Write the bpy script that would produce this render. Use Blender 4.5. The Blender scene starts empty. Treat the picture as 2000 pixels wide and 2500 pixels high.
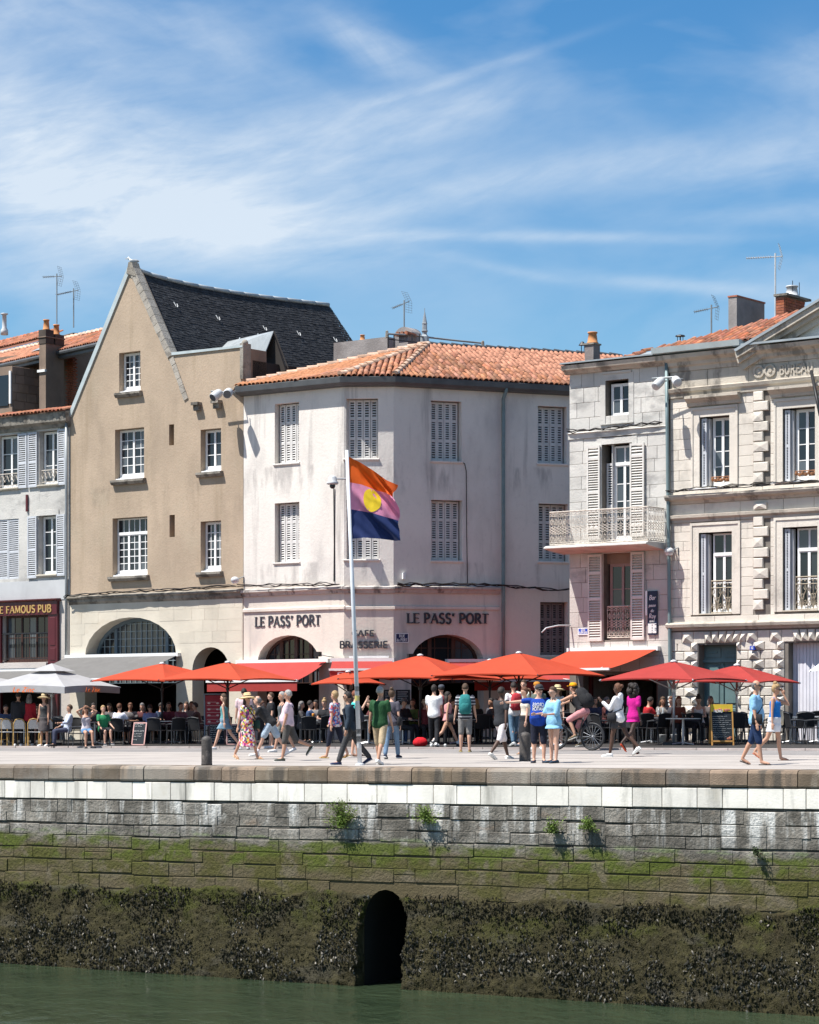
import bpy, math, random
from math import sin, cos, pi, radians, atan2, sqrt
from mathutils import Vector, Matrix, noise as mnoise
from mathutils.geometry import tessellate_polygon
random.seed(7)
SC = bpy.context.scene
COL = SC.collection

# ---------------------------------------------------------------- camera, sky, sun, exposure
FPX, HORY, CAMZ = 6000.0, 1690.0, 1.652          # focal length in photo pixels, horizon row, eye height
cam_d = bpy.data.cameras.new("camera")
cam = bpy.data.objects.new("camera", cam_d); COL.objects.link(cam)
cam.location = (0, 0, CAMZ); cam.rotation_euler = (radians(90), 0, 0)
cam_d.sensor_fit = 'VERTICAL'; cam_d.sensor_height = 25.0; cam_d.lens = 25.0 * FPX / 2500
cam_d.shift_y = (HORY - 1250) / 2500
cam_d.clip_start = 0.5; cam_d.clip_end = 6000
SC.camera = cam

SUN = Vector((-0.455, -0.165, 0.875)).normalized()
sl = bpy.data.lights.new("sun", 'SUN'); sl.energy = 5.0; sl.angle = radians(0.53); sl.color = (1.0, 0.965, 0.905)
so = bpy.data.objects.new("sun", sl); COL.objects.link(so)
so.rotation_euler = SUN.to_track_quat('Z', 'Y').to_euler()
so.location = SUN * 200

W = bpy.data.worlds.new("World"); SC.world = W; W.use_nodes = True
def build_sky():
    nt = W.node_tree; N = nt.nodes; L = nt.links; N.clear()
    out = N.new('ShaderNodeOutputWorld'); bg = N.new('ShaderNodeBackground'); bg.inputs[1].default_value = 0.062
    sky = N.new('ShaderNodeTexSky'); sky.sky_type = 'NISHITA'; sky.sun_disc = False
    sky.sun_elevation = math.asin(SUN.z); sky.sun_rotation = atan2(SUN.x, SUN.y)
    sky.air_density = 1.0; sky.dust_density = 0.35; sky.ozone_density = 2.2; sky.altitude = 10
    tc = N.new('ShaderNodeTexCoord')
    sep = N.new('ShaderNodeSeparateXYZ'); L.new(tc.outputs['Generated'], sep.inputs[0])
    def m(op, a, b=None, c=None):
        n = N.new('ShaderNodeMath'); n.operation = op
        for i, v in enumerate((a, b, c)):
            if v is None: continue
            if isinstance(v, (int, float)): n.inputs[i].default_value = v
            else: L.new(v, n.inputs[i])
        return n.outputs[0]
    az = m('MULTIPLY', m('ARCTAN2', sep.outputs[0], sep.outputs[1]), 60.0)     # hundreds of pixels of the photo's scale
    el = m('MULTIPLY', m('ARCSINE', sep.outputs[2]), 60.0)
    def fbm(angle, sx, sy, detail, off, rough=0.55, dist=0.0):
        x = m('ADD', m('MULTIPLY', az, cos(angle)), m('MULTIPLY', el, sin(angle)))
        y = m('SUBTRACT', m('MULTIPLY', el, cos(angle)), m('MULTIPLY', az, sin(angle)))
        cb = N.new('ShaderNodeCombineXYZ'); L.new(m('MULTIPLY', x, sx), cb.inputs[0]); L.new(m('MULTIPLY', y, sy), cb.inputs[1]); cb.inputs[2].default_value = off
        n = N.new('ShaderNodeTexNoise'); L.new(cb.outputs[0], n.inputs['Vector'])
        n.inputs['Scale'].default_value = 1; n.inputs['Detail'].default_value = detail; n.inputs['Roughness'].default_value = rough; n.inputs['Distortion'].default_value = dist
        return n.outputs['Fac']
    wisp = [fbm(radians(a), sx, sy, 7, o, 0.6, d) for a, sx, sy, o, d in ((8, .22, .9, 3.1, .5), (24, .28, 1.3, 9.4, .35), (-30, .35, 1.1, 5.5, .5))]
    soft = fbm(0, .16, .34, 5, 1.7, .52, .3)
    fine = fbm(radians(14), .7, 2.4, 6, 4.2, .62, .4)
    total = None
    #        px    py   rx   ry  angle amp wisp
    strokes = ((210, 440, 560, 160, -4, 1.35, 0), (500, 575, 400, 70, -3, 1.15, 0), (40, 330, 260, 170, 0, .55, 1),
               (925, 150, 140, 44, -28, .70, 2), (1130, 215, 230, 11, 17, .42, 1), (1000, 300, 300, 58, 8, .55, 1),
               (1160, 480, 380, 34, 12, .52, 1), (1280, 592, 460, 13, -1, .55, 0), (1830, 420, 400, 58, 4, .62, 0),
               (1660, 712, 230, 17, -5, .52, 0), (1975, 210, 85, 110, 60, .28, 2), (60, 700, 170, 46, -3, .5, 0),
               (150, 80, 340, 90, -12, .28, 2), (640, 190, 400, 55, -24, .20, 2), (1240, 670, 160, 12, -12, .26, 1),
               (760, 420, 400, 85, 5, .36, 1), (1900, 545, 220, 30, 3, .42, 0))
    for px, py, rx, ry, an, amp, w in strokes:
        dx = m('SUBTRACT', az, (px - 1000) / 100); dy = m('SUBTRACT', el, (HORY - py) / 100); a = radians(an)
        u = m('MULTIPLY', m('ADD', m('MULTIPLY', dx, cos(a)), m('MULTIPLY', dy, sin(a))), 100.0 / rx)
        v = m('MULTIPLY', m('SUBTRACT', m('MULTIPLY', dy, cos(a)), m('MULTIPLY', dx, sin(a))), 100.0 / ry)
        g = m('EXPONENT', m('MULTIPLY', m('ADD', m('MULTIPLY', u, u), m('MULTIPLY', v, v)), -0.85))
        k = m('MULTIPLY_ADD', wisp[w], 1.5, -0.12)
        t = m('MULTIPLY', m('MULTIPLY', g, amp), k)
        total = t if total is None else m('ADD', total, t)
    # the same kind of thin cloud goes on round the rest of the sky
    away = m('SUBTRACT', 1.0, m('MULTIPLY', m('EXPONENT', m('MULTIPLY', m('MULTIPLY', az, az), -0.006)), m('EXPONENT', m('MULTIPLY', m('MULTIPLY', el, el), -0.0022))))
    rest = m('MULTIPLY', away, m('MULTIPLY', m('MAXIMUM', m('SUBTRACT', soft, .42), 0.0), 2.2))
    total = m('ADD', total, rest)
    total = m('ADD', total, m('MULTIPLY', m('SUBTRACT', fine, .5), m('MULTIPLY', total, 0.8)))
    total = m('ADD', total, m('MULTIPLY', m('MAXIMUM', m('SUBTRACT', soft, .42), 0.0), 0.22))
    d = m('MINIMUM', m('MAXIMUM', m('MULTIPLY', total, 0.74), 0.0), 0.80)
    mx = N.new('ShaderNodeMix'); mx.data_type = 'RGBA'; mx.clamp_factor = True
    L.new(d, mx.inputs[0])
    hs = N.new('ShaderNodeHueSaturation'); hs.inputs['Saturation'].default_value = 1.40; hs.inputs['Value'].default_value = 1.22
    L.new(sky.outputs[0], hs.inputs['Color'])
    L.new(hs.outputs[0], mx.inputs[6]); mx.inputs[7].default_value = (7.6, 8.3, 9.0, 1)
    L.new(mx.outputs[2], bg.inputs[0]); L.new(bg.outputs[0], out.inputs[0])
build_sky()

SC.view_settings.view_transform = 'Standard'; SC.view_settings.look = 'None'
SC.view_settings.gamma = 1.0; SC.view_settings.use_curve_mapping = False
SC.view_settings.exposure = 0.82
SC.render.engine = 'CYCLES'
SC.cycles.max_bounces = 6; SC.cycles.diffuse_bounces = 3; SC.cycles.glossy_bounces = 3; SC.cycles.transmission_bounces = 4
SC.cycles.use_denoising = True
SC.cycles.caustics_reflective = False; SC.cycles.caustics_refractive = False

# ---------------------------------------------------------------- materials
def lin(c):
    return tuple((x / 255 / 12.92 if x / 255 <= .04045 else ((x / 255 + .055) / 1.055) ** 2.4) for x in c)
_mats = {}
class Nodes:
    def __init__(s, mt):
        s.nt = mt.node_tree; s.N = s.nt.nodes; s.L = s.nt.links; s._pos = None; s._z = None
    def m(s, op, a, b=None, c=None, clamp=False):
        n = s.N.new('ShaderNodeMath'); n.operation = op; n.use_clamp = clamp
        for i, v in enumerate((a, b, c)):
            if v is None: continue
            if isinstance(v, (int, float)): n.inputs[i].default_value = v
            else: s.L.new(v, n.inputs[i])
        return n.outputs[0]
    def pos(s):
        if s._pos is None: s._pos = s.N.new('ShaderNodeNewGeometry').outputs['Position']
        return s._pos
    def z(s):
        if s._z is None:
            n = s.N.new('ShaderNodeSeparateXYZ'); s.L.new(s.pos(), n.inputs[0]); s._z = n.outputs[2]
        return s._z
    def noise(s, scale, detail=5, rough=.55, dist=0, off=0):
        mp = s.N.new('ShaderNodeMapping'); s.L.new(s.pos(), mp.inputs[0])
        mp.inputs['Scale'].default_value = scale if isinstance(scale, tuple) else (scale,) * 3
        mp.inputs['Location'].default_value = (off, off * .7, off * 1.3)
        n = s.N.new('ShaderNodeTexNoise'); s.L.new(mp.outputs[0], n.inputs['Vector'])
        n.inputs['Scale'].default_value = 1; n.inputs['Detail'].default_value = detail; n.inputs['Roughness'].default_value = rough; n.inputs['Distortion'].default_value = dist
        return n.outputs['Fac']
    def ramp(s, v, lo, hi, a=0., b=1.):
        n = s.N.new('ShaderNodeMapRange'); n.interpolation_type = 'SMOOTHSTEP'; s.L.new(v, n.inputs[0])
        for i, x in enumerate((lo, hi, a, b)): n.inputs[i + 1].default_value = x
        return n.outputs[0]
    def mix(s, f, a, b, mode='MIX'):
        n = s.N.new('ShaderNodeMix'); n.data_type = 'RGBA'; n.blend_type = mode
        for i, v in ((0, f), (6, a), (7, b)):
            if isinstance(v, (int, float)): n.inputs[i].default_value = v
            elif isinstance(v, tuple): n.inputs[i].default_value = (*v[:3], 1)
            else: s.L.new(v, n.inputs[i])
        return n.outputs[2]
def M(name, base, rough=.85, var=.12, vscale=1.2, rnd=0., layers=(), bump=.0, bscale=18., spec=.3, metal=0., transl=0., sheen=0.):
    """A plain surface: base colour, soft variation, a random shade per object, and layers of stain or growth placed by noise and height."""
    if name in _mats: return _mats[name]
    mt = bpy.data.materials.new(name); mt.use_nodes = True; k = Nodes(mt)
    b = k.N['Principled BSDF']
    col = tuple(base)
    if var:
        n = k.noise(vscale, 6, .6)
        col = k.mix(k.ramp(n, .3, .7), tuple(c * (1 - var) for c in base), tuple(min(1, c * (1 + var)) for c in base))
    if rnd:
        oi = k.N.new('ShaderNodeObjectInfo'); hs = k.N.new('ShaderNodeHueSaturation')
        if isinstance(col, tuple): hs.inputs['Color'].default_value = (*col, 1)
        else: k.L.new(col, hs.inputs['Color'])
        k.L.new(k.m('MULTIPLY_ADD', oi.outputs['Random'], 2 * rnd, 1 - rnd), hs.inputs['Value'])
        r2 = k.m('FRACT', k.m('MULTIPLY', oi.outputs['Random'], 37.7))
        k.L.new(k.m('MULTIPLY_ADD', r2, .5 * rnd, 1 - .25 * rnd), hs.inputs['Saturation'])
        k.L.new(k.m('MULTIPLY_ADD', k.m('FRACT', k.m('MULTIPLY', oi.outputs['Random'], 91.3)), .04 * rnd, .5 - .02 * rnd), hs.inputs['Hue'])
        col = hs.outputs[0]
    for i, ly in enumerate(layers):
        f = None
        if 'scale' in ly:
            f = k.ramp(k.noise(ly['scale'], ly.get('detail', 6), ly.get('rough', .62), ly.get('dist', 0.), 3.1 + 5.7 * i), ly.get('lo', .45), ly.get('hi', .62))
        if 'z' in ly:
            z0, z1 = ly['z'][:2]; amp = ly.get('zn', .25)
            zz = k.m('ADD', k.z(), k.m('MULTIPLY_ADD', k.noise(ly.get('zs', .9), 6, .6, 0, 11. + i), 2 * amp, -amp))
            f2 = k.ramp(zz, z0, z1)
            if len(ly['z']) == 4: f2 = k.m('MULTIPLY', f2, k.ramp(zz, ly['z'][2], ly['z'][3], 1., 0.))
            f = f2 if f is None else k.m('MULTIPLY', f, f2)
        f = k.m('MULTIPLY', f, ly.get('amt', 1.))
        col = k.mix(f, col, tuple(ly['col']), ly.get('mode', 'MIX'))
    if isinstance(col, tuple): b.inputs['Base Color'].default_value = (*col, 1)
    else: k.L.new(col, b.inputs['Base Color'])
    b.inputs['Roughness'].default_value = rough; b.inputs['Metallic'].default_value = metal
    b.inputs['Specular IOR Level'].default_value = spec
    if bump:
        bp = k.N.new('ShaderNodeBump'); bp.inputs['Strength'].default_value = bump; bp.inputs['Distance'].default_value = .05
        k.L.new(k.noise(bscale, 7, .65), bp.inputs['Height']); k.L.new(bp.outputs[0], b.inputs['Normal'])
    if transl:
        tr = k.N.new('ShaderNodeBsdfTranslucent'); ms = k.N.new('ShaderNodeMixShader'); ms.inputs[0].default_value = transl
        if isinstance(col, tuple): tr.inputs[0].default_value = (*col, 1)
        else: k.L.new(col, tr.inputs[0])
        k.L.new(b.outputs[0], ms.inputs[1]); k.L.new(tr.outputs[0], ms.inputs[2]); k.L.new(ms.outputs[0], k.N['Material Output'].inputs[0])
    _mats[name] = mt
    return mt

# ---------------------------------------------------------------- mesh helpers
def rootloc(o):
    v = Vector((0, 0, 0))
    while o is not None: v += o.location; o = o.parent
    return v
def E(name, loc, label=None, cat=None, group=None, kind=None):
    o = bpy.data.objects.new(name, None); COL.objects.link(o); o.location = loc; o.empty_display_size = .3
    return T(o, label, cat, group, kind)
def T(o, label=None, cat=None, group=None, kind=None):
    for k_, v in (('label', label), ('category', cat), ('group', group), ('kind', kind)):
        if v: o[k_] = v
    return o
def copy_tree(o, parent=None):
    c = o.copy(); COL.objects.link(c); c.parent = parent
    for ch in list(KIDS.get(o.name, ())): copy_tree(ch, c)
    return c
KIDS = {}
REMESH = []
class MB:
    def __init__(s): s.v = []; s.f = []; s.mi = []; s.cm = 0
    def add(s, vs, fs):
        o = len(s.v); s.v.extend(tuple(p) for p in vs)
        for f in fs: s.f.append(tuple(i + o for i in f)); s.mi.append(s.cm)
        return s
    def hexa(s, p):      # p: 8 points, bottom 4 then top 4, same winding
        return s.add(p, ((3, 2, 1, 0), (4, 5, 6, 7), (0, 1, 5, 4), (1, 2, 6, 5), (2, 3, 7, 6), (3, 0, 4, 7)))
    def bx(s, a, b):
        (x0, y0, z0), (x1, y1, z1) = a, b
        return s.hexa([(x0, y0, z0), (x1, y0, z0), (x1, y1, z0), (x0, y1, z0), (x0, y0, z1), (x1, y0, z1), (x1, y1, z1), (x0, y1, z1)])
    def box(s, fr, u0, u1, v0, v1, n0, n1):
        P = fr.P
        return s.hexa([P(u0, v0, n1), P(u1, v0, n1), P(u1, v0, n0), P(u0, v0, n0), P(u0, v1, n1), P(u1, v1, n1), P(u1, v1, n0), P(u0, v1, n0)])
    def poly(s, pts): return s.add(pts, (tuple(range(len(pts))),))
    def prism(s, fr, uv, n0, n1):
        n = len(uv); a = [fr.P(u, v, n1) for u, v in uv]; b = [fr.P(u, v, n0) for u, v in uv]
        return s.add(a + b, [tuple(range(n)), tuple(range(2 * n - 1, n - 1, -1))] + [(i, n + i, n + (i + 1) % n, (i + 1) % n) for i in range(n)])
    def stone(s, fr, u0, u1, v0, v1, n0, n1, inset=.02, jit=.0, peak=None):
        r = lambda: random.uniform(-jit, jit)
        P = fr.P; b = [P(u0, v0, n0), P(u1, v0, n0), P(u1, v1, n0), P(u0, v1, n0)]
        if peak is not None:
            um, vm = (u0 + u1) / 2, (v0 + v1) / 2
            e = inset; m_ = [P(u0, v0, n1), P(u1, v0, n1), P(u1, v1, n1), P(u0, v1, n1)]
            return s.add(b + m_ + [P(um, vm, n1 + peak)], [(i, (i + 1) % 4, 4 + (i + 1) % 4, 4 + i) for i in range(4)] + [(4 + i, 4 + (i + 1) % 4, 8) for i in range(4)])
        i_ = inset
        m_ = [P(u0, v0, n1 - i_), P(u1, v0, n1 - i_), P(u1, v1, n1 - i_), P(u0, v1, n1 - i_)]
        t = [P(u0 + i_ + r(), v0 + i_ + r(), n1 + r()), P(u1 - i_ + r(), v0 + i_ + r(), n1 + r()), P(u1 - i_ + r(), v1 - i_ + r(), n1 + r()), P(u0 + i_ + r(), v1 - i_ + r(), n1 + r())]
        fs = [(8, 9, 10, 11)]
        for i in range(4):
            j = (i + 1) % 4; fs += [(i, j, 4 + j, 4 + i), (4 + i, 4 + j, 8 + j, 8 + i)]
        return s.add(b + m_ + t, fs)
    def tube(s, pts, r, seg=6, caps=True):
        pts = [Vector(p) for p in pts]; n = len(pts); rs = r if isinstance(r, (list, tuple)) else [r] * n
        vs = []; ref = None
        for i, p in enumerate(pts):
            d = (pts[min(i + 1, n - 1)] - pts[max(i - 1, 0)])
            d = d.normalized() if d.length > 1e-9 else Vector((0, 0, 1))
            if ref is None: ref = d.orthogonal().normalized()
            a = (ref - d * ref.dot(d)); a = a.normalized() if a.length > 1e-6 else d.orthogonal().normalized(); ref = a; b = d.cross(a)
            for k_ in range(seg): t = 2 * pi * k_ / seg; vs.append(p + (a * cos(t) + b * sin(t)) * rs[i])
        fs = [(i * seg + k_, i * seg + (k_ + 1) % seg, (i + 1) * seg + (k_ + 1) % seg, (i + 1) * seg + k_) for i in range(n - 1) for k_ in range(seg)]
        if caps: fs += [tuple(range(seg - 1, -1, -1)), tuple(range((n - 1) * seg, n * seg))]
        return s.add(vs, fs)
    def lathe(s, c, prof, seg=12, axis=None, ry=1.):
        c = Vector(c); rot = Vector(axis).to_track_quat('Z', 'Y').to_matrix() if axis else Matrix.Identity(3); vs = []
        for r, z in prof:
            for k_ in range(seg):
                t = 2 * pi * k_ / seg; vs.append(c + rot @ Vector((r * cos(t), r * sin(t) * ry, z)))
        n = len(prof)
        fs = [(i * seg + k_, i * seg + (k_ + 1) % seg, (i + 1) * seg + (k_ + 1) % seg, (i + 1) * seg + k_) for i in range(n - 1) for k_ in range(seg)]
        fs += [tuple(range(seg - 1, -1, -1)), tuple(range((n - 1) * seg, n * seg))]
        return s.add(vs, fs)
    def ell(s, c, r, seg=10, rings=6, ax=None):
        c = Vector(c); A = ax or (Vector((1, 0, 0)), Vector((0, 1, 0)), Vector((0, 0, 1))); vs = [c - A[2] * r[2]]
        for i in range(1, rings):
            ph = -pi / 2 + pi * i / rings
            for k_ in range(seg):
                t = 2 * pi * k_ / seg; vs.append(c + A[0] * (r[0] * cos(ph) * cos(t)) + A[1] * (r[1] * cos(ph) * sin(t)) + A[2] * (r[2] * sin(ph)))
        vs.append(c + A[2] * r[2]); top = len(vs) - 1
        fs = [(0, 1 + (k_ + 1) % seg, 1 + k_) for k_ in range(seg)]
        for i in range(rings - 2):
            for k_ in range(seg): a = 1 + i * seg; fs.append((a + k_, a + (k_ + 1) % seg, a + seg + (k_ + 1) % seg, a + seg + k_))
        a = 1 + (rings - 2) * seg; fs += [(a + k_, a + (k_ + 1) % seg, top) for k_ in range(seg)]
        return s.add(vs, fs)
    def loft(s, rings, caps=True):
        n = len(rings[0]); vs = [p for r in rings for p in r]
        fs = [(i * n + k_, i * n + (k_ + 1) % n, (i + 1) * n + (k_ + 1) % n, (i + 1) * n + k_) for i in range(len(rings) - 1) for k_ in range(n)]
        if caps: fs += [tuple(range(n - 1, -1, -1)), tuple(range((len(rings) - 1) * n, len(rings) * n))]
        return s.add(vs, fs)
    def mesh(s, name, mats, off=Vector((0, 0, 0)), smooth=False):
        me = bpy.data.meshes.new(name)
        me.from_pydata([(p[0] - off.x, p[1] - off.y, p[2] - off.z) for p in s.v], [], s.f)
        for mt in (mats if isinstance(mats, (list, tuple)) else [mats]): me.materials.append(mt)
        if any(s.mi): me.polygons.foreach_set('material_index', s.mi)
        if smooth: me.polygons.foreach_set('use_smooth', [True] * len(s.f))
        me.update()
        return me
    def obj(s, name, mats, parent=None, smooth=False, label=None, cat=None, group=None, kind=None, loc=None):
        off = rootloc(parent) if parent is not None else (Vector(loc) if loc is not None else Vector((0, 0, 0)))
        o = bpy.data.objects.new(name, s.mesh(name, mats, off, smooth)); COL.objects.link(o)
        if parent is not None: o.parent = parent; KIDS.setdefault(parent.name, []).append(o)
        elif loc is not None: o.location = loc
        return T(o, label, cat, group, kind)
def pix(px, py, s):                    # the world point seen at photo pixel px, py where one metre measures s pixels
    return Vector(((px - 1000) / s, FPX / s, CAMZ - (py - HORY) / s))
class Fr:
    """An upright plane of the town: u along it, v up, n out towards the water."""
    def __init__(s, a, xr, sr, x0, k=0., back=0.):
        s0 = sr / (1 + a * (xr - 1000)); s.sc = lambda x: s0 * (1 + a * (x - 1000))
        p0 = pix(x0, HORY, s.sc(x0)); p1 = pix(x0 + 200, HORY, s.sc(x0 + 200)); p0.z = p1.z = 0
        s.U = (p1 - p0).normalized(); s.N = Vector((s.U.y, -s.U.x, 0)); s.O = p0 - s.N * back; s.k = k
        s.Z = Vector((0, 0, 1))
    def P(s, u, v, n=0.): return s.O + s.U * u + s.Z * (v + s.k * u) + s.N * n
    def uv(s, px, py, n=0.):            # plane at distance n in front
        d = Vector(((px - 1000) / FPX, 1., (HORY - py) / FPX)); o = Vector((0, 0, CAMZ))
        t = ((s.O + s.N * n) - o).dot(s.N) / d.dot(s.N); p = o + d * t; u = (p - s.O).dot(s.U)
        return u, p.z - s.k * u
    def rect(s, x0, y0, x1, y1, n=0.):
        xm = (x0 + x1) / 2
        return s.uv(x0, y0, n)[0], s.uv(x1, y1, n)[0], s.uv(xm, y1, n)[1], s.uv(xm, y0, n)[1]
    def ppx(s, u, v, n=0.):
        p = s.P(u, v, n); return 1000 + FPX * p.x / p.y, HORY - FPX * (p.z - CAMZ) / p.y
def rectpoly(r): u0, u1, v0, v1 = r; return [(u0, v0), (u1, v0), (u1, v1), (u0, v1)]
def archpoly(u0, u1, v0, vs, vt, n=14):
    c = (u0 + u1) / 2; a = (u1 - u0) / 2
    return [(u0, v0), (u1, v0)] + [(c + a * cos(pi * i / n), vs + (vt - vs) * sin(pi * i / n)) for i in range(n + 1)]
def wall(fr, outer, holes, thick, name, mat, parent, n=0., sides=True, **kw):
    b = MB(); loops = [outer] + holes
    tri = tessellate_polygon([[Vector((u, v, 0)) for u, v in lp] for lp in loops])
    pts = [p for lp in loops for p in lp]
    fs = []
    for t in tri:
        (ax, ay), (bx_, by), (cx, cy) = (pts[i] for i in t)
        fs.append(tuple(t) if (bx_ - ax) * (cy - ay) - (by - ay) * (cx - ax) > 0 else tuple(reversed(t)))
    b.add([fr.P(u, v, n) for u, v in pts], fs)
    for li, lp in enumerate(loops):
        if li == 0 and not sides: continue
        m_ = len(lp); A = [fr.P(u, v, n) for u, v in lp]; B = [fr.P(u, v, n - thick) for u, v in lp]
        b.add(A + B, [((i, m_ + i, m_ + (i + 1) % m_, (i + 1) % m_) if li == 0 else ((i + 1) % m_, m_ + (i + 1) % m_, m_ + i, i)) for i in range(m_)])
    return b.obj(name, mat, parent, **kw)

# ---------------------------------------------------------------- the quay: ground, wall, water
WATER = -4.79
sq = lambda px: 112 * (1 + .9e-4 * (px - 1000))
sk = lambda px: 86 * (1 + 1.4e-4 * (px - 1000))
yq = lambda px: 1868 + 7 * px / 1000
yk = lambda px: 1824 + 3.0 * px / 1000 + .5 * (px / 1000) ** 2 * .5
zq = lambda px: CAMZ - (yq(px) - HORY) / sq(px)
zk = lambda px: CAMZ - (yk(px) - HORY) / sk(px)
def gz(X, Y):
    px = min(2800, max(-800, 1000 + FPX * X / Y)); s = FPX / Y
    t = (1 / s - 1 / sq(px)) / (1 / sk(px) - 1 / sq(px)); t = min(1., max(0., t))
    return zq(px) * (1 - t) + zk(px) * t + (.03 if s < sk(px) else 0)
def gpoint(px, t, dz=0.):
    s = 1 / (1 / sq(px) * (1 - t) + 1 / sk(px) * t); tt = min(1., max(0., t))
    z = zq(px) * (1 - tt) + zk(px) * tt
    return Vector(((px - 1000) / s, FPX / s, z + dz))
def ground_strip(name, t0, t1, mat, dz=0., nt=4, px0=-700, px1=2700):
    b = MB(); nx = 34
    vs = [gpoint(px0 + (px1 - px0) * i / nx, t0 + (t1 - t0) * j / nt, dz) for j in range(nt + 1) for i in range(nx + 1)]
    fs = [(j * (nx + 1) + i, j * (nx + 1) + i + 1, (j + 1) * (nx + 1) + i + 1, (j + 1) * (nx + 1) + i) for j in range(nt) for i in range(nx)]
    b.add(vs, fs); return b.obj(name, mat, kind='structure')

m_pave = M('pale_paving', (.345, .312, .285), .8, .10, .5, layers=[dict(col=(.33, .30, .27), scale=(.5, 2., 1), lo=.52, hi=.7, amt=.5), dict(col=(.25, .22, .2), scale=(6, 6, 6), lo=.6, hi=.75, amt=.25)], bump=.2, bscale=30)
m_asph = M('worn_asphalt', (.215, .20, .192), .9, .14, .7, layers=[dict(col=(.36, .34, .32), scale=60, lo=.56, hi=.7, amt=.6)], bump=.3, bscale=60)
m_kerb = M('kerb_granite', (.36, .31, .29), .8, .15, 2., rnd=.12, bump=.2, bscale=25)
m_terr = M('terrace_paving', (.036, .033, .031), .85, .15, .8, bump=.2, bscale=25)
m_soil = M('far_ground', (.16, .15, .13), .95, .2, .05)
ground_strip('pavement', .055, .70, m_pave, 0, 6)
m_line = M('paving_line', (.19, .17, .155), .9, .2, 2.)
for _t, _w in ((.20, .004), (.335, .004), (.47, .005), (.60, .006)): ground_strip('paving_band', _t, _t + _w, m_line, .004, 1)
ground_strip('road', .70, .985, m_asph, -.012, 3)
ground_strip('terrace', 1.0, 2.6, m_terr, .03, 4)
b = MB(); b.add([gpoint(-2500, 2.5, -.02), gpoint(4500, 2.5, -.02), (1200, 1500, -.2), (-1600, 1500, -.2)], ((0, 1, 2, 3),)); b.obj('ground', m_soil, kind='structure')
def kerb_line():
    e = E('kerb', gpoint(1000, 1.), 'low granite kerb edging the cafe terraces along the road', 'kerb')
    px = -700.
    while px < 2700:
        w = random.uniform(70, 110); c = []
        for q in (px + .6, px + w - .6):
            c += [gpoint(q, .985, -.05), gpoint(q, 1.01, -.05), gpoint(q, .985, .035), gpoint(q, 1.01, .035)]
        MB().hexa([c[0], c[4], c[5], c[1], c[2], c[6], c[7], c[3]]).obj('kerbstone', m_kerb, e)
        px += w
kerb_line()

_f = Fr(.9e-4, 1000, 112, 0)
_u0, _u1 = _f.uv(0, HORY)[0], _f.uv(2000, HORY)[0]
Q = Fr(.9e-4, 1000, 112, 0, k=(zq(2000) - zq(0)) / (_u1 - _u0)); QV = Q.uv(1000, yq(1000))[1]   # v of the coping's upper edge

g_white = (.62, .61, .57)
m_cop = M('coping_granite', (.205, .155, .112), .85, .22, 1.6, rnd=.3, layers=[
    dict(col=(.075, .065, .055), scale=(2.2, 2.2, .22), lo=.50, hi=.62, amt=.85), dict(col=(.30, .28, .25), scale=(.45, .45, .3), lo=.5, hi=.65, amt=.55), dict(col=(.37, .33, .27), scale=(2.1, 2.1, .4), lo=.56, hi=.72, amt=.55),
    dict(col=(.50, .27, .05), scale=3.0, lo=.70, hi=.74, amt=.7), dict(col=(.12, .10, .08), scale=40, lo=.55, hi=.7, amt=.35)], bump=.45, bscale=35)
m_band = M('white_limestone', (.76, .72, .65), .8, .09, 1.3, rnd=.16, layers=[
    dict(col=(.30, .285, .25), scale=(2.6, 2.6, .4), lo=.50, hi=.72, amt=.75), dict(col=(.56, .50, .40), scale=(1.4, 1.4, 1.4), lo=.58, hi=.72, amt=.4),
    dict(col=(.2, .19, .18), scale=(9, 9, 9), lo=.66, hi=.74, amt=.4)], bump=.15, bscale=20)
_wl = [
    dict(col=(.095, .086, .072), scale=(1.2, 1.2, 1.1), lo=.42, hi=.60, amt=.85),
    dict(col=(.40, .385, .35), scale=(2.4, 2.4, 1.6), lo=.57, hi=.68, amt=.6),
    dict(col=(.68, .67, .64), scale=(2.6, 2.6, .24), lo=.50, hi=.62, z=(-1.75, -.95), zn=.35, zs=1.6, amt=.85),
    dict(col=(.24, .17, .12), scale=(.8, .8, 1.6), lo=.60, hi=.68, z=(-1.9, -1.3), amt=.55),
    dict(col=(.105, .083, .042), z=(-6.5, -5.5, -2.0, -1.6), zn=.22, amt=.92),
    dict(col=(.17, .21, .10), scale=(1.5, 1.5, 4), lo=.52, hi=.6, z=(-1.68, -1.62, -1.6, -1.50), zn=.08, amt=.6),
    dict(col=(.080, .104, .012), scale=(1.1, 1.1, 2.2), lo=.41, hi=.55, z=(-2.45, -2.15, -1.74, -1.60), zn=.26, amt=.9),
    dict(col=(.078, .074, .017), scale=(.8, .8, 1.3), lo=.40, hi=.56, z=(-3.4, -2.9, -2.2, -1.9), zn=.25, amt=.85),
    dict(col=(.15, .125, .085), scale=(1.9, 1.9, 1.9), lo=.54, hi=.64, z=(-2.9, -2.6, -1.8, -1.6), zn=.2, amt=.75),
    dict(col=(.03, .028, .02), scale=22, lo=.56, hi=.68, amt=.55)]
m_qw = M('quay_stone', (.235, .215, .185), .92, .22, 1.7, rnd=.16, layers=_wl, bump=.9, bscale=14)
m_qb = M('quay_joint', (.12, .11, .095), .95, .3, 2.2, layers=[dict(col=(.03, .028, .022), scale=2.3, lo=.42, hi=.56, amt=.8)] + _wl[4:5], bump=.6, bscale=20)
m_dark = M('tunnel_dark', (.02, .02, .018), .95, .2, 1.)
quay = E('quay_wall', Q.P(0, QV, 0), 'tall mossy stone quay wall with a dark culvert mouth at the waterline', 'wall')
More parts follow.
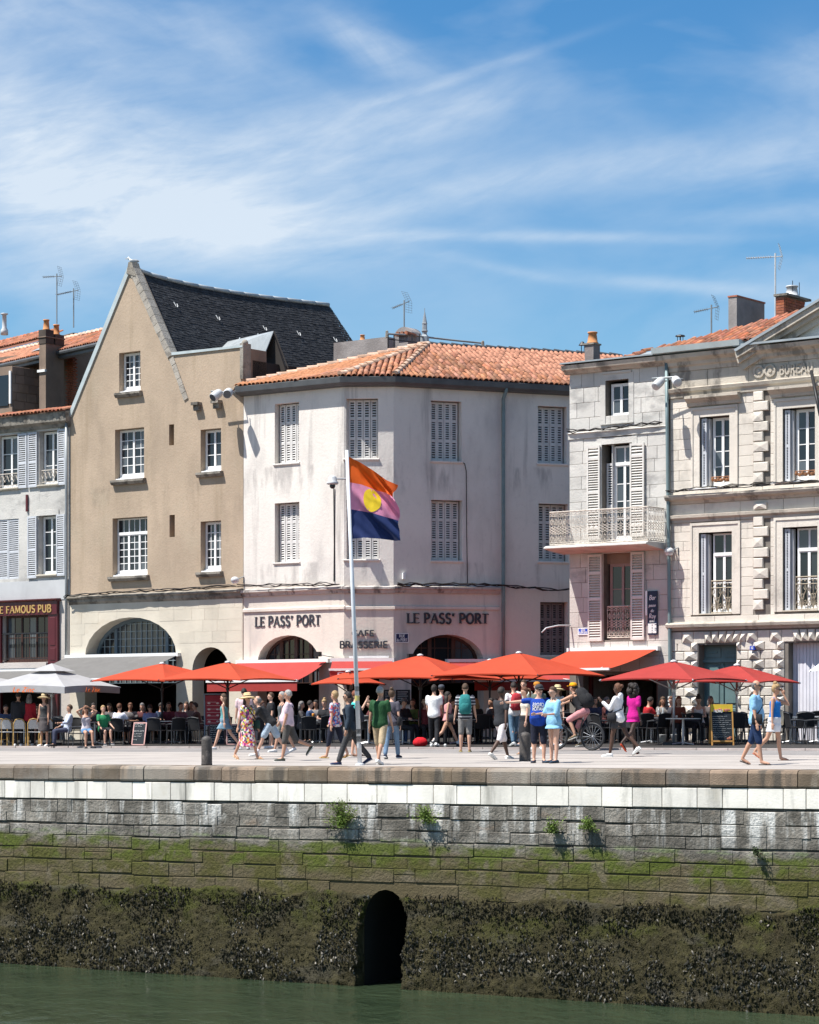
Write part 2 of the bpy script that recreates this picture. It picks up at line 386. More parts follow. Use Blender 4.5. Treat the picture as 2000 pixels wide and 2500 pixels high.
cul = Q.rect(886, 2172, 995, 2440)
culp = archpoly(cul[0], cul[1], -6.4, cul[3] - .75, cul[3], 10)
UA, UB = -7.5, 29.0
wall(Q, [(UA, -6.5), (UB, -6.5), (UB, QV - .05), (UA, QV - .05)], [culp], .05, 'core', m_qb, quay, n=-.032)
b = MB(); n0 = len(culp)
b.add([Q.P(u, v, -.05) for u, v in culp] + [Q.P(u, v, -6.) for u, v in culp], [((i + 1) % n0, n0 + (i + 1) % n0, n0 + i, i) for i in range(n0)] + [tuple(range(n0, 2 * n0))])
b.obj('culvert', m_dark, quay)
# coping stones, one by one
cj = [-420, -330, -240, -130, -50, 35, 120, 180, 226, 293, 352, 414, 475, 542, 623, 704, 800, 898, 1006, 1104, 1188, 1296, 1385, 1432, 1519, 1626, 1733, 1826, 1948, 2050, 2160, 2260, 2370, 2480, 2600]
for a, c in zip(cj[:-1], cj[1:]):
    u0, u1 = Q.uv(a, HORY)[0], Q.uv(c, HORY)[0]; g = .008
    bb = MB(); d = random.uniform(-.012, .012); h0, h1 = QV - .345 + random.uniform(-.012, .012), QV + .005 + random.uniform(-.006, .006)
    sec = [(-.95, h0), (.01 + d, h0), (.025 + d, h0 + .04), (.02 + d, h1 - .07), (-.01 + d, h1 - .018), (-.08 + d, h1), (-.95, h1)]
    L_, R_ = [Q.P(u0 + g, v, n) for n, v in sec], [Q.P(u1 - g, v, n) for n, v in sec]
    k = len(sec); bb.add(L_ + R_, [tuple(range(k - 1, -1, -1)), tuple(range(k, 2 * k))] + [(i, (i + 1) % k, k + (i + 1) % k, k + i) for i in range(k)])
    bb.obj('coping_stone', m_cop, quay)
def course(v0, v1, wmin, wmax, name, mat, n1, jit, inset, gap=.012, drop=0.):
    u = UA + random.uniform(0, .3)
    while u < UB:
        w = random.uniform(wmin, wmax)
        if not (v0 < cul[3] + .02 and u < cul[1] + .1 and u + w > cul[0] - .1) and random.random() >= drop:
            wob = .0 if drop == 0 and v1 > QV - .5 else .05 * (mnoise.noise(Vector((u * .6, v0 * 3, 1.))) + .5 * mnoise.noise(Vector((u * 2.3, v0 * 3, 4.)))); sp_ = [(v0, v1)] if v1 > QV - .5 or random.random() > .05 else [(v0, v0 + .17), (v0 + .17, v1)]
            for s0, s1 in sp_: MB().stone(Q, u + gap / 2, u + w - gap / 2, wob + s0 + gap / 2 + random.uniform(0, jit), wob + s1 - gap / 2 - random.uniform(0, jit), -.2, n1 + random.uniform(-jit, jit), inset * random.uniform(.7, 1.3), jit * .5).obj(name, mat, quay)
        u += w
course(QV - .78, QV - .36, .42, .78, 'facing_stone', m_band, .0, .004, .006, .014)
for v0, v1, w0, w1 in ((-1.10, -.80, .4, 1.1), (-1.36, -1.11, .4, 1.0), (-1.62, -1.37, .4, 1.0), (-1.92, -1.63, .6, 1.3), (-2.20, -1.93, .5, 1.2), (-2.52, -2.21, .5, 1.2), (-2.86, -2.53, .5, 1.2)):
    course(QV + v0, QV + v1, w0, w1, 'wall_stone', m_qw, -.014, .009, .011, .006)
# slimy weed growth below the tide mark and the shells in it
m_weed = M('tide_weed', (.050, .043, .019), .75, .35, 2.6, layers=[
    dict(col=(.058, .064, .012), scale=(1.0, 1.0, 1.6), lo=.46, hi=.6, z=(-3.9, -3.0), zn=.4, amt=.9),
    dict(col=(.070, .064, .048), scale=(.7, .7, 1.8), lo=.54, hi=.64, amt=.6), dict(col=(.048, .036, .018), scale=(1.5, 1.5, .6), lo=.58, hi=.7, amt=.6),
    dict(col=(.020, .018, .010), scale=(16, 16, 8), lo=.50, hi=.64, amt=.7), dict(col=(.115, .105, .08), scale=(26, 26, 17), lo=.60, hi=.68, amt=.65)], bump=1., bscale=34, spec=.15)
def ndisp(u, v):
    p = Vector((u * 1.2, v * 1.5, 0)); a = mnoise.noise(p) * .5 + mnoise.noise(p * 3.1) * .3 + mnoise.noise(p * 9) * .30 + mnoise.noise(p * 21) * .16
    return a
def wn(u, v): return .035 + min(.30, max(0., (QV - 2.80 - v)) * .16) + ndisp(u, v) * .085
def top_edge(u): return QV - 2.78 + .16 * mnoise.noise(Vector((u * .9, 4.4, 0))) + .07 * mnoise.noise(Vector((u * 5, 1, 0)))
b = MB(); du = .042; nu = int((UB - UA) / du); nv = 62; idx = {}
def in_cul(u, v):
    q = .07 * mnoise.noise(Vector((u * 5, v * 5, 0))) - .02
    if v > cul[3] + .03 or u < cul[0] + q or u > cul[1] - q: return False
    if v < cul[3] - .75: return True
    c = (cul[0] + cul[1]) / 2; a = (cul[1] - cul[0]) / 2 - q
    return ((u - c) / a) ** 2 + ((v - (cul[3] - .75)) / .78) ** 2 < 1
for i in range(nu + 1):
    u = UA + i * du; tp = top_edge(u)
    for j in range(nv + 1):
        v = tp + (-5.2 - tp) * j / nv
        idx[i, j] = len(b.v); near = in_cul(u, v)
        b.v.append(tuple(Q.P(u, v, 0.0 if (j == 0 or near) else wn(u, v))))
for i in range(nu):
    for j in range(nv):
        if all(in_cul(UA + (i + q) * du, top_edge(UA + (i + q) * du) + (-5.2 - top_edge(UA + (i + q) * du)) * (j + r) / nv) for q in (0, 1) for r in (0, 1)): continue
        b.f.append((idx[i, j], idx[i, j + 1], idx[i + 1, j + 1], idx[i + 1, j])); b.mi.append(0)
b.obj('seaweed_growth', m_weed, kind='stuff', smooth=True)
m_mus = M('dark_mussels', (.032, .029, .018), .9, .5, 9., spec=.1, bump=.4, bscale=40)
m_oys = M('pale_oysters', (.22, .20, .17), .8, .5, 8., spec=.1, bump=.4, bscale=30)
m_oyg = M('grey_oysters', (.055, .051, .042), .85, .5, 8., spec=.1, bump=.4, bscale=30)
bs = [MB(), MB(), MB()]; rnd = random.Random(3); nsh = 0
while nsh < 30000:
    u = rnd.uniform(UA + 3, UB - 3); v = rnd.uniform(-4.95, QV - 2.75)
    if in_cul(u, v): continue
    q = mnoise.noise(Vector((u * .75, v * .9, 7.))) * .75 + mnoise.noise(Vector((u * 2.6, v * 1.6, 2.))) * .75
    hi = math.exp(-((v + 3.15) / .22) ** 2) * .5 + math.exp(-((v + 4.35) / .5) ** 2) * .45
    if q + hi < .0 + rnd.random() * .6: nsh += .12; continue
    nsh += 1
    k = 0 if rnd.random() < (.88 if v > -3.6 else .62) else (1 if rnd.random() < .2 else 2)
    r = (.011 + .034 * rnd.random() ** 1.7) * (1.1 if k else 1.) * (.75 if q + hi < .2 else 1); c = Q.P(u, v, wn(u, v) + r * .35)
    A = Vector((rnd.gauss(0, .5), rnd.gauss(0, .5), -1 + rnd.gauss(0, .35))).normalized(); B_ = A.orthogonal().normalized(); C_ = A.cross(B_)
    rr = (r * rnd.uniform(1.0, 2.1), r * rnd.uniform(.45, .9), r * rnd.uniform(.35, .6))
    bs[k].add([c + A * rr[0], c - A * rr[0] * .7, c + B_ * rr[1], c - B_ * rr[1] * .8, c + C_ * rr[2], c - C_ * rr[2]],
              ((0, 2, 4), (2, 1, 4), (1, 3, 4), (3, 0, 4), (2, 0, 5), (1, 2, 5), (3, 1, 5), (0, 3, 5)))
tf = MB()
for _ in range(34000):
    u = rnd.uniform(UA + 3, UB - 3); v = rnd.uniform(-4.95, QV - 2.7)
    if in_cul(u, v) or v > top_edge(u) - .03: continue
    c = Q.P(u, v, wn(u, v) - .006); r = rnd.uniform(.010, .026); d = Vector((rnd.gauss(0, .3), rnd.gauss(0, .3), -1)) * (r * rnd.uniform(1.2, 3.2)); o = Q.U * r * .6; n_ = Q.N * r * rnd.uniform(.5, 1.4)
    tf.add([c - o, c + o, c + d * .5 + n_, c + d], ((0, 1, 2), (0, 2, 3), (2, 1, 3)))
tf.obj('weed_tufts', m_weed, kind='stuff')
bs[0].obj('mussel_cover', m_mus, kind='stuff'); bs[1].obj('oyster_cover', m_oys, kind='stuff'); bs[2].obj('barnacle_cover', m_oyg, kind='stuff')
# weeds growing from the joints
m_leaf = M('wall_plant_leaf', (.13, .20, .035), .6, .4, 14., transl=.25)
m_leafd = M('dark_wall_leaf', (.03, .05, .015), .7, .4, 14.)
m_stem = M('plant_stem', (.12, .10, .05), .8)
def wall_plant(px, py, w, h, label, mat, n=420, drop=.12):
    u, v = Q.uv(px, py); base = Q.P(u, v, .03)
    e = E('wall_plant', base, label, 'plant', 'weeds growing from the quay wall'); r = random.Random(int(px)); lf = MB(); st = MB()
    for i in range(int(n / 14)):
        tip = (r.gauss(0, .5) * w, r.uniform(-.12, 1.) * h, r.uniform(.05, .20)); P = []
        for t in (0, .35, .7, 1.): P.append(Q.P(u + tip[0] * t, v + tip[1] * t - drop * h * t * t * abs(tip[0]) / w, .03 + tip[2] * (t ** .7)))
        st.tube(P, .004, 3)
        for j in range(14):
            t = r.uniform(.25, 1.); k = min(2, int(t * 3)); p = P[k].lerp(P[k + 1], t * 3 - k if k < 3 else 1) + Vector((r.gauss(0, .03), r.gauss(0, .03), r.gauss(0, .03)))
            d = Vector((r.gauss(0, 1), r.gauss(0, 1), r.gauss(.4, 1))).normalized(); o = d.orthogonal().normalized(); L = r.uniform(.03, .065)
            lf.add([p, p + d * L * .5 + o * L * .22, p + d * L, p + d * L * .5 - o * L * .22], ((0, 1, 2, 3),))
    lf.obj('foliage', mat, e); st.obj('stem', m_stem, e)
wall_plant(840, 2012, .42, .56, 'largest bright green weed on the quay wall, under the flagpole', m_leaf, 1300)
wall_plant(1043, 2000, .30, .36, 'rounded green weed on the white streaked stones right of the flagpole', m_leaf, 800)
wall_plant(1355, 2030, .22, .34, 'left of the two small green weeds below the coping', m_leaf, 520)
wall_plant(1442, 2020, .22, .26, 'right of the two small green weeds below the coping', m_leaf, 520)
wall_plant(1850, 2085, .22, .20, 'dark drooping fern among the moss at the right', m_leafd, 200, .9)

# water
def build_water():
    mt = bpy.data.materials.new('harbour_water'); mt.use_nodes = True; k = Nodes(mt); b = k.N['Principled BSDF']
    c = k.mix(k.ramp(k.noise((.12, .3, 1), 4), .35, .7), (.026, .040, .022), (.036, .053, .029))
    k.L.new(c, b.inputs['Base Color']); b.inputs['Roughness'].default_value = .04; b.inputs['IOR'].default_value = 1.33
    h = k.m('ADD', k.m('MULTIPLY', k.noise((1.5, .9, 1), 5, .6, .6), 1.), k.m('MULTIPLY', k.noise((.35, .22, 1), 3, .5, .3, 4.), 1.6))
    h = k.m('ADD', h, k.m('MULTIPLY', k.noise((6, 4.5, 1), 3, .6, 0, 9.), .22))
    bp = k.N.new('ShaderNodeBump'); bp.inputs['Strength'].default_value = .8; bp.inputs['Distance'].default_value = .12
    k.L.new(h, bp.inputs['Height']); k.L.new(bp.outputs[0], b.inputs['Normal'])
    g = MB(); g.add([(-260, -150, WATER), (260, -150, WATER), (260, 120, WATER), (-260, 120, WATER)], ((0, 1, 2, 3),))
    # trimmed along the wall's inner face so that no water lies under the town
    a, c_ = Q.P(-260, 0, -7), Q.P(290, 0, -7)
    g = MB(); g.add([(-260, -150, WATER), (300, -150, WATER), (c_.x, c_.y, WATER), (a.x, a.y, WATER)], ((0, 1, 2, 3),))
    g.obj('water', mt, kind='structure')
build_water()

# ---------------------------------------------------------------- facade planes
FA = Fr(1.25e-4, 1640, 80, 0, k=.0065)                       # the row of fronts along the quay
CH = Fr(.10e-4, 840, FA.sc(840), 840, k=.003)               # cut corner of the cafe building
CR = Fr(-.71e-4, 961, CH.sc(961), 961, k=.006)              # its side along the narrow street
Ua = lambda px, n=0.: FA.uv(px, HORY, n)[0]
Va = lambda px, py, n=0.: FA.uv(px, py, n)[1]

# ---------------------------------------------------------------- facade materials
m_glass = bpy.data.materials.new('window_glass'); m_glass.use_nodes = True
def _glass():
    k = Nodes(m_glass); b = k.N['Principled BSDF']; oi = k.N.new('ShaderNodeObjectInfo')
    c = k.mix(k.ramp(oi.outputs['Random'], .45, 1.), (.012, .016, .022), (.10, .115, .13)); k.L.new(c, b.inputs['Base Color'])
    b.inputs['Roughness'].default_value = .06; b.inputs['Specular IOR Level'].default_value = .55
_glass()
m_wframe = M('white_window_paint', (.80, .79, .78), .5, .05, 3., spec=.4)
m_greyframe = M('grey_window_paint', (.55, .54, .54), .55, .06, 3.)
m_shut_grey = M('grey_shutter_paint', (.50, .515, .545), .6, .08, 3., rnd=.05, layers=[dict(col=(.33, .33, .34), scale=(6, 6, 1.5), lo=.6, hi=.75, amt=.35)])
m_shut_white = M('weathered_shutter_paint', (.60, .58, .56), .65, .08, 3., rnd=.05, layers=[dict(col=(.38, .36, .34), scale=(7, 7, 1.2), lo=.55, hi=.75, amt=.4)])
m_shut_cream = M('cream_shutter_paint', (.62, .59, .55), .65, .08, 3., rnd=.05, layers=[dict(col=(.40, .37, .33), scale=(7, 7, 1.2), lo=.55, hi=.75, amt=.4)])
m_beige = M('beige_render', (.40, .31, .228), .92, .10, .55, layers=[
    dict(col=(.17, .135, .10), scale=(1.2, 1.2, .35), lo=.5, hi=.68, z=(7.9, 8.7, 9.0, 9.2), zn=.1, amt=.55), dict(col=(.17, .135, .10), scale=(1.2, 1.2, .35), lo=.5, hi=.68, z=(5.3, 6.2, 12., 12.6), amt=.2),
    dict(col=(.27, .205, .135), scale=(1.6, 1.6, .14), lo=.50, hi=.72, amt=.55), dict(col=(.40, .335, .25), scale=(.5, .5, .35), lo=.54, hi=.75, amt=.5),
    dict(col=(.19, .145, .10), scale=(.45, .45, .30), lo=.58, hi=.8, amt=.35), dict(col=(.30, .23, .15), scale=11, lo=.5, hi=.7, amt=.3)], bump=.25, bscale=14)
m_lime = M('cream_limestone', (.56, .505, .415), .9, .08, .9, rnd=.05, layers=[
    dict(col=(.46, .37, .26), scale=(.5, .5, .9), lo=.56, hi=.72, amt=.35), dict(col=(.33, .30, .26), scale=(2.4, 2.4, .3), lo=.60, hi=.78, amt=.4)], bump=.2, bscale=16)
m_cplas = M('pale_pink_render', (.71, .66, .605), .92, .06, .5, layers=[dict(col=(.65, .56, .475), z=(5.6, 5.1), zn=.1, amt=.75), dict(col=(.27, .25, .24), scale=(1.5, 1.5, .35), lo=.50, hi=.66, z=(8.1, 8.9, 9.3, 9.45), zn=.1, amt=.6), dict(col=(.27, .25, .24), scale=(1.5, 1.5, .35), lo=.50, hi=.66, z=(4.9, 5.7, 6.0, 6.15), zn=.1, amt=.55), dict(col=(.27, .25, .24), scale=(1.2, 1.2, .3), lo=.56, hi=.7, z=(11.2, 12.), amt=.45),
    dict(col=(.40, .37, .35), scale=(.55, .55, .22), lo=.47, hi=.72, amt=.6), dict(col=(.72, .69, .65), scale=(.4, .4, .4), lo=.55, hi=.72, amt=.45),
    dict(col=(.25, .23, .22), scale=(1.7, 1.7, .14), lo=.55, hi=.74, amt=.6), dict(col=(.48, .42, .40), scale=7, lo=.55, hi=.7, amt=.2)], bump=.22, bscale=12)
m_cstain = M('stained_ledge', (.46, .42, .39), .92, .15, 1.3, layers=[dict(col=(.10, .09, .085), scale=(3., 3., .5), lo=.52, hi=.66, amt=.8)], bump=.3, bscale=16)
m_dirt = M('lichened_stone', (.26, .235, .20), .92, .2, 2., layers=[dict(col=(.075, .068, .06), scale=(2.2, 2.2, 2.2), lo=.46, hi=.62, amt=.8), dict(col=(.40, .38, .33), scale=(1.2, 1.2, 1.2), lo=.6, hi=.7, amt=.5)], bump=.5, bscale=20)
m_dstone = M('grey_weathered_ashlar', (.54, .52, .485), .92, .10, .8, rnd=.07, layers=[
    dict(col=(.24, .232, .225), scale=(.8, .8, 1.5), lo=.50, hi=.68, amt=.6), dict(col=(.63, .61, .58), scale=(1.1, 1.1, 1.1), lo=.55, hi=.7, amt=.55),
    dict(col=(.13, .125, .12), scale=(2.6, 2.6, .35), lo=.62, hi=.75, amt=.55), dict(col=(.50, .44, .40), z=(5.6, 4.6), zn=.4, amt=.65)], bump=.3, bscale=18)
m_estone = M('cream_ashlar', (.62, .565, .495), .92, .08, .8, rnd=.06, layers=[
    dict(col=(.31, .285, .25), scale=(.9, .9, .7), lo=.50, hi=.70, amt=.55), dict(col=(.64, .60, .53), scale=(1.2, 1.2, 1.2), lo=.56, hi=.7, amt=.5),
    dict(col=(.22, .195, .165), scale=(2.6, 2.6, .3), lo=.60, hi=.76, amt=.5)], bump=.3, bscale=18)
m_etrim = M('weathered_cornice', (.46, .41, .345), .92, .12, 1.2, rnd=.06, layers=[
    dict(col=(.12, .108, .095), scale=(2.2, 2.2, .8), lo=.50, hi=.66, amt=.7), dict(col=(.53, .49, .42), scale=(1.2, 1.2, 1.2), lo=.57, hi=.7, amt=.5)], bump=.35, bscale=20)
m_joint = M('stone_joint', (.17, .15, .13), .95, .2, 2.)
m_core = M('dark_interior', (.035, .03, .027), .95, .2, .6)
m_zinc = M('zinc_sheet', (.34, .37, .385), .5, .12, 1.4, metal=.35, layers=[dict(col=(.24, .26, .27), scale=(2, 2, 2), lo=.55, hi=.7, amt=.4)])
m_zincl = M('pale_zinc_flashing', (.48, .53, .53), .5, .1, 2., metal=.25)
m_gutter = M('dark_gutter', (.105, .11, .115), .5, .15, 2., metal=.3)
m_pipe = M('grey_downpipe', (.25, .27, .28), .5, .12, 2., metal=.3)
m_pipegreen = M('blue_grey_downpipe', (.17, .23, .24), .5, .12, 2., metal=.2)
m_slate = M('roof_slate', (.037, .037, .039), .62, .35, 3.5, layers=[dict(col=(.085, .088, .095), scale=(5, 5, 8), lo=.55, hi=.68, amt=.6), dict(col=(.018, .018, .02), scale=(9, 9, 5), lo=.52, hi=.65, amt=.7)], bump=.25, bscale=26, spec=.15)
m_tile = M('terracotta_tile', (.36, .16, .094), .85, .2, 5., rnd=.34, layers=[dict(col=(.60, .36, .22), scale=4., lo=.60, hi=.7, amt=.5), dict(col=(.20, .09, .055), scale=7., lo=.58, hi=.72, amt=.5)], bump=.3, bscale=30)
m_tileold = M('old_terracotta_tile', (.33, .125, .07), .88, .2, 5., rnd=.38, layers=[dict(col=(.14, .085, .06), scale=4., lo=.48, hi=.64, amt=.7), dict(col=(.52, .33, .22), scale=3., lo=.62, hi=.7, amt=.5)], bump=.35, bscale=30)
m_tiledark = M('shade_dark_terracotta', (.16, .065, .04), .95, .3, 4.)  # terracotta darkened in colour for the shadow in channels between tiles
m_ridge = M('mortared_ridge_tile', (.50, .335, .24), .88, .2, 4., rnd=.2, layers=[dict(col=(.66, .58, .50), scale=3.2, lo=.52, hi=.62, amt=.7)])
m_brick = M('chimney_brick', (.36, .115, .065), .9, .2, 5., rnd=.25, bump=.3, bscale=30)
m_concrete = M('grey_chimney_render', (.27, .245, .235), .92, .2, 1.2, layers=[dict(col=(.16, .135, .13), scale=(.8, .8, .8), lo=.5, hi=.66, amt=.6)], bump=.3)
m_brownwall = M('brown_render', (.225, .165, .125), .92, .15, .9, layers=[dict(col=(.12, .09, .075), scale=(1.2, 1.2, .4), lo=.5, hi=.68, amt=.6)], bump=.2)
m_pot = M('clay_pot', (.50, .22, .09), .85, .2, 4., layers=[dict(col=(.3, .2, .12), scale=5., lo=.55, hi=.7, amt=.5)])
m_black = M('black_metal', (.022, .022, .024), .5, .2, 4.)
m_maroon = M('maroon_paint', (.08, .009, .014), .4, .1, 2., spec=.5)
m_gold = M('gold_letter', (.46, .30, .11), .5, .1, 4.)
m_letter = M('dark_letter', (.045, .047, .058), .5, .15, 6.)
m_blue = M('blue_enamel', (.018, .045, .24), .3, .1, 4., spec=.6)
m_whiteprint = M('white_print', (.80, .80, .78), .6, .03, 4.)
m_white = M('white_enamel', (.78, .78, .76), .4, .05, 3., spec=.5)
m_lampgrey = M('pale_grey_metal', (.50, .51, .52), .4, .1, 5., spec=.5)
m_teal = M('grey_green_door_paint', (.105, .165, .165), .55, .14, 2., layers=[dict(col=(.17, .24, .235), scale=(3, 3, 1.), lo=.54, hi=.7, amt=.5)])
m_iron = M('wrought_iron_cream', (.56, .50, .43), .7, .2, 8., layers=[dict(col=(.25, .12, .07), scale=6., lo=.60, hi=.7, amt=.5)])
m_irond = M('wrought_iron_brown', (.33, .28, .21), .7, .2, 8., layers=[dict(col=(.10, .07, .05), scale=8., lo=.5, hi=.65, amt=.6)])
m_bluegrey = M('blue_grey_joinery', (.115, .155, .185), .6, .1, 3.)
m_brownjoin = M('dark_brown_joinery', (.075, .038, .03), .6, .15, 3.)
m_cable = M('black_cable', (.03, .028, .027), .8, .2, 5.)
m_lilac = M('pale_painted_boards', (.66, .645, .69), .7, .06, 2., rnd=.03, layers=[dict(col=(.45, .43, .45), scale=(6, 6, .8), lo=.6, hi=.75, amt=.35)])

# ---------------------------------------------------------------- stroke lettering
_G = {}
def _g(ch, w, *st): _G[ch] = (w, st)
def arc(cx, cy, rx, ry, a0, a1, n=10): return [(cx + rx * cos(radians(a0 + (a1 - a0) * i / n)), cy + ry * sin(radians(a0 + (a1 - a0) * i / n))) for i in range(n + 1)]
t, T_ = 0, 1      # thin and thick strokes
_g('A', .74, (t, [(.04, 0), (.37, 1)]), (T_, [(.37, 1), (.70, 0)]), (t, [(.16, .35), (.58, .35)]))
_g('B', .60, (T_, [(.1, 0), (.1, 1)]), (T_, [(.1, 1)] + arc(.30, .76, .22, .24, 90, -90) + [(.1, .52)]), (T_, [(.1, .52)] + arc(.32, .26, .25, .26, 90, -90) + [(.1, 0)]))
_g('C', .66, (T_, arc(.38, .5, .31, .5, 50, 310, 16)))
_g('D', .70, (T_, [(.1, 0), (.1, 1)]), (T_, [(.1, 1)] + arc(.28, .5, .36, .5, 90, -90, 14) + [(.1, 0)]))
_g('E', .58, (T_, [(.1, 0), (.1, 1)]), (t, [(.1, .98), (.54, .98)]), (t, [(.1, .52), (.46, .52)]), (t, [(.1, .02), (.54, .02)]))
_g('F', .54, (T_, [(.1, 0), (.1, 1)]), (t, [(.1, .98), (.52, .98)]), (t, [(.1, .52), (.44, .52)]))
_g('H', .70, (T_, [(.1, 0), (.1, 1)]), (T_, [(.6, 0), (.6, 1)]), (t, [(.1, .52), (.6, .52)]))
_g('I', .24, (T_, [(.12, 0), (.12, 1)]))
_g('L', .54, (T_, [(.1, 0), (.1, 1)]), (t, [(.1, .02), (.52, .02)]))
_g('M', .86, (t, [(.08, 0), (.12, 1)]), (T_, [(.12, 1), (.43, .1)]), (t, [(.43, .1), (.74, 1)]), (T_, [(.74, 1), (.78, 0)]))
_g('N', .74, (t, [(.1, 0), (.1, 1)]), (T_, [(.1, 1), (.62, 0)]), (t, [(.62, 0), (.62, 1)]))
_g('O', .80, (T_, arc(.40, .5, .33, .5, 0, 360, 20)))
_g('P', .58, (T_, [(.1, 0), (.1, 1)]), (T_, [(.1, 1)] + arc(.28, .73, .25, .27, 90, -90) + [(.1, .46)]))
_g('Q', .80, (T_, arc(.40, .5, .33, .5, 0, 360, 20)), (T_, [(.45, .2), (.75, -.12)]))
_g('R', .66, (T_, [(.1, 0), (.1, 1)]), (T_, [(.1, 1)] + arc(.28, .75, .24, .25, 90, -90) + [(.1, .5)]), (T_, [(.28, .5), (.62, 0)]))
_g('S', .56, (T_, arc(.28, .76, .20, .24, 40, 230, 10) + [(.30, .5)] + arc(.28, .25, .22, .25, 60, -140, 10)))
_g('T', .62, (T_, [(.31, 0), (.31, 1)]), (t, [(.02, .98), (.60, .98)]))
_g('U', .72, (T_, [(.1, 1), (.1, .3)] + arc(.36, .3, .26, .3, 180, 360, 10) + [(.62, 1)]))
_g('Y', .66, (T_, [(.04, 1), (.33, .5)]), (t, [(.62, 1), (.33, .5)]), (T_, [(.33, .5), (.33, 0)]))
_g('Z', .60, (t, [(.06, .98), (.52, .98)]), (T_, [(.52, .98), (.06, .02)]), (t, [(.06, .02), (.54, .02)]))
_g("'", .26, (T_, [(.15, 1.02), (.09, .72)]))
_g('1', .34, (T_, [(.2, 0), (.2, 1)]), (t, [(.06, .82), (.2, 1)]))
_g('0', .56, (T_, arc(.28, .5, .2, .5, 0, 360, 16)))
_g('c', .44, (T_, arc(.24, .3, .18, .3, 50, 310, 10))); _g('e', .48, (T_, [(.06, .3), (.42, .3)] + arc(.24, .3, .18, .3, 0, 310, 10)))
_g('i', .22, (T_, [(.11, 0), (.11, .6)]), (T_, [(.11, .78), (.11, .9)])); _g('n', .50, (T_, [(.08, 0), (.08, .6)]), (T_, arc(.25, .36, .17, .24, 180, 0, 8) + [(.42, 0)]))
_g('d', .52, (T_, arc(.24, .3, .18, .3, 0, 360, 12)), (T_, [(.42, 0), (.42, 1)])); _g('u', .52, (T_, [(.08, .6), (.08, .25)] + arc(.25, .25, .17, .25, 180, 360, 8) + [(.42, .6)]))
_g('p', .52, (T_, [(.08, .6), (.08, -.35)]), (T_, arc(.26, .3, .18, .3, 0, 360, 12))); _g('o', .50, (T_, arc(.25, .3, .19, .3, 0, 360, 12)))
_g('a', .50, (T_, arc(.24, .3, .18, .3, 0, 360, 12)), (T_, [(.42, 0), (.42, .6)])); _g('y', .5, (T_, [(.06, .6), (.25, .02)]), (T_, [(.44, .6), (.2, -.35)]))
_g('r', .34, (T_, [(.08, 0), (.08, .6)]), (T_, arc(.25, .38, .17, .22, 180, 50, 6))); _g('s', .42, (T_, arc(.2, .45, .14, .15, 40, 240, 6) + arc(.2, .16, .15, .16, 70, -140, 6)))
_g('t', .36, (T_, [(.16, 0), (.16, .9)]), (t, [(.02, .6), (.32, .6)])); _g('h', .5, (T_, [(.08, 0), (.08, 1)]), (T_, arc(.25, .36, .17, .24, 180, 0, 8) + [(.42, 0)]))
_g('l', .2, (T_, [(.1, 0), (.1, 1)])); _g('!', .24, (T_, [(.12, .3), (.12, 1)]), (T_, [(.12, 0), (.12, .1)])); _g('-', .4, (t, [(.05, .4), (.35, .4)])); _g('m', .74, (T_, [(.08, 0), (.08, .6)]), (T_, arc(.22, .36, .14, .24, 180, 0, 6) + [(.36, 0)]), (T_, arc(.5, .36, .14, .24, 180, 0, 6) + [(.64, 0)]))
def text_w(s, gap=.10): return sum((.38 if c == ' ' else _G[c][0] + gap) for c in s) - gap
def text(b, P, s, u0, v0, h, width=None, n0=0., n1=.02, thick=.16, thin=.08, serif=False, slant=0., gap=.10):
    """Letters as raised strokes; P(u, v, n) places them. width squeezes or stretches the line."""
    k = (width / (text_w(s, gap) * h)) if width else 1.; x = 0.; lvl = 0
    def bar(p, q, w):
        nonlocal lvl
        (x0, y0), (x1, y1) = p, q; L = math.hypot(x1 - x0, y1 - y0) or 1e-6; ex, ey = (x1 - x0) / L, (y1 - y0) / L; ox, oy = -ey * w / 2, ex * w / 2
        lvl += 1; e = n1 + (lvl % 5) * .0006
        c = [(x0 - ex * w * .3 * jn + ox, y0 - ey * w * .3 * jn + oy), (x0 - ex * w * .3 * jn - ox, y0 - ey * w * .3 * jn - oy), (x1 + ex * w * .3 * jn - ox, y1 + ey * w * .3 * jn - oy), (x1 + ex * w * .3 * jn + ox, y1 + ey * w * .3 * jn + oy)]
        f = lambda xx, yy: (u0 + (x + xx + slant * yy) * h * k, v0 + yy * h)
        A = [P(*f(*q_), e) for q_ in c]; B = [P(*f(*q_), n0) for q_ in c]
        b.add(A + B, ((0, 1, 2, 3), (0, 4, 5, 1), (1, 5, 6, 2), (2, 6, 7, 3), (3, 7, 4, 0)))
    for ch in s:
        if ch == ' ': x += .38; continue
        w, st = _G[ch]
        for th, pl in st:
            jn = 1 if len(pl) > 2 else 0
            for p, q in zip(pl[:-1], pl[1:]): bar(p, q, thick if th else thin)
            jn = 0
            if serif:
                for p, q in ((pl[0], pl[1]), (pl[-1], pl[-2])):
                    if (p[1] < .03 or p[1] > .97) and abs(q[0] - p[0]) < .5 and len(pl) == 2 and abs(p[1] - q[1]) > .3:
                        yy = .025 if p[1] < .5 else .975; bar((p[0] - .15, yy), (p[0] + .15, yy), .05)
                    elif abs(p[1] - q[1]) < 1e-6 and len(pl) == 2 and ch in 'ELFT' and p[0] > .4:
                        yy = p[1] + (.09 if p[1] < .3 else -.09); bar((p[0], p[1]), (p[0] + .02, yy), .06)
        x += w + gap
    return b

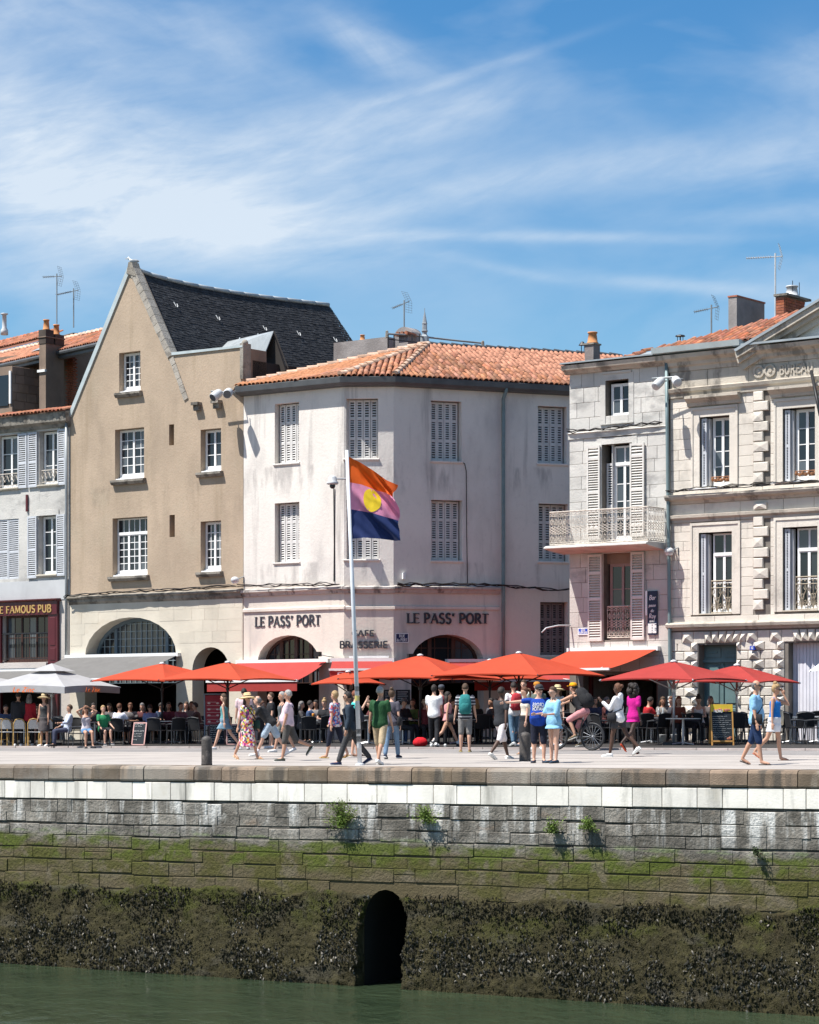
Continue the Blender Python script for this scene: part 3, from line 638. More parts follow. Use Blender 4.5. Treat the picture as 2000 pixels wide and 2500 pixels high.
# ---------------------------------------------------------------- windows, shutters, stonework
def window(fr, par, r, rec, leaves=2, cols=1, rows=3, mat=None, transom=0., bot=.10, fw=.055, panes=True, skip=(), mw=.026, label=None, stile=.085):
    mat = mat or m_wframe; u0, u1, v0, v1 = r; b = MB(); n0, n1 = -rec - .05, -rec
    g = []                                                                      # glass rectangles
    b.box(fr, u0, u0 + fw, v0, v1, n0, n1); b.box(fr, u1 - fw, u1, v0, v1, n0, n1)
    b.box(fr, u0 + fw, u1 - fw, v1 - fw, v1, n0, n1); b.box(fr, u0 + fw, u1 - fw, v0, v0 + bot, n0, n1 + .004)
    b.box(fr, u0 - .01, u1 + .01, v0 - .045, v0 - .002, n0, n1 + .07)
    vt = v1 - fw
    if transom:
        vm = v1 - (v1 - v0) * transom; b.box(fr, u0 + fw, u1 - fw, vm - .05, vm + .05, n0, n1 + .03); g0 = vm + .05
        lw = (u1 - u0 - 2 * fw) / leaves
        for i in range(leaves):
            a, c = u0 + fw + i * lw, u0 + fw + (i + 1) * lw
            if i: b.box(fr, a - .03, a + .03, g0, vt, n0, n1 - .005)
            for q in range(1, cols): x = a + (c - a) * q / cols; b.box(fr, x - mw / 2, x + mw / 2, g0, vt, n0 + .015, n1 - .012)
            g.append((a + (.03 if i else 0), c - (.03 if i < leaves - 1 else 0), g0, vt))
        vt = vm - .05
    lw = (u1 - u0 - 2 * fw) / leaves; vb = v0 + bot
    for i in range(leaves):
        a, c = u0 + fw + i * lw, u0 + fw + (i + 1) * lw; sw = .035
        if i: b.box(fr, a - stile / 2, a + stile / 2, vb, vt, n0, n1 + .012); a += stile / 2
        else: b.box(fr, a, a + sw, vb, vt, n0, n1 - .004); a += sw
        if i < leaves - 1: c -= stile / 2
        else: b.box(fr, c - sw, c, vb, vt, n0, n1 - .004); c -= sw
        b.box(fr, a, c, vt - sw, vt, n0, n1 - .004); b.box(fr, a, c, vb, vb + sw, n0, n1 - .004)
        y0, y1 = vb + sw, vt - sw
        for q in range(1, cols): x = a + (c - a) * q / cols; b.box(fr, x - mw / 2, x + mw / 2, y0, y1, n0 + .015, n1 - .010)
        for q in range(1, rows):
            y = y0 + (y1 - y0) * q / rows
            for j in range(cols): b.box(fr, a + (c - a) * j / cols + mw / 2 * (j > 0), a + (c - a) * (j + 1) / cols - mw / 2 * (j < cols - 1), y - mw / 2, y + mw / 2, n0 + .015, n1 - .010)
        for j in range(cols):
            for q in range(rows): g.append((a + (c - a) * j / cols, a + (c - a) * (j + 1) / cols, y0 + (y1 - y0) * q / rows, y0 + (y1 - y0) * (q + 1) / rows))
    w = b.obj('window', mat, par, label=label)
    for a, c, y0, y1 in g: MB().box(fr, a, c, y0, y1, n0 + .02 + random.uniform(0, .002), n0 + .028).obj('pane', m_glass, w)
    return w
def shutter(fr, par, r, n0, n1, mat, rails=(.45,), pitch=.075, st=.055, name='shutter', solid=False):
    u0, u1, v0, v1 = r; b = MB(); rw = .075
    b.box(fr, u0, u0 + st, v0, v1, n0, n1); b.box(fr, u1 - st, u1, v0, v1, n0, n1)
    cuts = [v0 + rw / 2] + [v0 + (v1 - v0) * q for q in rails] + [v1 - rw / 2]
    for c in cuts: b.box(fr, u0 + st, u1 - st, c - rw / 2, c + rw / 2, n0 + .003, n1 - .003)
    o = b.obj(name, mat, par); l = MB()
    for a, c in zip(cuts[:-1], cuts[1:]):
        y0, y1 = a + rw / 2, c - rw / 2; k = max(1, int((y1 - y0) / pitch)); p = (y1 - y0) / k; P = fr.P; e0, e1 = n0 + .006, n1 - .004
        for i in range(k):
            y = y0 + i * p
            l.hexa([P(u0 + st, y, e1), P(u1 - st, y, e1), P(u1 - st, y + p * .36, e0), P(u0 + st, y + p * .36, e0), P(u0 + st, y + .016, e1), P(u1 - st, y + .016, e1), P(u1 - st, y + p * .36 + .016, e0), P(u0 + st, y + p * .36 + .016, e0)])
    l.obj('louvres', mat, o, kind='stuff')
    return o
def closed_shutters(fr, par, r, rec, n, mat):
    u0, u1, v0, v1 = r; w = (u1 - u0) / n
    for i in range(n): shutter(fr, par, (u0 + i * w + .006, u0 + (i + 1) * w - .006, v0, v1), -rec - .035 - .012 * (i % 2), -rec - .012 * (i % 2), mat, (.34, .68))
    MB().box(fr, u0 - .02, u1 + .02, v0, v1, -rec - .12, -rec - .09).obj('shade_backing', m_core, par)  # dark sheet added behind the slats so their gaps read as shade
def sill(fr, par, u0, u1, v, d=.14, h=.13, mat=None):
    b = MB(); P = fr.P
    sec = [(0, v - h), (d * .55, v - h), (d, v - h * .45), (d, v), (0, v + .015)]
    L_, R_ = [P(u0, y, n) for n, y in sec], [P(u1, y, n) for n, y in sec]; k = len(sec)
    b.add(L_ + R_, [tuple(range(k - 1, -1, -1)), tuple(range(k, 2 * k))] + [(i, (i + 1) % k, k + (i + 1) % k, k + i) for i in range(k)])
    return b.obj('sill', mat or m_dirt, par)
def moulding(fr, par, u0, u1, sec, name, mat, **kw):
    """A straight moulding of the section [(n, v), ...] from u0 to u1."""
    b = MB(); P = fr.P; L_, R_ = [P(u0, y, n) for n, y in sec], [P(u1, y, n) for n, y in sec]; k = len(sec)
    b.add(L_ + R_, [tuple(range(k - 1, -1, -1)), tuple(range(k, 2 * k))] + [(i, (i + 1) % k, k + (i + 1) % k, k + i) for i in range(k)])
    return b.obj(name, mat, par, **kw)
def inpoly(x, y, pl):
    c = False; j = len(pl) - 1
    for i in range(len(pl)):
        (xi, yi), (xj, yj) = pl[i], pl[j]
        if (yi > y) != (yj > y) and x < (xj - xi) * (y - yi) / (yj - yi) + xi: c = not c
        j = i
    return c
def ashlar(fr, par, u0, u1, vs, holes, mat, wmin, wmax, n0=-.02, n1=.012, gap=.012, inset=.006, jit=.002, name='stone', arches=(), margin=0.):
    """Courses of cut stones between the heights vs, kept clear of the openings."""
    for ci, (a, c) in enumerate(zip(vs[:-1], vs[1:])):
        spans = [(u0, u1)]
        for h0, h1, y0, y1 in holes:
            if min(c, y1) - max(a, y0) > .25 * (c - a):
                new = []
                for s0, s1 in spans:
                    if h1 <= s0 or h0 >= s1: new.append((s0, s1)); continue
                    if h0 - s0 > .06: new.append((s0, h0 - margin))
                    if s1 - h1 > .06: new.append((h1 + margin, s1))
                spans = new
        for s0, s1 in spans:
            x = s0; first = True
            while x < s1 - 1e-4:
                w = random.uniform(wmin, wmax) * (.6 if first and ci % 2 else 1.); first = False
                if s1 - (x + w) < wmin * .5: w = s1 - x
                if not any(inpoly(xx, yy, pl) for pl in arches for xx in (x, x + w / 2, x + w) for yy in (a, (a + c) / 2, c)):
                    MB().stone(fr, x + gap / 2, x + w - gap / 2, a + gap / 2, c - gap / 2, n0, n1 + random.uniform(-jit, jit), inset, 0).obj(name, mat, par)
                x += w
def frange(a, b, n): return [a + (b - a) * i / n for i in range(n + 1)]
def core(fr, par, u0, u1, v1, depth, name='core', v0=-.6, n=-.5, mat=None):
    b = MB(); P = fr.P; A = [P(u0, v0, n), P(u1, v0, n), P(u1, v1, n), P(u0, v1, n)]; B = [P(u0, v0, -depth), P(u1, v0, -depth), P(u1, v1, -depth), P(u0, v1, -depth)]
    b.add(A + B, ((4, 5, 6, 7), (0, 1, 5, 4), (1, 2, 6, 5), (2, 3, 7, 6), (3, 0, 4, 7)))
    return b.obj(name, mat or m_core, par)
def tube_thing(pts, r, name, mat, label=None, cat=None, parent=None, seg=6, **kw):
    return MB().tube(pts, r, seg).obj(name, mat, parent, smooth=True, label=label, cat=cat, loc=None if parent is not None else pts[0], **kw)

# ---------------------------------------------------------------- roof tiles
_tm = None
def tile_mesh(mat, r0=.095, r1=.075, L=.44, key='t'):
    b = MB(); n = 6
    for y, r in ((0, r0), (L, r1)):
        for i in range(n + 1): a = pi * i / n; b.v.append((-r * cos(a), y, r * sin(a) * .85))
    for y, r in ((0, r0 - .02),):
        for i in range(n + 1): a = pi * i / n; b.v.append((-r * cos(a), y, r * sin(a) * .85))
    for i in range(n): b.f.append((i, i + 1, n + 2 + i, n + 1 + i)); b.mi.append(0)
    for i in range(n): b.f.append((i + 1, i, 2 * n + 2 + i, 2 * n + 3 + i)); b.mi.append(0)
    return b.mesh('tile', mat, smooth=True)
def tile_roof(par, p0, e, w, poly, pw=.19, pl=.31, mat=None, budget=300, bed=m_tiledark, seed=1, name='tile'):
    """Curved tiles in columns up the slope; p0 eave corner, e along the eave, w up the slope, poly the plane's outline in (e, w) metres."""
    mat = mat or m_tile; r = random.Random(seed); nrm = e.cross(w).normalized()
    MB().poly([p0 + e * x + w * y - nrm * .03 for x, y in poly]).obj('dark_roof_base', bed, par)
    me = tile_mesh(mat); xs = [x for x, y in poly]; ys = [y for x, y in poly]; off = rootloc(par); cells = []
    x = min(xs) + pw / 2
    while x < max(xs):
        y = -.04
        while y < max(ys):
            if inpoly(x, y + .12, poly) or (y < 0 and inpoly(x, .02, poly)): cells.append((x, y))
            y += pl
        x += pw
    cells.sort(key=lambda c: (p0 + e * c[0] + w * c[1]).y)
    rest = MB()
    for i, (x, y) in enumerate(cells):
        ja = r.gauss(0, .03); c = p0 + e * (x + r.gauss(0, .006)) + w * (y + r.gauss(0, .012)) + nrm * (r.gauss(0, .005))
        e2 = (e + w * ja).normalized(); w2 = (w + nrm * .03 - e * ja).normalized(); n2 = e2.cross(w2)
        mt = Matrix((e2, w2, n2)).transposed()
        if i < budget:
            o = bpy.data.objects.new(name, me); COL.objects.link(o); o.parent = par; KIDS.setdefault(par.name, []).append(o)
            o.matrix_local = Matrix.Translation(c - off) @ mt.to_4x4()
        else: rest.add([c + mt @ v.co for v in me.vertices], [tuple(p.vertices) for p in me.polygons])
    if rest.v: rest.obj('far_tiles', mat, par, smooth=True, kind='stuff')
def ridge_row(par, a, b_, mat=m_ridge, r=.12, L=.42, name='ridge_tile', lift=.02):
    d = (b_ - a); n = max(1, int(d.length / (L * .85))); d.normalize(); s = d.cross(Vector((0, 0, 1))).normalized(); up = s.cross(d); p = (b_ - a).length / n
    for i in range(n):
        bb = MB(); o = a + d * (p * i); 
        for t_, rr, h in ((0, r, .035), (p * 1.12, r * .84, 0)):
            for q in range(7): an = pi * q / 6; bb.v.append(tuple(o + d * t_ - s * rr * cos(an) + up * (rr * sin(an) + lift + h)))
        for q in range(6): bb.f.append((q, q + 1, 8 + q, 7 + q)); bb.mi.append(0)
        bb.add([bb.v[q] for q in range(7)], (tuple(range(7)),))
        bb.obj(name, mat, par, smooth=True)
def chimney_pot(par, c, r, h, mat=m_pot): MB().lathe(c, [(r * 1.15, 0), (r * 1.15, h * .08), (r, h * .12), (r * .78, h * .85), (r * .95, h * .88), (r * .95, h), (r * .7, h)], 12).obj('chimney_pot', mat, par, smooth=True)

# ================================================================ A: the white shuttered house over the pub
A = E('pub_house', FA.P(Ua(80), 0), 'narrow pale house with grey shutters above a maroon pub front', 'house')
ua0, ua1 = Ua(-300), Ua(171)
wA = []     # (rect of opening, rect in px)
opA = {'ul': (-8, 1062, 46, 1193), 'ur': (96, 1051, 144, 1184), 'll': (-12, 1268, 46, 1414), 'lr': (94, 1258, 140, 1404)}
rA = {k: FA.rect(*v) for k, v in opA.items()}
vA_top = Va(86, 1040)
pubw = FA.rect(8, 1502, 123, 1617); pubd = FA.rect(-200, 1640, 135, 1850)
wall(FA, [(ua0, -.6), (ua1, -.6), (ua1, vA_top), (ua0, vA_top)], [rectpoly(r) for r in rA.values()] + [rectpoly(pubw), rectpoly(pubd)], .4, 'wall', m_dstone, A)
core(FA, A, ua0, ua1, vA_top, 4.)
for key in ('ul', 'ur', 'lr'):
    r = rA[key]; window(FA, A, (r[0] + .04, r[1] - .02, r[2] + .02, r[3] - .03), .22, 2, 1, 4 if key == 'lr' else 3, m_greyframe if 0 else m_wframe)
    sill(FA, A, r[0] - .03, r[1] + .04, r[2] + .02, .10, .09, m_lime)
    moulding(FA, A, r[0] - .12, r[1] + .10, [(0, r[3] + .0), (.03, r[3] + .0), (.03, r[3] + .20), (0, r[3] + .20)], 'lintel', m_dstone)
for x0, y0, x1, y1 in ((46.5, 1059, 68, 1192), (71, 1056, 93, 1190), (143.5, 1048, 162, 1184), (70, 1261, 92, 1412), (140.5, 1256, 161, 1406)):
    shutter(FA, A, FA.rect(x0, y0, x1, y1), .03, .075, m_shut_grey)
for x0, x1 in ((-12, 19), (19.5, 46)): shutter(FA, A, FA.rect(x0, 1268, x1, 1415), -.06, -.02, m_shut_grey)
# small cast iron guards at the two upper windows
for key in ('ul', 'ur'):
    u0, u1, v0, v1 = rA[key]; b = MB(); b.box(FA, u0, u1, v0 + .55, v0 + .58, -.1, -.07); b.box(FA, u0, u1, v0 + .12, v0 + .14, -.1, -.08)
    k = 5
    for i in range(k):
        c = u0 + (u1 - u0) * (i + .5) / k; w = (u1 - u0) / k / 2
        for a0, a1 in ((-1, 0), (0, 1)): b.tube([FA.P(c + w * a0, v0 + .50 if a0 else v0 + .26, -.085), FA.P(c + w * (a0 + a1) / 2, v0 + .36, -.085), FA.P(c + w * a1, v0 + .26 if not a1 else v0 + .50, -.085)], .014, 4)
        b.tube([FA.P(c + w * .55 * cos(pi * q / 5), v0 + .45 + .07 * sin(pi * q / 2.5), -.085) for q in range(6)], .010, 4)
    b.obj('window_guard', m_iron, A)
moulding(FA, A, ua0, ua1 + .04, [(0, Va(86, 1050)), (.08, Va(86, 1050)), (.12, Va(86, 1042)), (.26, Va(86, 1036)), (.30, Va(86, 1014)), (0, Va(86, 1012))], 'cornice', m_dirt)
p0 = FA.P(ua0, Va(86, 1012), .36); tile_roof(A, p0, FA.U + Vector((0, 0, FA.k)), (-FA.N + Vector((0, 0, .25))).normalized(), [(0, 0), (ua1 - ua0, 0), (ua1 - ua0, .5), (0, .5)], mat=m_tileold, seed=4)
MB().box(FA, ua0, ua1, Va(86, 1466), Va(86, 1418), 0, .02).obj('render_band', M('grey_render', (.47, .475, .48), .9, .08, .7, layers=[dict(col=(.34, .34, .35), scale=(1, 1, .3), lo=.5, hi=.7, amt=.4)]), A)
# pub front
b = MB(); vf0, vf1 = Va(70, 1502), Va(70, 1470)
b.box(FA, ua0, Ua(146), vf0, vf1, .02, .16)
b.obj('fascia', m_maroon, A); moulding(FA, A, ua0, Ua(150), [(0, vf1), (.16, vf1), (.24, vf1 + .05), (.24, vf1 + .09), (0, vf1 + .10)], 'fascia_cornice', m_maroon)
for x0, x1 in ((-18, 7), (123, 146)):
    b = MB(); b.box(FA, Ua(x0), Ua(x1), -.5, vf0, .0, .12)
    for y0, y1 in ((1507, 1576), (1582, 1612), (1620, 1800)): b.stone(FA, Ua(x0 + 5), Ua(x1 - 5), Va(134, y1), Va(134, y0), .11, .135, .012)
    b.obj('pilaster', m_maroon, A)
window(FA, A, (pubw[0] + .02, pubw[1] - .02, pubw[2] + .05, pubw[3]), .15, 3, 2, 2, m_brownjoin, mw=.03, stile=.07)
b = MB(); u0, u1, v0, v1 = pubw; top = v0 + (v1 - v0) * .60
b.box(FA, u0 - .1, u1 + .02, top, top + .05, .02, .06); b.box(FA, u0 - .1, u1 + .02, v0 + .12, v0 + .15, .025, .055)
for i in range(20): x = u0 - .08 + (u1 - u0 + .08) * i / 19; b.tube([FA.P(x, v0 + .12, .04), FA.P(x, top, .04)], .011, 4)
b.obj('railing', m_black, A)
MB().box(FA, Ua(-18), Ua(123), v0 - .22, v0 - .02, 0., .22).obj('ledge', m_dstone, A)
sg = MB(); tw = Ua(133) - Ua(-14); text(sg, FA.P, 'THE FAMOUS PUB', Ua(-14), Va(60, 1496.5), .26, tw, .16, .185, .17, .10, True)
sg.obj('pub_lettering', m_gold, None, label='gold THE FAMOUS PUB lettering on the maroon shopfront', cat='sign', loc=FA.P(Ua(60), Va(60, 1490), .17))
tube_thing([FA.P(Ua(167), Va(167, y), .10) for y in (1033, 1200, 1400, 1600)], .055, 'drainpipe', m_pipe, 'grey drainpipe between the shuttered house and the beige gable house', 'drainpipe', seg=8)
MB().box(FA, Ua(66), Ua(70), Va(68, 1249), Va(68, 1208), .01, .07).obj('blade_sign', m_maroon, None, label='slim dark red blade sign seen edge-on between grey shutters', cat='sign', loc=FA.P(Ua(68), Va(68, 1230)))

# ================================================================ B: beige gable house
B = E('gable_house', FA.P(Ua(380), 0), 'tall beige rendered house with steep stone-edged gable and slate roof', 'house')
ub0, ub1 = Ua(172), Ua(594)
pB = lambda x, y: FA.uv(x, y)
band_v = Va(383, 1449)
opB = dict(attic=(291, 859, 343, 957), ml=(281, 1046, 352, 1170), mr=(490, 1047, 540, 1152), ll=(275, 1263, 360, 1406), lr=(490, 1272, 540, 1396), s1=(413, 1036, 425, 1087), s2=(414, 1257, 427, 1311))
rB = {k: FA.rect(*v) for k, v in opB.items()}
outB = [(ub0, band_v), (ub1, band_v), (ub1, pB(594, 848)[1]), (pB(420, 868)[0], pB(420, 868)[1]), (pB(326, 652)[0], pB(326, 652)[1]), (pB(317, 652)[0], pB(317, 652)[1]), (ub0, pB(172, 1014)[1])]
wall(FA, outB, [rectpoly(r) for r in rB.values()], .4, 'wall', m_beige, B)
spr1 = pB(209, 1600); a1 = archpoly(Ua(209), Ua(432), -.6, Va(320, 1601), Va(320, 1507)); a2 = archpoly(Ua(471), Ua(561), -.6, Va(516, 1636), Va(516, 1580))
wall(FA, [(ub0, -.6), (ub1, -.6), (ub1, band_v), (ub0, band_v)], [a1, a2], .62, 'ground_floor_wall', m_lime, B, n=.03)
ashlar(FA, B, ub0 + .05, ub1 - .02, frange(Va(383, 1655), band_v - .2, 7), [], m_lime, .55, 1.0, .02, .036, .006, .003, .001, arches=[archpoly(Ua(204), Ua(438), -.6, Va(320, 1601), Va(320, 1500)), archpoly(Ua(464), Ua(567), -.6, Va(516, 1636), Va(516, 1573))])
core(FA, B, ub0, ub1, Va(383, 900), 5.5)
for k_, (cl, rw, tr, lv) in dict(attic=(2, 5, 0, 2), ml=(2, 5, 0, 2), mr=(1, 3, 0, 2), ll=(2, 5, .27, 3), lr=(2, 5, 0, 2)).items():
    r = rB[k_]; window(FA, B, (r[0] + .02, r[1] - .02, r[2] + .10, r[3] - .02), .24, lv, cl, rw, transom=tr, fw=.05, bot=.09)
    sill(FA, B, r[0] - .10, r[1] + .10, r[2] - .01, .17, .17)
    MB().box(FA, r[0], r[1], r[2] + .0, r[2] + .05, -.3, -.02).obj('inner_sill', m_wframe, B)
for k_ in ('s1', 's2'): r = rB[k_]; MB().box(FA, r[0], r[1], r[2], r[3], -.4, -.36).obj('slit_back', m_brownwall, B)
# coping stones up the right verge, zinc on the left verge
def along(a, b_, n): return [(a[0] + (b_[0] - a[0]) * i / n, a[1] + (b_[1] - a[1]) * i / n) for i in range(n + 1)]
for (x0, y0), (x1, y1), n_, w, prd in (((325, 652), (420, 868), 11, .20, .04), ((422, 872), (458, 974), 6, .16, .03)):
    pts = [pB(*q) for q in along((x0, y0), (x1, y1), n_)]
    for p, q in zip(pts[:-1], pts[1:]):
        d = Vector((q[0] - p[0], q[1] - p[1])); d.normalize(); o = Vector((-d.y, d.x)); g = d * .008; j = random.uniform(-.015, .015)
        c = [(p[0] + g.x + o.x * .05, p[1] + g.y + o.y * .05), (p[0] + g.x - o.x * (w + j), p[1] + g.y - o.y * (w + j)), (q[0] - g.x - o.x * (w + j), q[1] - g.y - o.y * (w + j)), (q[0] - g.x + o.x * .05, q[1] - g.y + o.y * .05)]
        MB().prism(FA, c, -.3, prd + random.uniform(0, .015)).obj('verge_stone', M('pale_coping', (.33, .30, .26), .92, .15, 1.6, rnd=.1, layers=[dict(col=(.14, .125, .11), scale=2.5, lo=.52, hi=.66, amt=.7)], bump=.4), B)
MB().prism(FA, [pB(312, 668), pB(317, 640), pB(325, 640), pB(335, 676)], -.3, .07).obj('peak_stone', m_dirt, B)
c = [pB(171, 1018), pB(175, 1008), pB(320, 648), pB(316, 648)]
MB().prism(FA, [pB(169, 1012), pB(175, 1018), pB(322, 655), pB(316, 646)], -.35, .05).obj('verge_flashing', m_zincl, B)
par_ = [pB(418, 868), pB(594, 848), pB(594, 843), pB(418, 861)]
MB().prism(FA, par_, -.35, .05).obj('parapet_flashing', m_zincl, B)
# slate roof behind the gable: the visible slope runs back from the verge to a sagging lead ridge
dpt = 11.2; pk = pB(321, 655); ev = pB(470, 1000); sl_d = Vector((ev[0] - pk[0], ev[1] - pk[1])); sl_L = sl_d.length
def roofpt(t, q, lift=0.):                      # t 0..1 down the slope, q metres back
    sag = (-.22 * sin(pi * min(1., q / dpt) ** .7) + .10 * q / dpt) * (1 - t * .8)
    return FA.P(pk[0] + sl_d.x * t + lift * .9, pk[1] + sl_d.y * t + sag + lift * .4, -.12 - q)
b = MB(); r_ = random.Random(5); nr = 54; 
for j in range(nr):
    t0, t1 = j / nr, (j + 1.25) / nr; q = -r_.random() * .2; dq = dpt + 2.0 * t1
    while q < dq:
        w = r_.uniform(.17, .22); qa, qb = max(0, q), min(dq, q + w - .006)
        if qb > qa + .03:
            l0, l1 = r_.uniform(.010, .014), r_.uniform(.018, .030); tt = t1 + r_.uniform(-.004, .004)
            p = [roofpt(t0, qa, l0), roofpt(tt, qa, l1), roofpt(tt, qb, l1), roofpt(t0, qb, l0)]
            b.add(p + [roofpt(tt, qa, -.01), roofpt(tt, qb, -.01)], ((0, 1, 2, 3), (1, 4, 5, 2)))
        q += w
b.obj('slates', m_slate, B, kind='stuff')
b = MB(); n_ = 14
for i in range(n_):
    for t_ in (0., 1.): b.v.append(tuple(roofpt(t_, dpt * i / (n_ - 1), -.03)))
b.f = [(2 * i, 2 * i + 1, 2 * i + 3, 2 * i + 2) for i in range(n_ - 1)]; b.mi = [0] * len(b.f); b.obj('roof_boarding', m_core, B)
b = MB(); n_ = 14                                # the far slope, seen only from the other side
for i in range(n_):
    q = dpt * i / (n_ - 1); b.v.append(tuple(roofpt(0, q))); b.v.append(tuple(FA.P(ub0 + .05, pB(172, 1010)[1], -.12 - q)))
b.f = [(2 * i + 1, 2 * i, 2 * i + 2, 2 * i + 3) for i in range(n_ - 1)]; b.mi = [0] * len(b.f); b.obj('far_slope', m_slate, B)
for i in range(13):
    q0, q1 = dpt * i / 13, dpt * (i + 1) / 13 - .015
    MB().tube([roofpt(0, q0, .02), roofpt(0, q1, .02)], .085, 8).obj('ridge_cap', m_zinc, B, smooth=True)
MB().poly([roofpt(0, dpt), roofpt(1, dpt), FA.P(ub0, pB(172, 1010)[1], -.12 - dpt)]).obj('back_gable', m_beige, B)
for t_, q in ((.165, 1.5), (.20, 3.7), (.225, 6.3), (.23, 8.3), (.245, 10.5)):
    p = roofpt(t_ + .05, q, .07); b = MB(); e1, e2 = -FA.N, (roofpt(t_ - .03, q) - roofpt(t_ + .03, q)).normalized()
    b.tube([p + e2 * .18 - e1 * .03, p, p - e2 * .04 + e1 * .05, p + e1 * .10 + e2 * .02, p + e1 * .11 + e2 * .12], .014, 5); b.obj('roof_hook', m_white, B)
# zinc lean-to roof and the dark gable end behind the parapet
def PB(x, y, n): u, v = FA.uv(x, y, n); return FA.P(u, v, n)
za = [PB(538, 838, -4.2), PB(668, 808, -1.9), PB(646, 864, -1.6), PB(536, 856, -3.0)]
MB().add(za + [p + Vector((0, 0, -.06)) for p in za], ((3, 2, 1, 0), (4, 5, 6, 7), (0, 1, 5, 4), (1, 2, 6, 5), (2, 3, 7, 6), (3, 0, 4, 7))).obj('zinc_roof', m_zinc, B)
for f in (.38, .72):
    p, q = za[0].lerp(za[1], f), za[3].lerp(za[2], f); MB().tube([p + Vector((0, 0, .03)), q + Vector((0, 0, .03))], .025, 4).obj('zinc_seam', m_zinc, B)
MB().prism(FA, [FA.uv(667, 812, -1.95), FA.uv(640, 880, -1.95), FA.uv(640, 915, -1.95), FA.uv(697, 905, -1.95)], -2.05, -1.95).obj('dark_gable_end', m_core, B)
MB().tube([PB(669, 809, -1.85), PB(704, 900, -1.9)], .03, 4).obj('rake_board', m_core, B)
vS = pB(594, 846)[1]
b = MB(); b.box(FA, ub1 - .05, ub1, Va(594, 960), vS - .03, -1.25, -.41); b.obj('party_wall', m_brownwall, B)
b = MB(); b.box(FA, ub1 - .04, ub1 + .01, Va(594, 960), vS - .85, -3.4, -1.26); b.obj('low_party_wall', m_brownwall, B)
MB().box(FA, ub1 - .12, ub1 + .03, Va(594, 925), vS + .12, -.38, .04).obj('end_pier', m_dirt, B)
MB().ell(FA.P(ub1 - .05, vS + .14, -.15), (.12, .12, .13), 8, 6).obj('pier_cap', m_dirt, B, smooth=True)
# stone band with dirty upper edge, over the arcade
moulding(FA, B, ub0, ub1, [(.03, band_v - .30), (.06, band_v - .26), (.12, band_v - .20), (.13, band_v - .10), (.22, band_v - .06), (.22, band_v + .0), (0, band_v + .06)], 'string_course', m_dirt)
# big arch glazing: blue-grey joinery with small panes
def arch_window(par, u0, u1, v0, vs, vt, rec, mat, mull, grid, fr=FA, fw=.14):
    pl = archpoly(u0, u1, v0, vs, vt, 20); c = (u0 + u1) / 2
    pi_ = archpoly(u0 + fw, u1 - fw, v0 + .02, vs, vt - fw, 20); b = MB(); k = len(pl)
    A_ = [fr.P(u, v, -rec) for u, v in pl]; B_ = [fr.P(u, v, -rec) for u, v in pi_]; C_ = [fr.P(u, v, -rec - .1) for u, v in pi_]
    b.add(A_ + B_ + C_, [(i, (i + 1) % k, k + (i + 1) % k, k + i) for i in range(k)] + [(k + i, k + (i + 1) % k, 2 * k + (i + 1) % k, 2 * k + i) for i in range(k)])
    top = lambda x: vs + (vt - fw - vs) * sqrt(max(0, 1 - ((x - c) / ((u1 - u0) / 2 - fw)) ** 2))
    for f in mull: x = u0 + (u1 - u0) * f; b.box(fr, x - .07, x + .07, v0, top(x), -rec - .07, -rec - .004)
    w = b.obj('arched_window', mat, par); m2 = MB(); gw, gh = grid
    x = u0 + fw + gw
    while x < u1 - fw - .03: m2.box(fr, x - .012, x + .012, v0, top(x), -rec - .06, -rec - .035); x += gw
    y = v0 + gh
    while y < vt - fw - .05:
        hw = ((u1 - u0) / 2 - fw) * (sqrt(max(0, 1 - ((y - vs) / (vt - fw - vs)) ** 2)) if y > vs else 1); m2.box(fr, c - hw, c + hw, y - .012, y + .012, -rec - .055, -rec - .03); y += gh
    m2.obj('glazing_bars', mat if mat is m_brownjoin else M('pale_glazing_bar', (.26, .32, .35), .6, .1, 3.), w)
    cut = [u0 + fw] + [u0 + (u1 - u0) * f for f in mull] + [u1 - fw]
    for a, c2 in zip(cut[:-1], cut[1:]):
        pp = [(a, v0), (c2, v0)] + [(c2 + (a - c2) * i / 8, top(c2 + (a - c2) * i / 8)) for i in range(9)]
        MB().prism(fr, pp, -rec - .085, -rec - .075).obj('pane', m_glass, w)
    return w
arch_window(B, Ua(209), Ua(432), Va(320, 1668), Va(320, 1601), Va(320, 1507), .55, m_bluegrey, (.22, .78), (.26, .27))
# two carved corbels and cables
for x0, y0, x1, y1 in ((477, 983, 493, 1003), (525, 978, 543, 998)):
    r = FA.rect(x0, y0, x1, y1); b = MB(); b.box(FA, r[0], r[1], r[3] - .1, r[3], 0, .24); b.box(FA, r[0] + .03, r[1] - .03, r[2], r[3] - .1, 0, .15); b.obj('corbel', m_dirt, B)
def cable(fr, pts, n, name, label, r=.016, cat='cable', sag=.03, k=3):
    b = MB(); rr = random.Random(len(pts) * 7 + int(pts[0][0]))
    for q in range(k):
        P = []
        for (x0, y0), (x1, y1) in zip(pts[:-1], pts[1:]):
            m_ = max(2, int(abs(x1 - x0) / 14))
            for i in range(m_):
                f = i / m_; u, v = fr.uv(x0 + (x1 - x0) * f, y0 + (y1 - y0) * f); P.append(fr.P(u, v + rr.uniform(-.035, .035) + .03 * q - sag * sin(pi * (f * 3 % 1)), n + .02 * q))
        u, v = fr.uv(*pts[-1]); P.append(fr.P(u, v, n)); b.tube(P, r, 5)
    b.obj(name, m_cable, None, label=label, cat=cat, loc=fr.P(*fr.uv(*pts[0]), n))
cable(FA, [(170, 1462), (178, 1456), (300, 1447), (440, 1440), (590, 1432)], .27, 'cable_bundle', 'black cables along the ledge of the beige gable house')
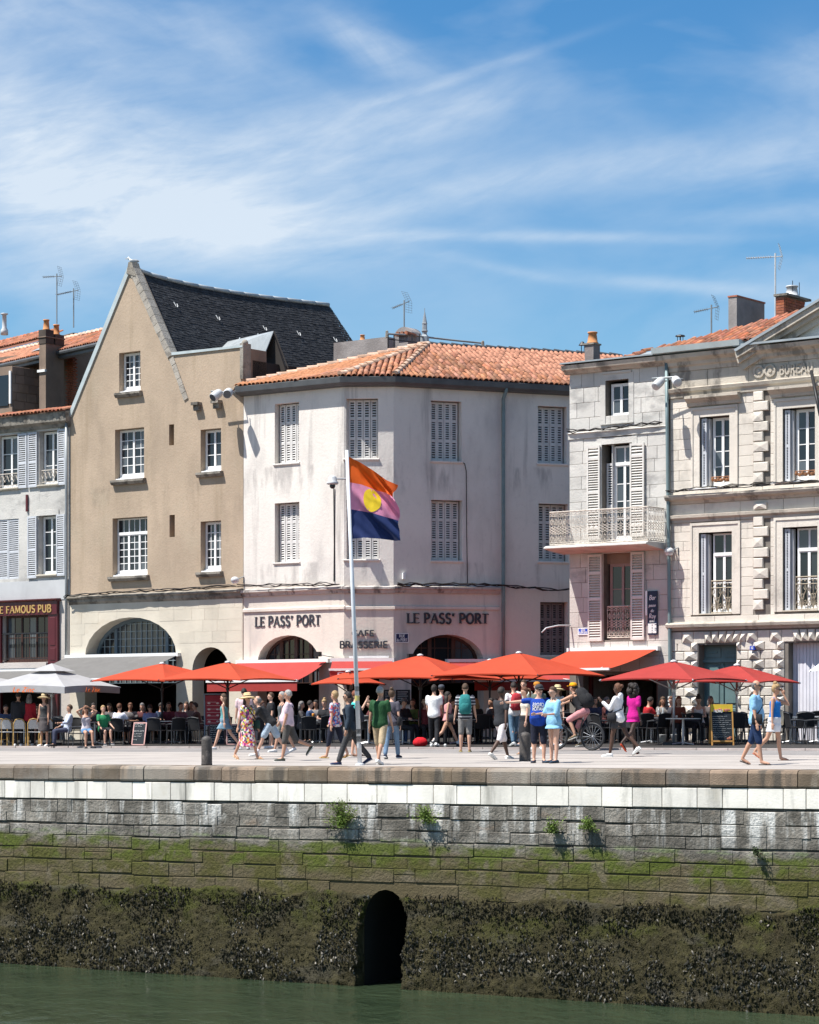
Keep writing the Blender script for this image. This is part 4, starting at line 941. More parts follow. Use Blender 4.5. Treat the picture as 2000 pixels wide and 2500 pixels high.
cable(FA, [(590, 1432), (700, 1430), (838, 1427)], .20, 'cable_bundle', 'black cables on the ledge above the left LE PASS PORT lettering')

# ================================================================ C: pale corner cafe building
C = E('corner_cafe', CH.P(CH.uv(900, HORY)[0], 0), 'pale pink rendered corner cafe with orange tiled roof', 'house')
EAVE_T, EAVE_B = CAMZ + 768 / FA.sc(840), CAMZ + 745 / FA.sc(840)
uc0, uc1 = Ua(595), Ua(840); hc0, hc1 = 0., CH.uv(961, HORY)[0]; rc0, rc1 = 0., CR.uv(1460, HORY)[0]
opCL = [(671, 984, 730, 1132), (671, 1227, 731, 1374)]; opCH = [(841.5, 973, 923, 1121), (842, 1220, 926, 1367)]
opCR = [(1052, 979, 1127, 1127), (1053, 1221, 1129, 1370), (1313, 992, 1384, 1133), (1315, 1230, 1387, 1372), (1319, 1470, 1386, 1601)]
vE = EAVE_B + .05
aL = archpoly(Ua(629), Ua(779), -.6, Va(702, 1617), Va(702, 1551)); hC = FA  # arches
cu = lambda x, y=HORY: CR.uv(x, y)
aR = archpoly(cu(1004)[0], cu(1181)[0], -.6, cu(1092, 1616)[1], cu(1092, 1549)[1])
dC = CH.rect(842, 1655, 926, 1900); dC = (dC[0], dC[1], -.6, dC[3])
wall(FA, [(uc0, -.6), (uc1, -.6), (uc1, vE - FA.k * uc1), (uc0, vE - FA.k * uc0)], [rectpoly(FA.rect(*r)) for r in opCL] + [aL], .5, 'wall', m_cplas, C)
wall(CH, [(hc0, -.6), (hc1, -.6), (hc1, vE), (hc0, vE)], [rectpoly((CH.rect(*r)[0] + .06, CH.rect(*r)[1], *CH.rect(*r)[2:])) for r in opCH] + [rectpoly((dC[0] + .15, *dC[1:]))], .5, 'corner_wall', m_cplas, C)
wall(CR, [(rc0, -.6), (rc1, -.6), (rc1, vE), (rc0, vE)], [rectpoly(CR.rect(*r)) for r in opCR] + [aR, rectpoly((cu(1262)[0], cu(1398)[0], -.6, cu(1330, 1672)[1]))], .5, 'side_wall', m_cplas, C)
for fr, ops, n_ in ((FA, opCL, 4), (CH, opCH, 4), (CR, opCR, 4)):
    for i, r in enumerate(ops):
        u0, u1, v0, v1 = fr.rect(*r); closed_shutters(fr, C, (u0 + .06 + (.06 if fr is CH else 0), u1 - .02 - (.03 if fr is CR else 0), v0 + .02, v1 - .03), .20, n_, m_shut_white if not (fr is CR and i == 4) else M('brown_grey_shutter_paint', (.20, .155, .15), .7, .1, 3.))
        sill(fr, C, u0 - .04, u1 + .04, v0 + .01, .05, .07, m_cplas)
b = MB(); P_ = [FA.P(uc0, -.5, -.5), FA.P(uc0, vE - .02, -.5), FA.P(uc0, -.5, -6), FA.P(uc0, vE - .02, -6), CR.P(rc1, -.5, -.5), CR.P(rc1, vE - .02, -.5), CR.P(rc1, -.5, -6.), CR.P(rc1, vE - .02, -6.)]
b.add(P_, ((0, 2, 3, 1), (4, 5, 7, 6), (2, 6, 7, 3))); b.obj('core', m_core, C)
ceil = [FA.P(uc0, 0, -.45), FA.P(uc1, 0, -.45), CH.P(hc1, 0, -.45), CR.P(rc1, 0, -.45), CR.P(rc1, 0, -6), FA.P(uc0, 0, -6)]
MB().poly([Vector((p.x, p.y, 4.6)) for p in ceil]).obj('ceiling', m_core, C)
arch_window(C, Ua(629), Ua(779), Va(702, 1668), Va(702, 1617), Va(702, 1551), .42, m_brownjoin, (.26, .5, .74), (.31, .5), fw=.09)
arch_window(C, cu(1004)[0], cu(1181)[0], cu(1092, 1668)[1], cu(1092, 1616)[1], cu(1092, 1549)[1], .48, m_brownjoin, (.33, .66), (.5, .6), CR, .09)
# moulded bands
def bandC(yl, yc, yr, sec, name, mat):
    vl, vc, vr = FA.uv(720, yl)[1], CH.uv(900, yc)[1], CR.uv(1090, yr)[1]
    moulding(FA, C, uc0, uc1 + .06, [(n, vl + dv) for n, dv in sec], name, mat); moulding(CH, C, hc0 - .03, hc1 + .05, [(n + .003, vc + dv) for n, dv in sec], name, mat)
    moulding(CR, C, rc0 - .02, cu(1222)[0] - .05, [(n, vr + dv) for n, dv in sec], name, mat)
bandC(1441, 1437, 1437, [(.0, -.16), (.06, -.16), (.10, -.06), (.17, -.02), (.17, .05), (0, .10)], 'string_course', m_cstain)
bandC(1487, 1484, 1484, [(.0, -.05), (.055, -.05), (.055, .04), (0, .07)], 'lower_band', m_cplas)
# gutter round the eaves
def xy(p): return Vector((p.x, p.y, 0))
base = [FA.P(Ua(590), 0), FA.P(uc1, 0), CH.P(hc1, 0), CR.P(rc1, 0)]; base = [xy(p) for p in base]
Ns = [FA.N, (FA.N + CH.N).normalized(), (CH.N + CR.N).normalized(), CR.N]; ml = [1, 1 / max(.5, FA.N.dot((FA.N + CH.N).normalized())), 1 / max(.5, CR.N.dot((CH.N + CR.N).normalized())), 1]
def ring(off, z): return [p + n * (off * k) + Vector((0, 0, z)) for p, n, k in zip(base, Ns, ml)]
sec = [(.02, EAVE_B), (.26, EAVE_B + .04), (.36, EAVE_B + .12), (.38, EAVE_T - .02), (.35, EAVE_T), (.33, EAVE_T - .1), (.02, EAVE_T - .08)]
rings = [ring(n, z) for n, z in sec]
for q in range(3):
    b = MB(); k = len(sec); b.add([r[q] for r in rings] + [r[q + 1] for r in rings], [(i, (i + 1) % k, k + (i + 1) % k, k + i) for i in range(k)] + [tuple(range(k - 1, -1, -1)), tuple(range(k, 2 * k))]); b.obj('gutter', m_gutter, C)
# hipped tile roof
Eo = ring(.33, EAVE_T + .02); apx = pix(1046, 842, 69.7)
def plane_tiles(a, c, top, bt=None, budget=300, seed=1, mat=None, par=C):
    e = (c - a).normalized(); nrm = e.cross(top - a).normalized()
    if nrm.z < 0: nrm = -nrm
    w = nrm.cross(e).normalized(); f = lambda p: ((p - a).dot(e), (p - a).dot(w)); poly = [f(a), f(c)] + ([f(bt)] if bt else []) + [f(top)]
    tile_roof(par, a, e, w, poly, budget=budget, seed=seed, mat=mat)
rdg = apx + (Eo[3] - Eo[2]).normalized() * 14; rdg.z = apx.z
plane_tiles(Eo[2], Eo[3], apx, rdg, 196, 11); plane_tiles(Eo[1], Eo[2], apx, None, 60, 12); plane_tiles(Eo[0], Eo[1], apx, None, 44, 13)
ridge_row(C, Eo[1] + (apx - Eo[1]) * .0, apx); ridge_row(C, Eo[2], apx); ridge_row(C, Eo[0] + (apx - Eo[0]) * .06, apx)
ridge_row(C, apx, apx + (rdg - apx).normalized() * 7.6, m_gutter, .08, .5, 'ridge_flashing')
MB().poly([Eo[0], apx, apx + Vector((0, 3, -1.6)), Eo[0] + Vector((-1, 3, -1))]).obj('rear_slope', m_tiledark, C)
MB().poly([apx, rdg, rdg + Vector((-1.5, 4, -1.6)), apx + Vector((-1.5, 4, -1.6))]).obj('back_slope', m_tiledark, C)
# rainwater pipe
pp = [CR.P(*CR.uv(1226, y), .10) for y in (975, 1000, 1200, 1430, 1612)]
tube_thing([CR.P(*CR.uv(1228, 946), .30), CR.P(*CR.uv(1227, 958), .28)] + pp, .06, 'drainpipe', m_pipegreen, 'blue-grey drainpipe down the shaded side of the corner cafe', 'drainpipe', seg=8)
cable(CR, [(964, 1428), (1100, 1427), (1222, 1431), (1300, 1438), (1355, 1444), (1395, 1436)], .20, 'cable_bundle', 'black cables sagging across the shaded cafe wall beside the drainpipe', .02)
tube_thing([CR.P(*CR.uv(x, y), .02) for x, y in ((1126, 1127), (1134, 1132), (1138, 1150), (1139, 1300), (1141, 1425))], .013, 'cable', m_cable, 'thin cable running down beside the middle shuttered windows', 'cable')
# lettering on the cafe
def sign(name, label, fr, s, x0, x1, ytop, ybot, mat, n=.06, th=.16, tn=.08, serif=False, cat='sign'):
    xm = (x0 + x1) / 2; u0, u1, v0, v1 = fr.uv(x0, ybot)[0], fr.uv(x1, ybot)[0], fr.uv(xm, ybot)[1], fr.uv(xm, ytop)[1]
    b = MB(); text(b, fr.P, s, u0, v0, v1 - v0, u1 - u0, max(.004, n - .045), n, th, tn, serif); return b.obj(name, mat, None, label=label, cat=cat, loc=fr.P(u0, v0, n))
sign('cafe_lettering', "LE PASS' PORT in raised dark letters over the left sunlit arch", FA, "LE PASS' PORT", 624, 783, 1504, 1528, m_letter, .03, .17, .08, True)
sign('cafe_lettering', "LE PASS' PORT in dark letters on the shaded side wall", CR, "LE PASS' PORT", 993, 1191, 1498, 1522, m_letter, .07, .17, .08, True)
sign('cafe_lettering', 'CAFE in thick dark letters on the cut corner behind the flagpole', CH, 'CAFE', 860, 914, 1539, 1553, m_letter, .07, .2, .2)
sign('cafe_lettering', 'BRASSERIE in thick dark letters below the word CAFE', CH, 'BRASSERIE', 830, 947, 1566, 1582, m_letter, .07, .2, .2)
def plate(name, label, fr, r, mat, lines, n=.03, tm=None, bm=None, rim=True):
    u0, u1, v0, v1 = fr.rect(*r); e = E(name, fr.P(u0, v0, n), label, 'sign')
    MB().box(fr, u0, u1, v0, v1, n - (.02 if n < .1 else .13), n).obj('plate', mat, e)
    b = MB()
    for s, f0, f1, g0, g1 in lines: text(b, fr.P, s, u0 + (u1 - u0) * f0, v0 + (v1 - v0) * g0, (v1 - v0) * (g1 - g0), (u1 - u0) * (f1 - f0), n, n + .004, .15, .12)
    b.obj('lettering', tm or m_whiteprint, e)
    if rim:
        b = MB(); k = .022
        for q in ((u0, u1, v0, v0 + k), (u0, u1, v1 - k, v1), (u0, u0 + k, v0 + k, v1 - k), (u1 - k, u1, v0 + k, v1 - k)): b.box(fr, *q, n - .01, n + .003)
        b.obj('rim', bm or m_whiteprint, e)
    return e
plate('street_sign', 'dark blue RUE du PORT plate beside the cut corner', CR, (965, 1546, 997, 1569), M('navy_enamel', (.014, .022, .085), .3, .1, 4.), [('RUE', .28, .72, .56, .86), ('du PORT', .1, .9, .14, .44)], .03)
# small box on the ledge
MB().box(CR, *CR.rect(981, 1399, 988, 1414), 0, .12).obj('junction_box', m_white, None, label='small white junction box on the shaded cafe wall', cat='box', loc=CR.P(*CR.uv(985, 1410)))

# ================================================================ D: narrow grey stone house with the balcony
D = E('narrow_stone_house', FA.P(Ua(1512), 0), 'narrow grey stone house with an iron balcony and red awning', 'house')
ud0, ud1 = Ua(1391), Ua(1633); vd1 = Va(1512, 902)
opD = dict(at=(1479, 927, 1536, 1020), fr=(1470, 1083, 1544, 1322), lo=(1474, 1350, 1546, 1562)); rD = {k: FA.rect(*v) for k, v in opD.items()}
shop = (Ua(1424), Ua(1606), -.6, Va(1512, 1648))
wall(FA, [(ud0, -.6), (ud1, -.6), (ud1, vd1), (ud0, vd1)], [rectpoly(r) for r in rD.values()] + [rectpoly(shop)], .45, 'wall', m_joint, D)
core(FA, D, ud0, ud1, vd1, 5.)
MB().prism(FA, rectpoly((ud0, ud0 + .01, -.5, vd1)), -5, -.02).obj('flank_wall', m_dstone, D)
hD = list(rD.values()) + [shop, (ud0, ud1, Va(1512, 1588), Va(1512, 1576)) if 0 else (0, 0, 0, 0)]
ashlar(FA, D, ud0, ud1, frange(Va(1512, 1640), Va(1512, 1345), 8) + frange(Va(1512, 1345), Va(1512, 1064), 9)[1:], hD, m_dstone, .45, .85, n1=.014, gap=.010)
ashlar(FA, D, ud0, ud1, frange(Va(1512, 1050), vd1, 4), hD, m_dstone, .45, .95, n1=.014, gap=.010)
moulding(FA, D, ud0 - .03, ud1, [(0, Va(1512, 1064)), (.05, Va(1512, 1064)), (.05, Va(1512, 1052)), (.09, Va(1512, 1050)), (0, Va(1512, 1047))], 'string_course', m_dstone)
moulding(FA, D, ud0 - .12, ud1 - .01, [(0, vd1 - .02), (.08, vd1 - .02), (.16, vd1 + .06), (.28, vd1 + .10), (.32, vd1 + .24), (0, vd1 + .28)], 'cornice', m_etrim)
MB().box(FA, ud0 - .14, ud1 - .01, vd1 + .285, vd1 + .33, -.5, .36).obj('cornice_flashing', m_zinc, D)
for k_, (a, c) in dict(at=(.16, .16), lo=(.18, 0.02), fr=(.18, .02)).items():
    r = rD[k_]; b = MB(); q = .03
    b.box(FA, r[0] - .18, r[0], r[2] - c, r[3] + .2, 0, q); b.box(FA, r[1], r[1] + .18, r[2] - c, r[3] + .2, 0, q); b.box(FA, r[0], r[1], r[3], r[3] + .2, 0, q - .002)
    if k_ == 'at': b.box(FA, r[0] - .18, r[1] + .18, r[2] - .19, r[2] - c, 0, q + .03); b.box(FA, r[0] - .1, r[1] + .1, r[3] + .2, r[3] + .27, 0, .07)
    b.obj('surround', m_dstone, D)
r = rD['at']; window(FA, D, (r[0] + .08, r[1] - .02, r[2] + .04, r[3] - .1), .2, 2, 1, 2)
r = rD['fr']; vm = Va(1507, 1128); w_ = window(FA, D, (r[0] + .32, r[1] - .02, r[2] + .05, r[3] - .06), .22, 2, 1, 4, transom=.19, label='tall balcony window with its left leaf ajar')
shutter(FA, D, (r[0] + .03, r[0] + .30, r[2], vm), -.26, -.22, m_greyframe, name='open_leaf')
MB().box(FA, r[0] + .3, r[0] + .32, r[2], r[3], -.3, -.1).obj('jamb', m_greyframe, D)
r = rD['lo']; window(FA, D, (r[0] + .10, r[1] - .02, r[2] + .05, r[3] - .32), .22, 2, 1, 3, m_brownwall if 0 else M('rosy_brown_paint', (.30, .22, .20), .6, .1, 3.)); MB().box(FA, r[0], r[1], r[3] - .32, r[3], -.3, -.2).obj('head_panel', m_brownwall, D)
for x0, y0, x1, y1 in ((1436.5, 1089, 1468, 1318), (1541.5, 1082, 1576, 1310), (1439, 1354, 1473, 1565), (1543.5, 1348, 1576, 1562)): shutter(FA, D, FA.rect(x0, y0, x1, y1), .05, .10, m_shut_cream, (.12, .50, .86) if y0 < 1200 else (.48, .78))
# iron work: a repeated pattern of bars, lozenges and scrolls
def ironwork(P, w, h, mat, par, name, pitch=.16, r=.010):
    b = MB(); n_ = max(1, round(w / pitch)); p = w / n_
    b.tube([P(0, h), P(w, h)], .020, 6); b.tube([P(0, .03), P(w, .03)], .016, 5); b.tube([P(0, h * .88), P(w, h * .88)], .008, 4); b.tube([P(0, h * .10), P(w, h * .10)], .008, 4)
    for i in range(n_ + 1): b.tube([P(p * i, .03), P(p * i, h)], r * .9, 4)
    for i in range(n_):
        x = p * i
        for y0, y1 in ((.42, .50), (.50, .58), (.34, .42)):
            b.tube([P(x, h * y0), P(x + p, h * y1)], r * .8, 4); b.tube([P(x, h * y1), P(x + p, h * y0)], r * .8, 4)
        for yc in (.20, .70): 
            b.tube([P(x + p / 2 + p * .30 * sin(2 * pi * q / 8), h * (yc + .075 * cos(2 * pi * q / 8))) for q in range(9)], r * .8, 4)
            b.tube([P(x + p / 2, h * (yc - .09)), P(x + p / 2, h * (yc + .12))], r, 4)
        for yc in (.94, .065): b.tube([P(x + p / 2 + p * .38 * cos(2 * pi * q / 6), h * yc + .03 * sin(2 * pi * q / 6)) for q in range(7)], r * .8, 4)
    return b.obj(name, mat, par)
bd = 1.0; bl = FA.uv(1341, 1250, bd); br = FA.uv(1582, 1236, bd); vb0, vb1 = FA.uv(1460, 1332, bd)[1] , FA.uv(1460, 1244, bd)[1]; ubl, ubr = FA.uv(1341, HORY, bd)[0], FA.uv(1581, HORY, bd)[0]
bal = E('balcony', FA.P((ubl + ubr) / 2, vb0), 'rusty cream iron balcony on the narrow grey stone house', 'balcony')
moulding(FA, bal, ubl - .12, ubr + .03, [(0.05, vb0 - .16), (bd - .1, vb0 - .07), (bd + .14, vb0 - .025), (bd + .14, vb0 + .01), (bd, vb0 + .06), (.05, vb0 + .06)], 'slab', m_dstone)
hh = vb1 - vb0 - .06
ironwork(lambda x, y: FA.P(ubl + x, vb0 + .06 + y, bd - .03), ubr - ubl, hh, m_iron, bal, 'front_rail')
ironwork(lambda x, y: FA.P(ubl, vb0 + .06 + y, .05 + x), bd - .09, hh, m_iron, bal, 'side_rail'); ironwork(lambda x, y: FA.P(ubr, vb0 + .06 + y, .05 + x), bd - .09, hh, m_iron, bal, 'side_rail')
r = rD['lo']; ironwork(lambda x, y: FA.P(r[0] + .1 + x, r[2] + .04 + y, -.06), r[1] - r[0] - .1, 1.0, m_iron, D, 'window_guard')
cable(FA, [(1390, 1055), (1460, 1050), (1540, 1042), (1622, 1032)], .12, 'cable_bundle', 'black cables along the ledge of the narrow grey stone house')
plate('street_sign', 'bright blue QUAI DUPERRE plate on the narrow stone house', FA, (1413, 1533, 1438, 1550), M('cobalt_enamel', (.03, .07, .42), .3, .1, 4.), [('QUAI', .3, .7, .54, .88), ('DUPERRE', .08, .92, .12, .46)], .04)
u0, u1, v0, v1 = FA.rect(1584, 1443, 1607, 1550); e = E('bistro_sign', FA.P(u0, v0), 'tall navy bistro panel with white script on the stone house', 'sign')
MB().box(FA, u0, u1, v0, v1, .03, .07).obj('panel', M('navy_panel', (.012, .018, .05), .4, .1, 4.), e); MB().box(FA, u0 - .07, u0 - .004, v0 + .6, v1 + .01, .02, .09).obj('edge_strip', m_white, e)
b = MB()
for s, f, g in (('Bar', .80, .10), ('pause', .64, .07), ('du', .52, .07), ('Roy', .38, .10)):
    hh_ = (v1 - v0) * g; ww = min((u1 - u0) * .7, text_w(s) * hh_); text(b, FA.P, s, (u0 + u1) / 2 - ww / 2, v0 + (v1 - v0) * f, hh_, ww, .07, .076, .14, .12, False, .2)
text(b, FA.P, 'BISTROT', u0 + .08, v0 + (v1 - v0) * .29, .06, u1 - u0 - .16, .07, .076, .16, .14)
for i in range(11): y = v0 + (v1 - v0) * (.24 - .02 * i); b.box(FA, u0 + .02, u0 + (u1 - u0) * (.46 if i % 3 else .93), y, y + .022, .07, .075); b.box(FA, u0 + (u1 - u0) * .54, u1 - .02 - .06 * (i % 2), y, y + .022, .07, .0755) if i % 3 else None
b.obj('lettering', m_whiteprint, e)
# dark shopfront under the awning
b = MB()
for x in (1424, 1590): b.box(FA, Ua(x), Ua(x) + .12, -.4, shop[3], -.40, -.32)
b.obj('shopfront', m_maroon, D)


# ================================================================ E: cream stone office building
Eb = E('stone_office', FA.P(Ua(1820), 0), 'cream stone classical building with pediment and rusticated ground floor', 'building')
ue0, ue1 = Ua(1637), Ua(2400)
y0E = 1820
opE = dict(ul=(1709, 1016, 1782, 1190), ur=(1912, 995, 1991, 1176), ll=(1707, 1299, 1788, 1500), lr=(1912, 1286, 1997, 1492), door=(1706, 1574, 1798, 1900), gar=(1925, 1568, 2060, 1900), ur2=(2110, 978, 2196, 1160), lr2=(2110, 1274, 2200, 1480)); rE = {k: FA.rect(*v) for k, v in opE.items()}
for k_ in ('door', 'gar'): r = rE[k_]; rE[k_] = (r[0], r[1], -.6, r[3])
vtE = Va(1820, 892)
wall(FA, [(ue0, -.6), (ue1, -.6), (ue1, vtE), (ue0, vtE)], [rectpoly(r) for r in rE.values()], .45, 'wall', m_joint, Eb)
core(FA, Eb, ue0, ue1, vtE, 6.)
hE = list(rE.values()); V_ = lambda y: Va(y0E, y)
qx0, qx1 = Ua(1842), Ua(1878)                 # the quoined strip
archE = [(r[0] - .27, r[1] + .27, r[2] - .05, r[3] + .28) for k_, r in rE.items() if k_[0] in 'ul'] + [(qx0 - .03, qx1 + .05, V_(1490), V_(1262)), (qx0 - .03, qx1 + .05, V_(1180), V_(958))]
ashlar(FA, Eb, ue0, ue1, frange(V_(1502), V_(1268), 10), archE, m_estone, .45, .95, n1=.012, gap=.010)
ashlar(FA, Eb, ue0, ue1, frange(V_(1190), V_(958), 9), archE, m_estone, .45, .95, n1=.012, gap=.010)
ashlar(FA, Eb, ue0, ue1, [V_(1250), V_(1222)], [], m_estone, .9, 1.7, n1=.02, gap=.012)
ashlar(FA, Eb, ue0, ue1, [V_(1517), V_(1502)], [], m_estone, .9, 1.6, n1=.05, gap=.008)
ashlar(FA, Eb, ue0, ue1, [V_(1202), V_(1190)], [], m_estone, .9, 1.6, n1=.03, gap=.008)
ashlar(FA, Eb, ue0, ue1, [V_(934), V_(892)], [], m_etrim, .9, 1.7, n1=.02, gap=.010)
for k_ in ('ul', 'ur', 'll', 'lr', 'ur2', 'lr2'):
    r = rE[k_]; q = .03; b = MB()
    b.box(FA, r[0] - .26, r[0], r[2], r[3] + .26, 0, q); b.box(FA, r[1], r[1] + .26, r[2], r[3] + .26, 0, q); b.box(FA, r[0], r[1], r[3], r[3] + .26, 0, q - .002)
    b.box(FA, r[0] - .29, r[0] - .22, r[2], r[3] + .30, 0, q + .025); b.box(FA, r[1] + .22, r[1] + .29, r[2], r[3] + .30, 0, q + .025); b.box(FA, r[0] - .22, r[1] + .22, r[3] + .22, r[3] + .30, 0, q + .025)
    b.obj('surround', m_estone, Eb)
    if k_[0] == 'u': moulding(FA, Eb, r[0] - .40, r[1] + .40, [(.0, r[3] + .34), (.08, r[3] + .34), (.10, r[3] + .44), (.20, r[3] + .52), (.26, r[3] + .56), (.26, r[3] + .64), (0, r[3] + .68)], 'hood_mould', m_etrim)
    window(FA, Eb, (r[0] + (.30 if k_[0] == 'u' else .34), r[1] - .02, r[2] + .04, r[3] - .03), .26, 2, 1, 4 if k_[0] == 'u' else 2, transom=0 if k_[0] == 'u' else .26, mat=m_wframe)
    shutter(FA, Eb, (r[0] + .03, r[0] + .20, r[2] + .02, r[3] - .04), -.30, -.05, m_shut_grey, (.5,), st=.06, name='folded_shutter'); MB().box(FA, r[0] + .21, r[0] + .27, r[2] + .02, r[3] - .05, -.28, -.14).obj('folded_shutter', m_greyframe, Eb)
    MB().box(FA, r[0], r[1], r[2] - .0, r[2] + .035, -.3, .06).obj('sill', m_lime, Eb)
    if k_[0] == 'l':
        b = MB(); u0, u1, v0 = r[0] + .38, r[1], r[2] + .06; hh = .95; P_ = lambda x, y: FA.P(u0 + x, v0 + y, -.08); w_ = u1 - u0
        for y in (0., hh * .78, hh): b.tube([P_(0, y), P_(w_, y)], .016 if y < hh else .024, 5)
        k = 2 if w_ < 1.2 else 3; p = w_ / k
        for i in range(k):
            c0 = p * (i + .5)
            for sgn in (-1, 1):
                b.tube([P_(c0 + sgn * p * .05, hh * .05), P_(c0 + sgn * p * .14, hh * .38), P_(c0 + sgn * p * .40, hh * .62), P_(c0 + sgn * p * .30, hh * .76), P_(c0 + sgn * p * .20, hh * .66), P_(c0 + sgn * p * .28, hh * .60)], .014, 5)
                b.tube([P_(c0 + sgn * (p * .28 + p * .17 * (1 - q / 9) * cos(q * 1.1)), hh * (.17 + .14 * (1 - q / 9) * sin(q * 1.1))) for q in range(9)], .013, 5)
                b.tube([P_(c0 + sgn * (p * .10 + p * .10 * cos(q * .8)), hh * (.40 + .08 * sin(q * .8))) for q in range(9)], .011, 5)
            b.tube([P_(c0, 0), P_(c0, hh)], .011, 4); b.tube([P_(p * i, 0), P_(p * i, hh)], .011, 4)
            for q in range(3): b.ell(P_(c0 - p * .3 + p * .3 * q, hh * .88), (.03, .03, .03), 6, 4)
        b.obj('window_guard', m_irond, Eb)
    else:
        b = MB(); u0, u1, v0 = r[0] + .34, r[1], r[2] + .32; b.tube([FA.P(u0, v0, -.1), FA.P(u1, v0, -.1)], .016, 5)
        for i in range(7): b.ell(FA.P(u0 + (u1 - u0) * (i + .5) / 7, v0 - .07 - .03 * (i % 2), -.1), (.06, .02, .06), 6, 4)
        b.obj('window_guard', M('rusty_iron', (.30, .14, .07), .8, .4, 9.), Eb)
# quoin blocks with faceted faces
for y0, y1 in ((1490, 1262), (1180, 958)):
    vs = frange(V_(y0), V_(y1), 9)
    for i, (a, c) in enumerate(zip(vs[:-1], vs[1:])): MB().stone(FA, qx0, qx1 if i % 2 else qx1 - .17, a + .012, c - .012, -.02, .085, .02, .003, peak=None if i % 3 else .03).obj('quoin_stone', m_estone, Eb)
MB().stone(FA, qx0 + .02, qx1 - .05, V_(1246), V_(1230), 0, .09, .02, peak=.06).obj('boss_stone', m_estone, Eb)
# string courses and entablature
moulding(FA, Eb, ue0 - .06, ue1, [(0, V_(1222)), (.06, V_(1222)), (.10, V_(1216)), (.24, V_(1211)), (.28, V_(1205)), (.28, V_(1200)), (0, V_(1197))], 'string_course', m_etrim)
moulding(FA, Eb, ue0 - .02, ue1, [(0, V_(1268)), (.05, V_(1268)), (.05, V_(1262)), (.12, V_(1257)), (.13, V_(1250)), (0, V_(1248))], 'string_course', m_etrim)
moulding(FA, Eb, ue0 - .05, ue1, [(0, V_(1536)), (.07, V_(1536)), (.10, V_(1531)), (.20, V_(1528)), (.22, V_(1521)), (.17, V_(1517)), (0, V_(1515))], 'string_course', m_etrim)
moulding(FA, Eb, ue0 - .02, ue1, [(0, V_(958)), (.07, V_(958)), (.08, V_(948)), (.13, V_(944)), (.16, V_(936)), (.0, V_(932))], 'architrave', m_etrim)
moulding(FA, Eb, ue0 - .06, ue1, [(0, V_(892)), (.05, V_(892)), (.07, V_(882)), (.14, V_(878)), (.16, V_(870)), (.32, V_(862)), (.36, V_(852)), (0, V_(848))], 'cornice', m_etrim)
# zinc gutter left of the pediment, raking cornice, tympanum
gu0, gu1 = ue0 - .42, Ua(1822)
moulding(FA, Eb, gu0, gu1, [(.10, V_(850)), (.42, V_(846)), (.46, V_(832)), (.10, V_(832))], 'gutter', m_zincl)
rk0, rk1 = FA.uv(1800, 862, .3), FA.uv(2010, 735, .3); sl = (rk1[1] - rk0[1]) / (rk1[0] - rk0[0]); um = rk0[0] + 4.3; rk9 = 2 * um - rk0[0]; mir = lambda c: [(2 * um - x, y) for x, y in reversed(c)]
def rake(n0, n1, d0, d1, name, mat):
    c = [(rk0[0] + (0 if d0 < .2 else .1), rk0[1] - d1), (um, rk0[1] + sl * (um - rk0[0]) - d1), (um, rk0[1] + sl * (um - rk0[0]) - d0), (rk0[0] - .05, rk0[1] - d0)]
    MB().prism(FA, c, n0, n1).obj(name, mat, Eb); MB().prism(FA, mir(c), n0, n1).obj(name, mat, Eb)
rake(-.3, .42, -.10, -.03, 'raking_flashing', m_zinc); rake(-.3, .36, -.03, .16, 'raking_cornice', m_etrim); rake(-.3, .26, .16, .30, 'raking_moulding', m_etrim); rake(-.3, .14, .30, .48, 'raking_moulding', m_etrim)
MB().prism(FA, [(rk0[0] + .6, V_(846)), (um, V_(846)), (um, rk0[1] + sl * (um - rk0[0]) - .4), (rk0[0] + 1.0, rk0[1] + sl * 1.0 - .4)], -.3, .02).obj('tympanum', m_dstone, Eb); MB().prism(FA, mir([(rk0[0] + .6, V_(846)), (um, V_(846)), (um, rk0[1] + sl * (um - rk0[0]) - .4), (rk0[0] + 1.0, rk0[1] + sl * 1.0 - .4)]), -.3, .02).obj('tympanum', m_dstone, Eb)
MB().box(FA, ue1 - .02, ue1 + .01, -.5, vtE, -6, -.46).obj('flank_wall', m_estone, Eb)
MB().box(FA, rk0[0] - .1, ue1, V_(848), V_(843), -.2, .40).obj('cornice_flashing', m_zinc, Eb)
# carved BUREAU and two roundels
b = MB(); u0, u1 = Ua(1905), Ua(1986); text(b, FA.P, 'BUREAU', u0, Va(1945, 911), .27, u1 - u0, .018, .05, .17, .17); b.obj('carved_lettering', m_etrim, None, label='carved BUREAU lettering on the stone frieze', cat='inscription', loc=FA.P(u0, Va(1945, 911)))
for x in (1855, 1882):
    c = FA.P(*FA.uv(x, 905 + (1882 - x) * .1), .02); b = MB(); b.lathe(c, [(.19, 0), (.19, .05), (.14, .055), (.13, .02), (.07, .02), (.06, .05), (0.01, .05)], 18, FA.N); b.obj('roundel', m_etrim, Eb, smooth=False)
